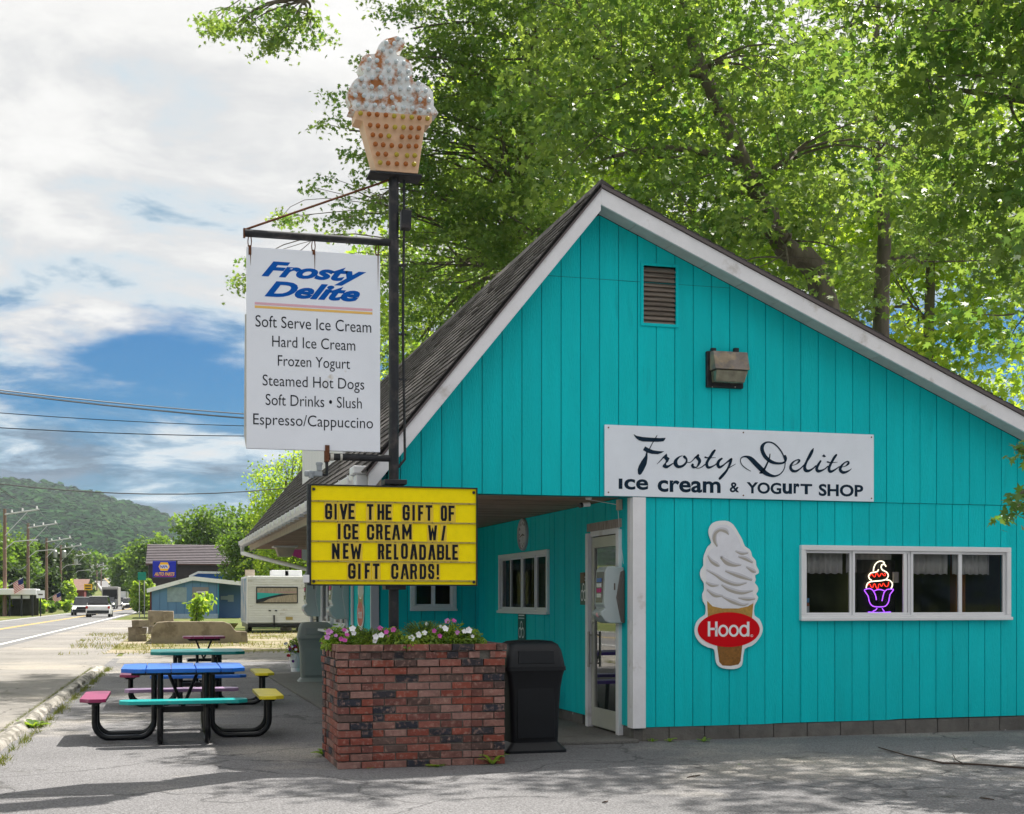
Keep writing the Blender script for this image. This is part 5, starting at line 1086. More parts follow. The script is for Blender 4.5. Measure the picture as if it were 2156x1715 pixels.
# ================================================================== PICNIC TABLES
PC = {'blue': (.010, .115, .50), 'teal': (.005, .34, .33), 'yellow': (.80, .66, .02), 'magenta': (.25, .02, .09), 'lavender': (.40, .25, .42), 'purple': (.14, .05, .42), 'green': (.004, .20, .18)}
def paint(c): return mat('painted_'+c, PC[c], .36, var=.10, vscale=5, bump=.10, bscale=25, spec=.5, col2=tuple(v*.75+.10 for v in PC[c]), fac2=(.60, .74), s2=7)
def slab(mb, x0, x1, y0, y1, z0, z1, cut=(0, 0, 0, 0)):
    P = []
    for (x, y, k, dx, dy) in ((x0, y0, 0, 1, 1), (x1, y0, 1, -1, 1), (x1, y1, 2, -1, -1), (x0, y1, 3, 1, -1)):
        c = cut[k]
        if c: a_, b_ = (x, y+dy*c, z0), (x+dx*c, y, z0); P += [a_, b_] if k in (0, 2) else [b_, a_]
        else: P.append((x, y, z0))
    return mb.prism(P, (0, 0, z1-z0))
def picnic(label, cx, cy, rz, top, benches, TW_=1.26, n=5, z0=0, sides=4):
    t = thing('picnic_table', label, 'picnic table', (0, 0, 0), 'painted picnic tables in front of the shop'); R = TW_/2
    sw = TW_/n
    for k in range(n):
        x0 = -R+k*sw; c = .13
        slab(MB(), x0+.004, x0+sw-.004, -R, R, .725, .768, (c if k == 0 else 0, c if k == n-1 else 0, c if k == n-1 else 0, c if k == 0 else 0)).build('tabletop_board', paint(top), t, bevel=.006)
    f = MB().box(-R+.10, R-.10, -.30, -.24, .685, .722); f.box(-R+.10, R-.10, .24, .30, .685, .722); f.build('top_frame', BLKP, t, bevel=.004)
    names = list(benches); SO = R+.27
    for i, c in enumerate(names):           # 0 front(-y) 1 right 2 back 3 left
        if not c: continue
        a_ = i*math.pi/2; ca_, sa_ = math.cos(a_), math.sin(a_); rot = lambda v: (v[0]*ca_-v[1]*sa_, v[0]*sa_+v[1]*ca_, v[2])
        mb = MB(); slab(mb, -R, R, -SO-.13, -SO+.13, .43, .468, (.09, .09, .05, .05)); mb.v = [rot(v) for v in mb.v]; mb.build('seat', paint(c), t, bevel=.006)
        for s in (-1, 1):
            L_ = .235*s; r_ = .16
            path = [(L_, -SO, .405), (L_, -SO, .03+r_+.0)]+[(L_, -SO+r_-r_*math.cos(u), .03+r_-r_*math.sin(u)) for u in [k*math.pi/12 for k in range(1, 7)]]
            xi = -.30; path += [(L_, xi-r_+r_*math.sin(u), .03+r_-r_*math.cos(u)) for u in [k*math.pi/12 for k in range(0, 7)]]+[(L_, xi, .03+r_), (L_, xi, .72)]
            MB().tube([rot(v) for v in path], .030, 10).build('leg_tube', BLKP, t, smooth=True)
            mb = MB().prism([(L_-.028, -SO-.10, .43), (L_-.028, -SO+.10, .43), (L_-.028, -SO+.05, .385), (L_-.028, -SO-.05, .385)], (.056, 0, 0)); mb.v = [rot(v) for v in mb.v]; mb.build('seat_bracket', BLKP, t)
    MB().box(-.30, .30, -.03, .03, .27, .335).build('cross_beam', BLKP, t, bevel=.005)
    v_ = MB().tube([(0, 0, .32), (-.16, 0, .715)], .018, 8); v_.tube([(0, 0, .32), (.16, 0, .715)], .018, 8); v_.build('v_brace', BLKP, t)
    for s in (-1, 1): MB().box(s*.30-.02, s*.30+.02, -.26, .26, .28, .33).build('side_beam', BLKP, t)
    t.location = (cx, cy, z0); t.rotation_euler = (0, 0, rz); return t
picnic('blue-topped picnic table with teal, yellow, lavender and magenta benches, nearest the camera', .42, 14.75, math.radians(-1), 'blue', ('teal', 'yellow', 'lavender', 'magenta'))
t2 = picnic('teal-topped picnic table just behind the blue-topped one', .74, 19.2, math.radians(89), 'green', ('yellow', 'lavender', 'magenta', 'blue'))
picnic('small magenta-topped picnic table farthest from the camera', 1.15, 26.6, 0, 'magenta', ('', '', '', ''), TW_=.80, n=4)
def bench_table(label, x0, x1, yc):
    t = thing('picnic_table', label, 'picnic table', (x0, yc, .04), 'painted picnic tables in front of the shop')
    for k in range(3): slab(MB(), x0, x1, yc-.36+k*.24, yc-.125+k*.24, .78, .82, ).build('tabletop_board', paint('purple'), t, bevel=.005)
    for s in (-1, 1): slab(MB(), x0, x1+.02, yc+s*.66-.13, yc+s*.66+.13, .45, .49).build('seat', paint('purple'), t, bevel=.005)
    for x in (x0+.25, x1-.30):
        MB().tube([(x, yc-.66, .45), (x, yc-.60, .07), (x, yc+.60, .07), (x, yc+.66, .45)], .025, 8).build('leg_tube', BLKP, t, smooth=True)
        l = MB().tube([(x, yc-.35, .08), (x, yc+.3, .78)], .022, 8); l.tube([(x, yc+.35, .08), (x, yc-.3, .78)], .022, 8); l.build('crossed_legs', BLKP, t)
bench_table('purple picnic table under the porch, mostly hidden by the black bin', 3.15, 4.62, 16.1)

# ================================================================== SMALL THINGS ON THE WALLS
DISP = mat('dispenser_grey', (.42, .47, .48), .35); DISD = mat('dispenser_window', (.13, .11, .10), .25)
def dispenser(label, y, z0, zt, s=1.0, group='wall dispensers', xw=None):
    """paper dispenser hanging on a wall that faces -X: tall body, flared lower lip"""
    xw = WX-.02 if xw is None else xw; t = thing('paper_dispenser', label, 'dispenser', (xw, y, z0), group); h = zt-z0; w = .30*s; D = .26*s
    prof = [(0, 0), (-.62, 0), (-.80, .035), (-.98, .14), (-1.0, .20), (-.80, .255), (-.88, .33), (-.80, .93), (-.70, .99), (-.5, 1.0), (-.20, .985), (0, .98)]
    pts = [(xw+a*D, y-w/2, z0+b*h) for a, b in prof]
    MB().prism(pts, (0, w, 0)).build('housing', DISP, t, bevel=.012)
    MB().prism([(xw-.885*D, y-w*.36, z0+.36*h), (xw-.83*D, y-w*.36, z0+.90*h), (xw-.76*D, y-w*.36, z0+.90*h), (xw-.81*D, y-w*.36, z0+.36*h)], (0, w*.72, 0)).build('view_window', DISD, t)
    for k, c_ in enumerate(((.75, .75, .72), (.65, .02, .25), (.75, .75, .75), (.1, .2, .5))): MB().box(xw-.845*D-.014, xw-.8*D, y-w*.2, y+w*.2, z0+(.45+k*.09)*h, z0+(.52+k*.09)*h).build('printed_card', mat('card_%d' % k, c_, .5), t)
    MB().prism([(xw, y-w/2-.02, z0+.0*h), (xw-.14*D, y-w/2-.02, z0+.02*h), (xw-.34*D, y-w/2-.02, z0+.45*h), (xw-.16*D, y-w/2-.02, z0+.90*h), (xw, y-w/2-.02, z0+.93*h)], (0, w+.04, 0)).build('side_bracket', DISD if xw > 4 else DISP, t, bevel=.006)
    MB().box(xw-.44*D, xw-.38*D, y-w/2-.004, y-w/2, z0+.58*h, z0+.70*h).build('latch', DISD, t)
    mb = MB(); mb.lathe([(.02, -.05), (.035, -.03), (.03, .0), (.012, .02)], (xw-.90*D, y, z0+.15*h), 8, 'Y'); mb.build('paper_end', mat('paper_pink', (.72, .40, .42), .9, var=.3, vscale=30), t)
    return t
yd = onX(1306, 1250, WX).y-.02
zz0, zz1 = onX(1300, 1313, WX-.12).z, onX(1300, 1192, WX-.12).z
dispenser('pale grey paper dispenser mounted right of the glazed door', yd, zz0, zz1)
for lab, yy in (('grey paper dispenser nearer the grey bin corner, left of the two under the board', 25.45), ('grey paper dispenser between two grey posts, right of the two under the board', 21.9)):
    dispenser(lab, yy, 1.16, 2.05, 1.25, xw=LX-.02)
# clock
ck = onX(1101, 1126, WX-.03)
t = thing('wall_clock', 'round grey-rimmed clock high on the porch wall', 'clock', tuple(ck)); r_ = .215
MB().lathe([(r_, 0.0), (r_, -.03), (r_*.93, -.045), (r_*.86, -.03), (r_*.86, -.022), (.001, -.022)], (ck.x+.02, ck.y, ck.z), 32, 'X').build('rim', mat('grey_rim', (.42, .42, .46), .35), t, smooth=True)
MB().lathe([(r_*.85, 0), (r_*.85, -.002)], (ck.x-.003, ck.y, ck.z), 32, 'X').build('dial', mat('dial', (.62, .62, .66), .4), t)
for a_, l_, w_ in ((100, .10, .012), (255, .15, .009), (160, .16, .004)):
    aa = math.radians(a_); d = Vector((0, -math.sin(aa), math.cos(aa))); n_ = Vector((0, d.z, -d.y)); o_ = Vector((ck.x-.008, ck.y, ck.z))
    MB().add([o_+n_*w_, o_-n_*w_, o_-n_*w_*.4+d*l_, o_+n_*w_*.4+d*l_], [(0, 1, 2, 3)]).build('hand', RUST if a_ == 255 else FR, t)
for h in range(12):
    aa = 2*math.pi*h/12; text('numeral', str(h or 12), FR, t, -(ck.y-math.sin(aa)*r_*.70)-.016+0, -(ck.y-math.sin(aa)*r_*.70)+.016, ck.z+math.cos(aa)*r_*.70-.017, ck.z+math.cos(aa)*r_*.70+.017, ck.x-.006, mapping='X', fit='box')
# camera under the soffit
p = onY(1226, 1064, WY+.4); t = thing('security_camera', 'small black and white security camera under the porch ceiling', 'camera', (p.x, p.y, SOFZ))
MB().lathe([(.035, 0), (.032, -.02)], (p.x+.07, p.y, SOFZ), 12).build('mount', WHITEC, t); MB().tube([(p.x+.08, p.y, p.z+.01), (p.x-.01, p.y-.02, p.z)], .024, 12).build('body', WHITEC, t, smooth=True); MB().tube([(p.x-.01, p.y-.02, p.z), (p.x-.04, p.y-.03, p.z-.008)], .027, 12).build('lens', FR, t, smooth=True)
MB().tube([(p.x+.07, p.y, SOFZ-.02), (p.x+.5, p.y-.05, SOFZ-.09), (WX-.03, WY+.4, SOFZ-.05), (WX-.03, WY+.35, SOFZ-.3), (WX-.02, WY+.25, SOFZ-.7)], .0035, 5).build('cable', WHITEC, t)
MB().box(WX-.06, WX-.02, WY+.28, WY+.36, SOFZ-.13, SOFZ-.02).build('junction', CRM, t)
# eave light at the far end
p = at(622, 1160, 27); t = thing('eave_light', 'square white light fixture under the far end of the eave', 'lamp', (2.75, 26.9, SOFZ))
MB().add([(2.55, 26.7, SOFZ), (2.95, 26.7, SOFZ), (2.95, 27.1, SOFZ), (2.55, 27.1, SOFZ), (2.62, 26.77, SOFZ-.22), (2.88, 26.77, SOFZ-.22), (2.88, 27.03, SOFZ-.22), (2.62, 27.03, SOFZ-.22)], [(0, 1, 2, 3), (7, 6, 5, 4), (0, 4, 5, 1), (1, 5, 6, 2), (2, 6, 7, 3), (3, 7, 4, 0)]).build('shade', CRM, t, bevel=.01)
MB().box(2.51, 2.99, 26.66, 27.14, SOFZ-.04, SOFZ).build('ceiling_plate', VINYL, t, bevel=.01)
# notices
def notice(label, c, w_, h_, plane='X'):
    t = thing('notice', label, 'notice', tuple(c), 'small dark notices on the porch wall')
    x = c.x; MB().box(x-.006, x, c.y-w_/2, c.y+w_/2, c.z-h_/2, c.z+h_/2).build('plate', mat('notice_green', (.012, .085, .075), .4), t)
    m_ = MB()
    f = lambda u, z_, r_, w2: ribbon(m_, [(u+r_*math.cos(k*math.pi/6), z_+r_*math.sin(k*math.pi/6), w2) for k in range(13)], lambda a, b: (x-.009, c.y-a*w_, c.z+b*h_), 1)
    f(0, .04, .13, .05); f(-.2, -.2, .16, .05); f(.2, -.2, .16, .05)
    m_.box(x-.009, x-.008, c.y-w_*.38, c.y+w_*.38, c.z+h_*.27, c.z+h_*.30); m_.box(x-.009, x-.008, c.y-w_*.38, c.y+w_*.38, c.z+h_*.36, c.z+h_*.40); m_.build('print', WHITEC, t)
notice('small dark green notice under the porch window', onX(1099, 1320, WX-.02), .36, .40)
notice('small dark green notice left of the glazed door frame', onX(1230, 1241, WX-.02), .26, .36)
c = onX(1228, 1217, WX-.02); t = thing('doorbell_plate', 'small brown plate above the notice by the door', 'plate', tuple(c)); MB().box(c.x-.015, c.x, c.y-.07, c.y+.07, c.z-.06, c.z+.06).build('plate', mat('brown_plate', (.14, .09, .05), .5), t)
# cone sign on the service wall
hx = LX-.035; ya, yb = 20.75, 20.1
t = thing('cone_cutout_sign', 'faded cut-out cone sign on the narrow street wall, seen edge-on behind the marquee', 'sign', (hx, 20.4, .95)); t['label'] = 'faded cut-out cone sign on the narrow street wall left of the sign pole'
uu = lambda x, y: (hx, ya+(yb-ya)*(x-120)/685, 2.45-(y-90)/1490*1.62)
MB().prism([uu(x, y) for x, y in outl], (.012, 0, 0)).build('plate', WHITEC, t)
u2 = lambda x, y, d: (hx-d, uu(x, y)[1], uu(x, y)[2])
k_ = lambda pts, d: MB().add([u2(x, y, d) for x, y in pts], [tuple(range(len(pts)))])
k_([(463+312*math.cos(a), 1185+175*math.sin(a)) for a in [k*math.pi/20 for k in range(40)]], .003).build('red_oval', mat('faded_red', (.55, .13, .09), .5), t)
k_([(245, 895), (400, 972), (560, 972), (712, 905), (695, 1080), (255, 1080)], .002).build('printed_cone', CONEM, t); k_([(330, 345), (300, 220), (420, 130), (560, 260), (680, 470), (735, 600), (725, 870), (600, 960), (320, 940), (232, 800), (240, 470)], .002).build('printed_cream', mat('faded_cream', (.55, .53, .50), .5, var=.1, vscale=20), t)
text('oval_lettering', 'Hood', WHITEC, t, -uu(255, 0)[1], -uu(670, 0)[1], uu(0, 1250)[2], uu(0, 1105)[2], hx-.004, mapping='X')
# board standing on the roof slope and banner at the far eave
def roofpt(px, py):
    d = ray(px, py); tt = (EYE-(RZ-1.234*RX))/(1.234*d.x-d.z); return Vector((0, 0, EYE))+d*tt
ra, rb = roofpt(626, 1037), roofpt(735, 948); rx_ = (ra.x+rb.x)/2; ztb = ra.z+.95
t = thing('roof_sign', 'white board sign standing on the shingle roof behind the menu sign', 'sign', (rx_, (ra.y+rb.y)/2, ra.z))
MB().prism([(rx_, ra.y, ra.z), (rx_, ra.y, ztb-.12), (rx_, ra.y-.35, ztb), (rx_, rb.y, ztb), (rx_, rb.y, ra.z)], (.05, 0, 0)).build('panel', mat('painted_ply', (.74, .73, .76), .5, var=.06, stretch=(1, 6, .5), vscale=3), t)
MB().box(rx_-.012, rx_+.06, rb.y, ra.y, ra.z-.05, ra.z+.02).build('base_flashing', mat('dark_flashing', (.03, .05, .05), .5), t)
t = thing('awning', 'pink and white striped awning beyond the far end of the eave', 'awning', (3.4, 29.4, 2.0))
for k, c_ in enumerate(((.80, .08, .36), (.78, .76, .78), (.80, .08, .36), (.78, .76, .78), (.80, .08, .36))):
    xa, xb = 2.95+k*.42, 2.95+(k+1)*.42-.01; z_ = lambda x: 2.58-(x-2.75)*.34
    MB().prism([(xa, 29.3, 2.75), (xb, 29.3, 2.75), (xb, 29.3, z_(xb)), (xa, 29.3, z_(xa))], (0, .03, 0)).build('stripe_panel', mat('awning_%d' % (k % 2), c_, .6), t)

# ================================================================== ALONG THE STREET
# retaining wall and stacked blocks
def rough_box(mb, x0, x1, y0, y1, z0, z1, jit=.02):
    k = len(mb.v); mb.box(x0, x1, y0, y1, z0, z1)
    for i in range(k, len(mb.v)): v = mb.v[i]; mb.v[i] = tuple(v[j]+rng.normal(0, jit) for j in range(3))
RET = mat('old_concrete', (.30, .25, .19), .95, var=.3, vscale=1.2, bump=.8, bscale=12, col2=(.15, .12, .09), fac2=(.5, .62), s2=1.2)
a, b = onZ(318, 1357), onZ(520, 1354); zt = .74
t = thing('concrete_wall', 'low weathered concrete retaining wall with rounded broken ends', 'wall', (a.x, a.y, 0))
prof = [(0, 0), (.0, .40), (.06, .58), (.22, .73), (.6, .755), (1.4, .75), (2.6, .74), (2.85, .66), (2.98, .48), (3.05, .42), (3.45, .40), (3.5, 0)]
MB().prism([(a.x+u*(b.x-a.x)/3.5, a.y, z) for u, z in prof], (0, .35, 0)).build('cast_wall', RET, t, bevel=.03)
t2_ = MB().add([(a.x+.1, a.y+.3, .70), (b.x-.3, a.y+.3, .68), (b.x-.2, a.y+8, .02), (a.x+.1, a.y+8, .02)], [(0, 1, 2, 3)]); tag(t2_.build('grass_bank', GRNDM), kind='structure')
blk = [(270, 1352, 0), (285, 1352, 0), (270, 1352, 1), (286, 1352, 1), (278, 1352, 2), (292, 1352, 2)]
labs = ['grey block bottom left of the small block stack', 'grey block bottom right of the small block stack', 'grey block middle left of the small stack', 'grey block middle right of the small stack', 'grey block on top of the small stack, left', 'grey block on top of the small stack, right']
for i, (px, py, l_) in enumerate(blk):
    p = onZ(px, py); mb = MB(); rough_box(mb, p.x, p.x+.36, p.y, p.y+.4, l_*.26, l_*.26+.25, .012)
    tag(mb.build('concrete_block', RET, bevel=.01), labs[i], 'block', 'loose concrete blocks by the grass')
for i, (px, w_) in enumerate(((312, .75), (345, .32))):
    p = onZ(px, 1336); mb = MB(); rough_box(mb, p.x, p.x+w_*1.2, p.y, p.y+.6, .35, 1.0, .02); tag(mb.build('concrete_block', RET, bevel=.02), ('large grey block standing above the left end of the low wall', 'narrower grey block standing above the low wall')[i], 'block', 'loose concrete blocks by the grass')
    mb = MB(); rough_box(mb, p.x, p.x+w_*1.2, p.y+.02, p.y+.62, 0, .35, .01); tag(mb.build('concrete_block', RET, bevel=.02), ('lower block under the large block at the end of the low wall', 'lower block under the narrower block by the low wall')[i], 'block', 'loose concrete blocks by the grass')
# grasses
n = 16000; X_ = rng.uniform(-2.2, 9, n); Y_ = rng.uniform(37, 62, n); k_ = (np.sin(X_*1.3+Y_*.5)+np.sin(Y_*.9)+rng.normal(0, .5, n)) > -.1; k_ &= ~((X_ > a.x-.2) & (X_ < b.x+.2) & (Y_ > a.y-.1) & (Y_ < a.y+.5))
P = np.column_stack([X_, Y_, np.full(n, .0)])[k_]; al = rng.normal(0, .45, P.shape); al[:, 2] = 1
leaf_mesh('dry_grass', P, rng.normal(size=P.shape), rng.uniform(.05, .15, len(P)), leaf_mat('dry_blade', (.24, .20, .07), (.10, .15, .03), 1.2), 'blade', None, None, align=al, squash=2.0)

# camper trailer
CAMP = mat('camper_siding', (.62, .63, .64), .5, var=.10, vscale=1.2, bump=.0, col2=(.40, .37, .33), fac2=(.60, .72), s2=1.5)
p = onZ(520, 1334); cx0 = p.x; cy = p.y; cw = onY(652, 1300, cy).x-cx0; s_ = cy/58; ctop = onY(520, 1213, cy).z
t = thing('camper_trailer', 'weathered white camper trailer with painted rear window', 'camper', (cx0+cw/2, cy, 0))
zb = .42
MB().box(cx0+.01, cx0+cw-.01, cy+.01, cy+3.9, zb, ctop).build('body', CAMP, t, bevel=.05)
k = 0; z = zb+.06
while z < ctop-.08:
    MB().prism([(cx0+.04, cy-.012, z), (cx0+.04, cy+.012, z+.10), (cx0+.04, cy+.012, z)], (cw-.08, 0, 0)).build('siding_strip', CAMP, t); z += .105
MB().box(cx0-.02, cx0+.03, cy-.025, cy+.05, zb, ctop).build('corner_moulding', VINYL, t); MB().box(cx0+cw-.03, cx0+cw+.02, cy-.025, cy+.05, zb, ctop).build('corner_moulding', VINYL, t)
q0, q1 = onY(539, 1236, cy), onY(627, 1271, cy)
MB().box(q0.x, q1.x, cy-.05, cy-.01, q1.z, q0.z).build('window_frame', FR, t, bevel=.05)
mb = MB().box(q0.x+.05, q1.x-.05, cy-.054, cy-.05, q1.z+.05, q0.z-.05); wf = mb.build('painted_window', mat('mural_sand', (.30, .26, .21), .4, var=.3, vscale=5, stretch=(6, 1, 1)), t)
ww, hh = q1.x-q0.x-.1, q0.z-q1.z-.1; fx = lambda u, v: (q0.x+.05+u*ww, cy-.056, q1.z+.05+v*hh); fy = lambda u, v: (q0.x+.05+u*ww, cy-.058, q1.z+.05+v*hh)
MB().add([fx(0, .68), fx(.75, .58), fx(.5, .42), fx(.2, .18), fx(0, .12)], [(0, 1, 2, 3, 4)]).build('mural_sea', mat('mural_sea', (.03, .35, .36), .4), t)
MB().add([fy(0, .0), fy(.15, .03), fy(.3, .25), fy(.5, .38), fy(.8, .52), fy(1, .56), fy(1, .60), fy(.6, .58), fy(.3, .40), fy(0, .20)], [tuple(range(10))]).build('mural_wave', mat('mural_dark', (.015, .02, .03), .4), t)
MB().box(fx(0, 0)[0], fx(1, 0)[0], cy-.0565, cy-.0562, fx(0, .69)[2], fx(0, .73)[2]).build('mural_line', mat('mural_pink', (.40, .20, .28), .4), t)
MB().box(cx0+.05, cx0+cw-.05, cy+.1, cy+3.8, .25, zb).build('chassis', FR, t); MB().box(cx0+.02, cx0+cw-.02, cy-.06, cy+.06, .30, zb-.01).build('rear_bumper', FR, t)
for px_ in (588, 615): r0 = onY(px_, 1218, cy+1); MB().box(r0.x-.35, r0.x+.45, cy+1, cy+1.8, ctop, ctop+.28).build('roof_unit', VINYL, t, bevel=.04)
r0 = onY(524, 1218, cy+.6); MB().box(r0.x-.15, r0.x+.25, cy+.5, cy+.9, ctop, ctop+.28).build('roof_vent', CRM, t)
for px_ in (568, 581): r0 = onY(px_, 1286, cy); MB().box(r0.x-.05, r0.x+.05, cy-.03, cy, r0.z-.03, r0.z+.02).build('marker_light', FR, t)
r0 = onY(577, 1310, cy); MB().box(r0.x-.03, r0.x+.03, cy-.06, cy, r0.z-.25, r0.z+.3).build('ladder_bracket', FR, t)
r0 = onY(609, 1303, cy); MB().box(r0.x-.15, r0.x+.15, cy-.03, cy, r0.z-.05, r0.z+.08).build('number_plate', mat('plate_tan', (.35, .28, .10), .5), t)
for yy in (cy+1.6, cy+2.4):
    for xx2 in (cx0+.12, cx0+cw-.32): MB().lathe([(.34, 0), (.34, .2)], (xx2, yy, .34), 16, 'X').build('wheel', FR, t)
gm = mat('graffiti_stripes', (.45, .42, .44), .5, col2=(.03, .18, .35), fac2=(.5, .55), s2=3, stretch=(1, 2, .5)); MB().box(cx0-.0, cx0+.009, cy+.1, cy+3.8, zb+.1, ctop-.1).build('painted_side', gm, t)

# blue house and the dark barn
BL = mat('slate_blue_boards', (.11, .22, .38), .7, var=.08, vscale=.4, rnd=.05); BLD = mat('deep_blue_boards', (.06, .13, .28), .7); 
gx = onZ(313, 1303).x; Yh = onZ(313, 1303).y; 
def hp(px, py, dy=0): return onY(px, py, Yh+dy)
t = thing('blue_house', 'low slate-blue board building with white fascia and window air conditioner', 'building', (gx+3, Yh, 0))
xl_, xr_, xp = hp(319, 1300).x, hp(460, 1300).x, hp(405, 1213).x; zL, zP, zR_ = hp(312, 1240).z, hp(405, 1214).z, hp(520, 1228).z
zf = lambda x: zL+(zP-zL)*(x-hp(312, 0).x)/(xp-hp(312, 0).x) if x < xp else zP+(zR_-zP)*(x-xp)/(hp(520, 0).x-xp)
x = xl_; bw = .62; wl_ = MB().prism([(xl_, Yh+.05, 0), (xr_, Yh+.05, 0), (xr_, Yh+.05, zf(xr_)-.1), (xp, Yh+.05, zP-.1), (xl_, Yh+.05, zf(xl_)-.1)], (0, 10, 0)).build('wall', BLD, t)
while x < xr_-.1:
    x2 = min(x+bw, xr_)
    MB().prism([(x+.015, Yh, .35), (x2-.015, Yh, .35), (x2-.015, Yh, zf(x2)-.15), (x+.015, Yh, zf(x)-.15)], (0, .05, 0)).build('wall_board', BL, wl_); x = x2
MB().box(xl_, xr_, Yh-.02, Yh+.04, 0, .36).build('skirting', mat('pale_blue', (.32, .42, .52), .8, var=.15), t)
MB().box(xl_-.12, xl_, Yh-.05, Yh+.1, 0, zL).build('corner_post', mat('maroon', (.10, .02, .03), .6), t)
xe = hp(524, 0).x
MB().prism([(xr_, Yh+1.6, 0), (xe, Yh+1.6, 0), (xe, Yh+1.6, zf(xe)-.1), (xr_, Yh+1.6, zf(xr_)-.1)], (0, 8, 0)).build('porch_wall', BLD, t)
MB().box(xr_-.05, xr_+.03, Yh-.02, Yh+1.6, 0, zf(xr_)-.1).build('corner_board', mat('cyan_board', (.03, .25, .38), .6), t)
xa = hp(312, 0).x-.1
for (p1_, z1_, p2_, z2_) in ((xa, zL, xp, zP), (xp, zP, xe+.5, zR_)):
    MB().prism([(p1_, Yh-.35, z1_), (p2_, Yh-.35, z2_), (p2_, Yh-.35, z2_-.32), (p1_, Yh-.35, z1_-.32)], (0, .08, 0)).build('fascia', WHITE, t)
    MB().prism([(p1_, Yh-.27, z1_), (p2_, Yh-.27, z2_), (p2_, Yh-.27, z2_-.12), (p1_, Yh-.27, z1_-.12)], (0, 10, 0)).build('roof', mat('grey_roofing', (.25, .24, .25), .9), t)
q0, q1 = hp(413, 1246), hp(431, 1262)
MB().box(q0.x-.3, q1.x+.3, Yh-.03, Yh+.02, q1.z-.05, q0.z+.35).build('patch_board', mat('grey_ply', (.25, .23, .23), .8), t)
ac = MB().box(q0.x, q1.x, Yh-.4, Yh-.02, q1.z, q0.z).build('air_conditioner', VINYL, t, bevel=.03); MB().box(q0.x+.1, q1.x-.1, Yh-.42, Yh-.40, q1.z+.08, q0.z-.08).build('grille', DISD, ac)
q0, q1 = hp(352, 1237), hp(393, 1268); MB().box(q0.x, q1.x, Yh-.02, Yh-.005, q1.z, q0.z).build('faded_board', mat('faded_blue', (.26, .33, .37), .8, var=.15), t)
q0 = hp(485, 1261, 1.6); MB().box(q0.x-.2, q0.x+.25, Yh+1.45, Yh+1.6, q0.z-.25, q0.z+.3).build('meter_box', mat('grey_blue_box', (.25, .30, .35), .6), t)
q0 = hp(470, 1258, 1.6); MB().box(q0.x-.2, q0.x+.35, Yh+1.45, Yh+1.6, q0.z-.2, q0.z+.1).build('meter_box', MATS['grey_blue_box'], t)
p = onZ(489, 1301); g = thing('barbecue', 'black kettle barbecue on the blue porch', 'barbecue', (p.x, p.y, 0)); MB().lathe([(.05, .6), (.3, .7), (.36, .9), (.3, 1.15), (.1, 1.3)], (p.x, p.y, 0), 14).build('kettle', FR, g, smooth=True)
for s in (-1, 1): MB().tube([(p.x+s*.3, p.y, 0), (p.x+s*.15, p.y, .75)], .04, 6).build('leg', FR, g)
p = onZ(499, 1300); mb = MB().box(p.x-.25, p.x+.35, p.y, p.y+.5, 0, .55); o = mb.build('cooler_box', mat('faded_maroon', (.25, .04, .08), .6), bevel=.05); tag(o, 'maroon box beside the black barbecue', 'box')
# bright blue shed roof behind
t = thing('blue_shed', 'bright blue metal-fronted shed behind the slate-blue building', 'building', (gx+5, Yh+14, 0)); Ys = Yh+14
q = [onY(398, 1217, Ys), onY(417, 1208, Ys), onY(520, 1210, Ys)]
MB().prism([(q[0].x, Ys, 0), (q[2].x, Ys, 0), (q[2].x, Ys, q[2].z), (q[1].x, Ys, q[1].z), (q[0].x, Ys, q[0].z)], (0, 6, 0)).build('wall', mat('bright_blue', (.01, .10, .42), .5, var=.1), t)
for a_, b_ in ((q[0], q[1]), (q[1], q[2])): MB().prism([(a_.x, Ys-.2, a_.z), (b_.x, Ys-.2, b_.z), (b_.x, Ys-.2, b_.z+.2), (a_.x, Ys-.2, a_.z+.2)], (0, .2, 0)).build('fascia', WHITE, t)
# barn
Yb = 142; bb = lambda px, py, d=0: onY(px, py, Yb+d)
t = thing('dark_barn', 'dark brown barn-like building with a grey shingle roof', 'building', (bb(400, 0).x, Yb, 0))
x0, x1 = bb(313, 0).x, bb(482, 0).x; z1_, zr1 = bb(400, 1188).z, bb(400, 1148, 5).z
DB = mat('dark_brown_boards', (.045, .036, .042), .8, var=.15, rnd=.08)
wl_ = MB().box(x0, x1, Yb+.06, Yb+9, -.5, z1_).build('wall', DB, t)
z = 0
while z < z1_-.1: MB().prism([(x0, Yb-.02, z), (x0, Yb+.05, z+.30), (x0, Yb+.05, z)], (x1-x0, 0, 0)).build('clapboard', DB, wl_); z += .30
RFM = mat('grey_shingle_roof', (.115, .10, .11), .9, var=.25, vscale=2, stretch=(1, 1, 6), rnd=.05)
rf = MB().add([(x0-.3, Yb-.4, z1_-.05), (x1+.3, Yb-.4, z1_-.05), (x1-.2, Yb+5, zr1), (x0-.1, Yb+5, zr1), (x0-.3, Yb+10, z1_), (x1+.3, Yb+10, z1_)], [(0, 1, 2, 3), (3, 2, 5, 4), (0, 3, 4), (1, 5, 2)]).build('roof', RFM, t)
for k in range(12):
    f0, f1 = k/12, (k+1)/12; mb = MB(); A_ = lambda f: (x0-.3+.2*f, Yb-.42+5.4*f, z1_-.03+(zr1-z1_+.05)*f); Z_ = lambda f: (x1+.3-.5*f, Yb-.42+5.4*f, z1_-.03+(zr1-z1_+.05)*f)
    u_ = Vector((0, -.05, .07)); mb.add([Vector(A_(f0))+u_, Vector(Z_(f0))+u_, Z_(f1), A_(f1), A_(f0), Z_(f0)], [(0, 1, 2, 3), (0, 4, 5, 1)]); mb.build('shingle_course', RFM, rf)
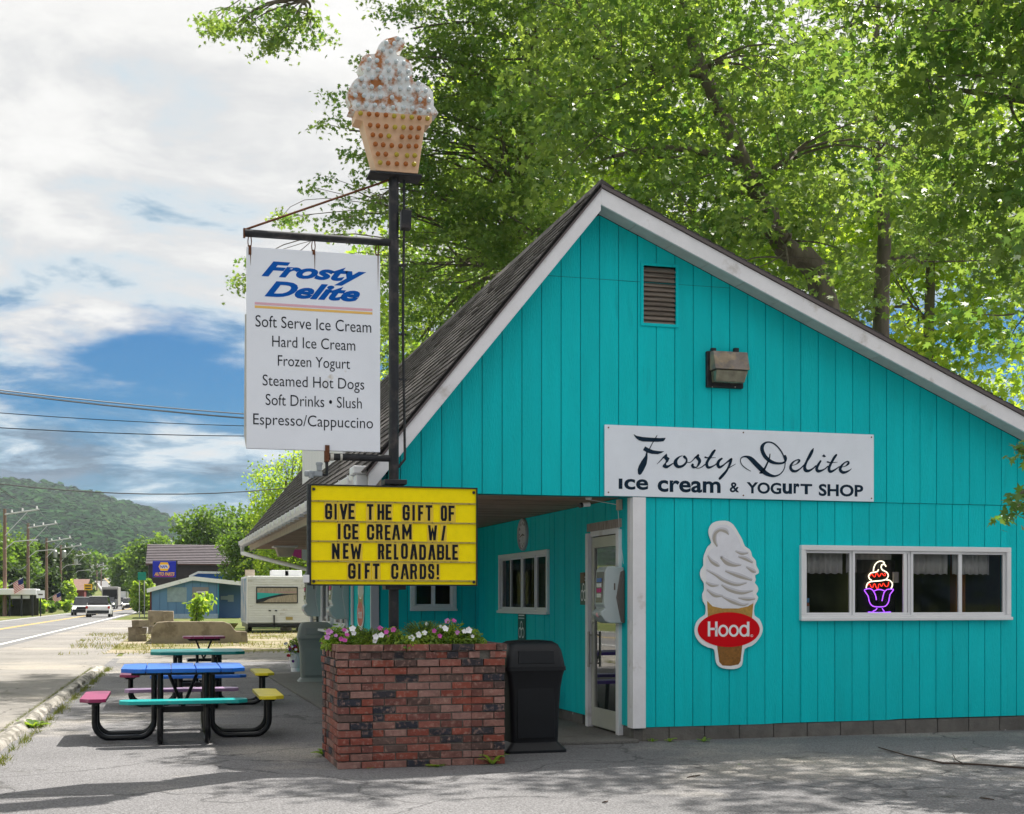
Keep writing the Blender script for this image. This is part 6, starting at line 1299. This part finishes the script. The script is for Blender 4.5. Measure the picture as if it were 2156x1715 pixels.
MB().box(x0-.32, x1+.3, Yb-.46, Yb-.38, z1_-.12, z1_+.0).build('eave_board', mat('dull_maroon', (.10, .05, .05), .7), t)
# auto parts sign on its post
Yn = 116; nn = lambda px, py: onY(px, py, Yn); q0, q1 = nn(321.5, 1181.5), nn(370.5, 1216)
t = thing('auto_parts_sign', 'blue pole sign with yellow hexagon logo in front of the dark barn', 'sign', (q1.x, Yn, 0))
MB().box(q0.x, q1.x, Yn, Yn+.4, q1.z, q0.z).build('cabinet', mat('royal_blue', (.008, .02, .36), .35), t, bevel=.02)
MB().box(q1.x-.02, q1.x+.13, Yn+.1, Yn+.4, 0, q0.z+.02).build('post', FR, t)
YL = mat('sign_yellow', (.85, .46, .01), .4); hc = nn(345.5, 1193.5); hw, hh = (q1.x-q0.x)*.24, (q0.z-q1.z)*.26
hexp = lambda s, d: [(hc.x+s*hw*a_, Yn-d, hc.z+s*hh*b_) for a_, b_ in ((-1, 0), (-.62, 1), (.62, 1), (1, 0), (.62, -1), (-.62, -1))]
MB().add(hexp(1, .01), [(0, 1, 2, 3, 4, 5)]).build('hexagon', YL, t); MB().box(hc.x-hw*.75, hc.x+hw*.75, Yn-.015, Yn-.012, hc.z-hh*.45, hc.z+hh*.45).build('name_band', WHITEC, t)
text('lettering', 'NAPA', mat('royal_blue_print', (.008, .02, .36), .35), t, hc.x-hw*.68, hc.x+hw*.68, hc.z-hh*.38, hc.z+hh*.38, Yn-.016, offset=.04)
pa, pb = nn(325, 1213), nn(367.5, 1206); text('lettering', 'AUTO PARTS', YL, t, pa.x, pb.x, nn(325, 1212.5).z, nn(325, 1205.5).z, Yn-.01, shear=.25, offset=.03)
MB().box(pa.x+.05, pb.x-.1, Yn-.012, Yn-.006, pa.z-.05, pa.z-.0).build('red_underline', mat('sign_red', (.5, .02, .05), .5), t)
q0, q1 = nn(290, 1205), nn(307.5, 1222); t = thing('road_sign', 'plain green road sign left of the blue pole sign', 'sign', (q0.x, Yn, 0)); MB().box(q0.x, q1.x, Yn, Yn+.05, q1.z, q0.z).build('panel', mat('road_green', (.005, .22, .15), .5), t, bevel=.01)
for k in (.2, .8): MB().box(q0.x+k*(q1.x-q0.x)-.04, q0.x+k*(q1.x-q0.x)+.04, Yn+.051, Yn+.13, 0, q0.z).build('post', ALU, t)
MB().box(q0.x+.1, q1.x-.1, Yn-.004, Yn, (q0.z+q1.z)/2+.06, (q0.z+q1.z)/2+.1).build('print_line', mat('dim_green_print', (.01, .14, .10), .5), t)
# leafy shrub in front of the blue house
p = onZ(414, 1303); p.y -= 6
def shrub(label, x, y, r, h, ls, n, lm=LM_BACK, name='shrub', group=None, shape='oval'):
    t = thing(name, label, 'shrub' if name == 'shrub' else 'tree', (x, y, 0), group); st = MB()
    Pn = []; al = []
    for k in range(14):
        a_ = rng.uniform(0, 6.28); e = Vector((x+math.cos(a_)*r*rng.uniform(.3, 1), y+math.sin(a_)*r*rng.uniform(.3, 1), h*rng.uniform(.55, 1))); b_ = Vector((x, y, 0)); m_ = (b_+e)/2+Vector((0, 0, h*.18)); st.tube([b_, m_, e], [.03, .02, .01], 4, cap=False)
        for j in range(n//14): f_ = rng.uniform(.15, 1); q_ = b_.lerp(m_, min(1, f_*2)) if f_ < .5 else m_.lerp(e, f_*2-1); Pn.append([q_.x+rng.normal(0, r*.12), q_.y+rng.normal(0, r*.12), q_.z+rng.normal(0, h*.05)])
    st.build('stem', BARK, t); Pn = np.array(Pn); Pn[:, 2] = np.abs(Pn[:, 2]); leaf_mesh('foliage', Pn, rdir(len(Pn), .2), rng.uniform(.7, 1.3, len(Pn))*ls, lm, shape, None, t)
pb_ = onZ(414, 1312); shrub('bright green leafy shrub in front of the slate-blue building', pb_.x, pb_.y, 1.15, 2.1, .38, 420)

# --- vehicles
def car(name, label, px, py, w_, l_, h_, col, away=True, kind='suv', lights=False, cat='car'):
    p = onZ(px, py); z0 = road_z(p.y); t = thing(name, label, cat, (0, 0, 0)); hw = w_/2
    cm = mat('paint_%s' % col[0], col[1], .25, coat=.6, metal=.0); gl = mat('car_glass', (.01, .012, .015), .05, spec=.8); tl = mat('tail_red', (.35, .01, .01), .3); hl = mat('head_lamp', (.8, .8, .75), .2, emit=(1, .95, .8), estr=3 if True else 0)
    ring = lambda y, z, f=1, s=1.0: [(-hw*s*f, y, z), (-hw*s, y, z+.0), (hw*s, y, z), (hw*s*f, y, z)]
    def sec(y, zb_, zt_2, wb_, wt): return [(-wb_, y, zb_), (-wb_*1.0, y, (zb_+zt_2)*.55), (-wt, y, zt_2), (wt, y, zt_2), (wb_, y, (zb_+zt_2)*.55), (wb_, y, zb_)]
    bel = h_*.58
    MB().loft([sec(0, .35, bel*.92, hw*.93, hw*.86), sec(.12, .28, bel, hw, hw*.93), sec(l_*.5, .25, bel, hw, hw*.95), sec(l_-.6, .28, bel*.95, hw*.98, hw*.88), sec(l_, .38, bel*.75, hw*.85, hw*.75)]).build('body', cm, t, smooth=True, bevel=.03)
    c0, c1 = (.18, l_*.72) if kind == 'suv' else (l_*.38, l_*.76)
    MB().loft([[(-hw*.88, c0, bel-.02), (hw*.88, c0, bel-.02), (hw*.72, c0+.28, h_), (-hw*.72, c0+.28, h_)], [(-hw*.9, c1, bel-.02), (hw*.9, c1, bel-.02), (hw*.74, c1-.65, h_), (-hw*.74, c1-.65, h_)]]).build('cabin', gl if kind != 'van' else cm, t, bevel=.04)
    MB().box(-hw*.73, hw*.73, c0+.22, c1-.6, h_-.03, h_+.03).build('roof', cm, t, bevel=.03)
    MB().prism([(-hw*.76, c0+.02, bel+.12), (hw*.76, c0+.02, bel+.12), (hw*.64, c0+.22, h_-.10), (-hw*.64, c0+.22, h_-.10)], (0, -.03, .01)).build('rear_window', gl, t)
    for s in (-1, 1):
        MB().box(s*hw*.9-.09, s*hw*.9+.09, -.02, .1, bel*.72, bel*.93).build('tail_lamp', tl, t, bevel=.02); MB().box(s*hw*.68-.16, s*hw*.68+.16, l_-.12, l_-.0, bel*.62, bel*.78).build('head_lamp', hl if lights else WHITEC, t, bevel=.02)
        for yy in (.95, l_-.95):
            wh = MB().lathe([(.10, -.12), (.34, -.11), (.36, -.05), (.36, .05), (.34, .11), (.10, .12)], (s*(hw-.10), yy, .36), 16, 'X').build('wheel', FR, t, smooth=True); MB().lathe([(.2, 0), (.18, .012)], (s*(hw+.02), yy, .36), 10, 'X').build('rim', ALU, wh)
        MB().box(s*(hw+.02)-.08, s*(hw+.02)+.08, c1-.55, c1-.4, bel, bel+.18).build('mirror', cm, t, bevel=.02)
    MB().box(-hw*.9, hw*.9, -.06, .1, .35, .58).build('rear_bumper', FR, t, bevel=.03); MB().box(-hw*.8, hw*.8, l_-.1, l_+.04, .35, .58).build('front_bumper', FR, t, bevel=.03)
    MB().box(-.26, .26, -.07, -.055, .62, .76).build('number_plate', WHITEC, t); MB().box(-hw*.45, hw*.45, l_-.02, l_+.02, .6, .82).build('grille', FR, t)
    t.location = (p.x, p.y, z0); t.rotation_euler = (0, 0, math.radians(-1.9) if away else math.radians(180-1.9))
    if not away: t.location = (p.x, p.y+l_, z0)
    return t
car('car', 'white SUV driving away on the near lane, largest car on the road', 206, 1300.5, 1.95, 4.8, 1.75, ('white', (.78, .78, .78)))
car('pickup_truck', 'silver pickup with lit headlamp in the oncoming lane, left of the white SUV', 176, 1297, 1.95, 5.2, 1.7, ('silver', (.50, .52, .54)), away=False, kind='pickup', lights=True, cat='truck')
car('car', 'small white car far off, beyond the black motorhome', 273, 1285, 1.9, 4.6, 1.7, ('white', (.78, .78, .78)), away=False)
car('car', 'small dark car half hidden at the roadside trees', 297, 1284, 1.9, 4.5, 1.45, ('dark', (.02, .022, .025)), away=False)
def boxvan(label, px, py, w_, h_, col, dark):
    p = onZ(px, py); t = thing('motorhome', label, 'motorhome', (0, 0, 0)); cm = mat('rv_'+col[0], col[1], .35)
    MB().box(-w_/2, w_/2, 0.9, 8, .5, h_).build('body', cm, t, bevel=.12); MB().prism([(-w_/2*.9, .86, h_*.45), (w_/2*.9, .86, h_*.45), (w_/2*.85, .86, h_*.88), (-w_/2*.85, .86, h_*.88)], (0, .08, 0)).build('front_panel', dark, t, bevel=.05)
    MB().loft([[(-.9, -3.2, .35), (.9, -3.2, .35), (.85, -3.2, 1.05), (-.85, -3.2, 1.05)], [(-.98, -1.9, .3), (.98, -1.9, .3), (.92, -1.9, 1.2), (-.92, -1.9, 1.2)], [(-.98, .7, .3), (.98, .7, .3), (.92, .7, 1.2), (-.92, .7, 1.2)]]).build('cab', mat('truck_dark', (.03, .04, .06), .3, coat=.5), t, bevel=.05)
    MB().loft([[(-.88, -1.9, 1.15), (.88, -1.9, 1.15), (.7, -1.3, 1.85), (-.7, -1.3, 1.85)], [(-.9, .4, 1.15), (.9, .4, 1.15), (.74, .2, 1.85), (-.74, .2, 1.85)]]).build('windscreen', mat('car_glass', (.01, .012, .015), .05), t)
    for s in (-1, 1):
        MB().box(s*.7-.14, s*.7+.14, -3.25, -3.15, .75, .95).build('head_lamp', mat('head_lamp', (.8, .8, .75), .2), t)
        for yy in (-2.4, 4.5): MB().lathe([(.36, -.12), (.36, .12)], (s*.85, yy, .36), 14, 'X').build('wheel', FR, t)
    t.location = (p.x, p.y, 0); t.rotation_euler = (0, 0, math.radians(-2)); return t
boxvan('black-fronted motorhome trailer coming towards the camera behind the white SUV', 231, 1283, 2.5, 3.5, ('grey', (.35, .34, .34)), mat('black_gloss', (.008, .008, .01), .6))
boxvan('white box truck with dark windscreen right of the black motorhome', 251, 1281, 2.3, 2.9, ('white', (.75, .75, .74)), WHITEC)
# silver pickup parked behind the grey bin
p = onZ(628, 1366); tr = car('pickup_truck', 'silver pickup parked beyond the service windows, partly behind the grey bin', 690, 1372, 1.95, 5.2, 1.75, ('silver', (.50, .52, .54)), away=False, kind='pickup', cat='truck')
tr.location = (5.35, 34.2, 0); tr.rotation_euler = (0, 0, math.radians(180))

# --- utility poles, wires and flags
POLEM = mat('weathered_pole', (.20, .13, .10), .9, var=.25, vscale=1, stretch=(1, 1, .2)); GALV = mat('galvanised', (.45, .46, .48), .4, metal=.5)
flagm = {}
def flag(label, p, s):
    t = thing('flag', label, 'flag', tuple(p), 'flags on the utility poles'); w_, h_ = 1.5*s, .9*s; d = Vector((.75, 0, .66)); 
    MB().tube([p, p+Vector((1.5, 0, .9))*s*.9], .03, 6).build('flagpole', GALV, t); e = p+Vector((1.5, 0, .9))*s*.9
    for k in range(13):
        vs = []
        for j in range(7):
            f_ = j/6; x = e.x-f_*w_*.55; zt2 = e.z-f_*.35*w_-(k/13)*h_; y = e.y+.06*math.sin(f_*7+k*.1); vs += [(x+.1*k/13, y, zt2), (x+.1*(k+1)/13, y, zt2-h_/13)]
        MB().add(vs, [(2*j, 2*j+1, 2*j+3, 2*j+2) for j in range(6)]).build('stripe', mat('flag_red', (.50, .02, .03), .7) if k % 2 == 0 else mat('flag_white', (.75, .75, .75), .7), t)
    vs = []
    for j in range(4):
        f_ = j/6; x = e.x-f_*w_*.55; y = e.y+.06*math.sin(f_*7)-.03; vs += [(x, y, e.z-f_*.35*w_+.01), (x+.05, y, e.z-f_*.35*w_-h_*.54)]
    MB().add(vs, [(2*j, 2*j+1, 2*j+3, 2*j+2) for j in range(3)]).build('canton', mat('flag_blue', (.01, .02, .14), .7), t)
def upole(label, px, pt, t_, transformer=False, lamp=False, arm=True):
    b_ = at(px, 1263, t_); top = at(px, pt, t_).z; zb_ = road_z(b_.y)-.3; t = thing('utility_pole', label, 'utility pole', (b_.x, b_.y, 0), 'utility poles along the far side of the road')
    MB().tube([(b_.x, b_.y, zb_), (b_.x, b_.y, top)], [.19, .13], 10).build('pole', POLEM, t, smooth=True); A = []
    if arm:
        MB().tube([(b_.x, b_.y-.1, top-.5), (b_.x+2.9, b_.y-.1, top-.0)], .07, 6).build('crossarm', GALV, t); MB().tube([(b_.x, b_.y-.1, top-2.4), (b_.x+1.9, b_.y-.1, top-.25)], .045, 6).build('brace', GALV, t)
        for k in (.6, 1.5, 2.7):
            c = (b_.x+k, b_.y-.1, top-.5+k*.17+.06); MB().lathe([(.05, 0), (.10, .08), (.05, .14), (.08, .22), (.04, .28)], c, 8).build('insulator', WHITEC, t); A.append(Vector(c)+Vector((0, 0, .28)))
    if transformer:
        for dx in (-.75, .45): MB().lathe([(.28, -.5), (.30, -.45), (.30, .4), (.2, .5)], (b_.x+dx, b_.y-.2, top-1.3), 12).build('transformer', GALV, t, smooth=True)
    if lamp:
        MB().tube([(b_.x, b_.y-.1, top-3.6), (b_.x+.8, b_.y-.1, top-2.9), (b_.x+2.2, b_.y-.1, top-2.75)], .045, 6).build('lamp_arm', GALV, t, smooth=True); MB().box(b_.x+2.1, b_.x+2.8, b_.y-.25, b_.y+.05, top-2.82, top-2.68).build('lamp_head', GALV, t, bevel=.04)
    return t, A, Vector((b_.x, b_.y, top-4.2))
UP = [upole('nearest utility pole at the left edge, flag below its middle', 10, 1072, 118, lamp=True), upole('second utility pole from the left, with lamp arm and no flag', 59, 1102, 138, lamp=True), upole('third utility pole from the left, flag on its right side', 98, 1133, 162),
      upole('utility pole carrying two grey transformers', 128, 1148, 190, transformer=True, lamp=True), upole('utility pole with one crossarm just left of the red-brown barn', 154, 1166, 222, transformer=True, lamp=True), upole('small distant utility pole above the silver pickup', 190, 1188, 290), upole('small distant utility pole left of the road crest', 204, 1190, 330), upole('smallest utility pole beside the road crest', 213, 1196, 360), upole('faint utility pole on the hill road, rightmost of the row', 234, 1197, 440)]
wires = []
def wire(label, a, b, sag, r=.018, name='power_line', group='wires between the utility poles'):
    a, b = Vector(a), Vector(b); pts = [a.lerp(b, k/16)-Vector((0, 0, sag*4*(k/16)*(1-k/16))) for k in range(17)]
    tag(MB().tube(pts, r, 5, cap=False).build(name, FR, smooth=True), label, 'wire', group)
for i in range(6):
    for j in range(3): wire('thin wires sagging between the crossarms of neighbouring utility poles', UP[i][1][j], UP[i+1][1][j], .5, .022)
    wire('thin wires sagging between the crossarms of neighbouring utility poles', UP[i][2], UP[i+1][2], .9, .035)
for j in range(3): wire('thin wires sagging between the crossarms of neighbouring utility poles', UP[0][1][j], UP[0][1][j]+Vector((-1.0, -35, 0)), .5, .022)
for i, (ya, yb, r_) in enumerate(((815, 879, .017), (822, 890, .022), (853, 887, .011), (880, 901, .013))):
    A_ = at(-620, ya-(yb-ya)*1.25, 29); B_ = at(900, yb+10, 46)
    wire(('uppermost overhead cable crossing the blue sky at left', 'thick second overhead cable crossing the blue sky', 'thin third overhead cable crossing the blue sky', 'lowest of the four overhead cables left of the menu sign')[i], A_, B_, .35, r_, group='overhead cables left of the menu sign')
wire('single overhead cable just above the wooded ridge', at(-620, 902, 38), at(700, 1015, 56), 1.1, .02, group=None)
for (i, px, py, s) in ((0, 14, 1236, 1.0), (2, 100, 1262, 1.1), (4, 163, 1270, 1.0)):
    flag(('flag on a short staff on the leftmost utility pole', '', 'flag on a short staff on the third utility pole', '', 'small distant flag near the red-brown barn')[i], at(px, py, (117, 0, 161, 0, 200)[i]), s)

# --- left side of the road: canopy shed, red-brown house, yellow sign
Yc = 125; cc_ = lambda px, py: onY(px, py, Yc)
t = thing('carport', 'white-roofed open carport at the left edge across the road', 'carport', tuple(cc_(30, 1290)))
q0, q1 = cc_(-60, 1240), cc_(76, 1253); MB().box(q0.x, q1.x, Yc, Yc+5, q1.z, q0.z).build('roof', WHITEC, t, bevel=.05)
for px_ in (20, 45, 68): q = cc_(px_, 1250); MB().box(q.x-.07, q.x+.07, Yc+.1, Yc+.25, 0, q1.z).build('post', FR, t)
q0, q1 = cc_(22, 1254), cc_(62, 1261); MB().box(q0.x, q1.x, Yc+.3, Yc+.4, q1.z, q0.z).build('name_board', VINYL, t); MB().box(cc_(-60, 0).x, cc_(72, 0).x, Yc+5.1, Yc+5.3, 0, 2.4).build('rear_wall', DARKIN, t)
q0, q1 = cc_(82, 1244), cc_(99, 1260); s_ = thing('small_sign', 'small white square sign right of the carport', 'sign', (q0.x, Yc-3, 0)); MB().box(q0.x, q1.x, Yc-3, Yc-2.9, q1.z, q0.z).build('panel', WHITEC, s_); MB().box((q0.x+q1.x)/2-.05, (q0.x+q1.x)/2+.05, Yc-2.89, Yc-2.8, 0, q0.z-.1).build('post', FR, s_); MB().box(q0.x+.15, q1.x-.15, Yc-3.01, Yc-3.005, q1.z+.25, q0.z-.3).build('emblem', DISD, s_)
Yr = 205; rr_ = lambda px, py: onY(px, py, Yr)
t = thing('red_house', 'small red-brown house with brown roof behind the utility poles', 'building', tuple(rr_(165, 1285)))
q0, q1 = rr_(143, 1243), rr_(177, 1288); MB().box(q0.x, q1.x, Yr, Yr+8, -.5, q0.z).build('wall', mat('barn_red', (.15, .03, .03), .8, var=.15), t)
r0, r1 = rr_(138, 1243), rr_(179, 1219); MB().prism([(r0.x, Yr-.4, r0.z), (r0.x+.6, Yr+4, r1.z), (r0.x, Yr+8.4, r0.z)], (r1.x-r0.x, 0, 0)).build('roof', mat('brown_roof', (.19, .12, .10), .9, var=.15), t)
for px_ in (150, 160, 169): q = rr_(px_, 1262); MB().box(q.x-.3, q.x+.3, Yr-.03, Yr, q.z-.5, q.z+.5).build('window', FR, t)
q0, q1 = onY(177, 1230, 190), onY(194, 1243, 190); s_ = thing('yellow_sign', 'yellow roadside sign right of the red-brown house', 'sign', (q0.x, 190, 0)); MB().box(q0.x, q1.x, 190, 190.2, q1.z, q0.z).build('panel', YL, s_); MB().box(q0.x+.3, q0.x+.42, 190.21, 190.3, 0, q0.z-.1).build('post', FR, s_)
for k in range(2): MB().box(q0.x+.15, q1.x-.15, 189.98, 189.995, q1.z+.15+k*.35, q1.z+.3+k*.35).build('print_line', FR, s_)

# --- trees along the street
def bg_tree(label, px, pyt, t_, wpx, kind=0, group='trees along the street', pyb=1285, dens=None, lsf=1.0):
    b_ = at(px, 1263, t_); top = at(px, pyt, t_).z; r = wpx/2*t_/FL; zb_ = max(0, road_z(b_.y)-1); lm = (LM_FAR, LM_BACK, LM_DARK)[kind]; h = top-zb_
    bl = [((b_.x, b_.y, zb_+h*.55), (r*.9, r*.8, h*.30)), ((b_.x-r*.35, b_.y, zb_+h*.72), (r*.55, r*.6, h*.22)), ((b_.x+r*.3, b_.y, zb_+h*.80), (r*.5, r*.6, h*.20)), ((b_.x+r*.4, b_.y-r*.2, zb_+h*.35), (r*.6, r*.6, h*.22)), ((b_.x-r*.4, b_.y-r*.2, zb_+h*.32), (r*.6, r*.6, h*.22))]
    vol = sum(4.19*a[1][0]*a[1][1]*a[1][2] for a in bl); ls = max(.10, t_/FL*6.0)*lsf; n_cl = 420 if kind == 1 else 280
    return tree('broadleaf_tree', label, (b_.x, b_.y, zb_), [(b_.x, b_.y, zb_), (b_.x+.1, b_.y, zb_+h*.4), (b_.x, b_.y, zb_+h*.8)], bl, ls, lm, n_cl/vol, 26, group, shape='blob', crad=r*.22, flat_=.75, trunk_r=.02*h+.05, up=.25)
bg_tree('bright maple directly left of the eave, beyond the camper', 602, 930, 64, 180, 1, lsf=.8)
bg_tree('bright tree just right of the bright maple, behind the roof board', 660, 985, 66, 180, 1, lsf=.8)
bg_tree('drooping green tree over the dark barn roof', 528, 1075, 114, 130, 0)
bg_tree('darker tree filling the space under the eave behind the camper', 620, 1120, 70, 170, 0, lsf=.8)
bg_tree('round grey-green tree rising behind the dark barn roof', 425, 1052, 160, 130, 0)
bg_tree('second rounded tree behind the dark barn, right of the grey-green one', 480, 1065, 170, 120, 0)
bg_tree('rounded tree right of the hill road, crown level with the barn roof', 320, 1128, 235, 110, 0)
bg_tree('low round tree right of the hill road', 272, 1160, 260, 80, 0)
bg_tree('bushy roadside tree left of the dark barn, beside the road', 302, 1218, 135, 44, 1)
for i, (px, pyt, t_, w_, k) in enumerate(((-30, 1105, 165, 120, 0), (30, 1125, 180, 110, 0), (75, 1140, 190, 90, 2), (20, 1190, 140, 90, 2), (115, 1150, 210, 90, 2), (100, 1205, 165, 60, 2), (150, 1158, 250, 90, 2), (185, 1165, 400, 80, 0), (215, 1178, 430, 70, 2), (243, 1195, 480, 60, 0), (138, 1225, 180, 40, 1), (-10, 1225, 128, 60, 1), (270, 1210, 340, 55, 0), (295, 1185, 300, 80, 2))):
    bg_tree(('tall tree at the far left edge behind the first utility pole', 'rounded tree between the first two utility poles', 'dark tree behind the second utility pole', 'dark conifer-like tree behind the carport', 'dark tree behind the transformer pole', 'low dark tree between the second and third utility poles', 'dark tree above the red-brown house', 'tree right of the red-brown house', 'dark tree left of the hill road crest', 'small tree at the hill road crest', 'yellow-green tree beside the transformer pole', 'low bright bush-like tree at the left edge', 'small tree right of the hill road crest', 'dark tree behind the roadside tree, right of the hill road')[i], px, pyt, t_, w_, k)
for i, (px, py, r, h) in enumerate(((8, 1297, 1.0, 2.0), (45, 1294, .8, 1.2), (88, 1293, 1.0, 1.6), (110, 1291, .9, 1.3), (140, 1290, .9, 1.4), (25, 1295, .8, 1.1), (300, 1292, 1.4, 2.2), (262, 1275, 1.5, 2))):
    p = onZ(px, py); shrub(('bright bush at the left edge across the road', 'low bush under the carport edge', 'bush between the second and third utility poles', 'bush by the third utility pole', 'bush right of the transformer pole', 'small bush by the carport sign', 'green bush at the roadside left of the dark barn', 'far bush beside the road bend')[i], p.x, p.y, r, h, .42, 260, LM_FAR if i % 2 else LM_BACK, group='bushes along the road', shape='blob')

# --- wooded hills
def hills():
    D0 = 1500.0; ridge = [(-1400, 1080), (-700, 1010), (-300, 985), (0, 1017), (60, 1023), (110, 1028), (200, 1048), (250, 1062), (300, 1078), (340, 1093), (368, 1108), (420, 1140), (520, 1185), (700, 1215), (1100, 1225), (2300, 1215), (3200, 1230)]
    rx = [r[0] for r in ridge]; ry = [r[1] for r in ridge]; V = []; F = []; na, nb = 140, 26; pxs = np.linspace(-1300, 3200, na)
    H_ = np.zeros((na, nb, 3))
    for i, px in enumerate(pxs):
        top = np.interp(px, rx, ry); hgt = (HY-top)/FL*D0
        for j in range(nb):
            f_ = j/(nb-1); dist = 620+(D0-620)*f_ if f_ < 1 else D0; prof = (f_**1.35); z = hgt*prof*(1+.0)+10*math.sin(px*.013+f_*9)*f_*(1-f_)*3-6*(1-f_)
            p = at(px, HY, dist); H_[i, j] = (p.x, p.y, z)
    V = H_.reshape(-1, 3).tolist(); F = [(i*nb+j, i*nb+j+1, (i+1)*nb+j+1, (i+1)*nb+j) for i in range(na-1) for j in range(nb-1)]
    tag(MB().add(V, F).build('hills', mat('forest_floor', (.02, .04, .015), .9), smooth=True), kind='structure')
    # tree crowns covering the slope that can be seen, as one wood
    n = 25000; ii = np.where(rng.uniform(0, 1, n) < .8, rng.uniform(14, 62, n), rng.uniform(0, 14, n)); jj = rng.uniform(0, 1, n)**.75*(nb-1.001); i0 = ii.astype(int); j0 = jj.astype(int); fi, fj = ii-i0, jj-j0
    pt = (H_[i0, j0]*((1-fi)*(1-fj))[:, None]+H_[i0+1, j0]*(fi*(1-fj))[:, None]+H_[i0, j0+1]*((1-fi)*fj)[:, None]+H_[i0+1, j0+1]*(fi*fj)[:, None])
    per = 20; s = rng.uniform(3.5, 8.0, n)*(.6+.4*(jj/(nb-1))); ci = np.repeat(np.arange(n), per); m_ = n*per
    d = rng.normal(size=(m_, 3)); d /= np.linalg.norm(d, axis=1, keepdims=True); d[:, 2] = np.abs(d[:, 2])*1.2-.2; P = pt[ci]+d*s[ci][:, None]*rng.uniform(.75, 1.05, (m_, 1)); P[:, 2] += s[ci]*.4
    N = d+rng.normal(0, .16, d.shape); N[:, 2] += .45; tint = np.clip(rng.uniform(0, 1, n)[ci]**1.4+rng.normal(0, .06, m_), 0, 1)
    leaf_mesh('wooded_hillside', P, N, s[ci]*rng.uniform(.6, 1.0, m_), LM_HILL, 'blob', tint, None)
LM_HILL = leaf_mat('hill_foliage', (.015, .052, .018), (.036, .092, .024), 1.0, tfac=.12, rough=1.0)
LM_HILL.node_tree.nodes['Principled BSDF'].inputs['Specular IOR Level'].default_value = 0
hills()

# --- haze over the whole place
hz = MB().box(-3300, 3300, -320, 4600, -2, 176).build('haze', None, kind='stuff'); hm = bpy.data.materials.new('haze_air'); hm.use_nodes = True; hn = hm.node_tree; hn.nodes.clear()
ho = hn.nodes.new('ShaderNodeOutputMaterial'); hv = hn.nodes.new('ShaderNodeVolumePrincipled'); hv.inputs['Color'].default_value = (.80, .90, 1, 1); hv.inputs['Density'].default_value = .00011; hv.inputs['Anisotropy'].default_value = .2
hn.links.new(hv.outputs[0], ho.inputs['Volume']); hz.data.materials.append(hm)
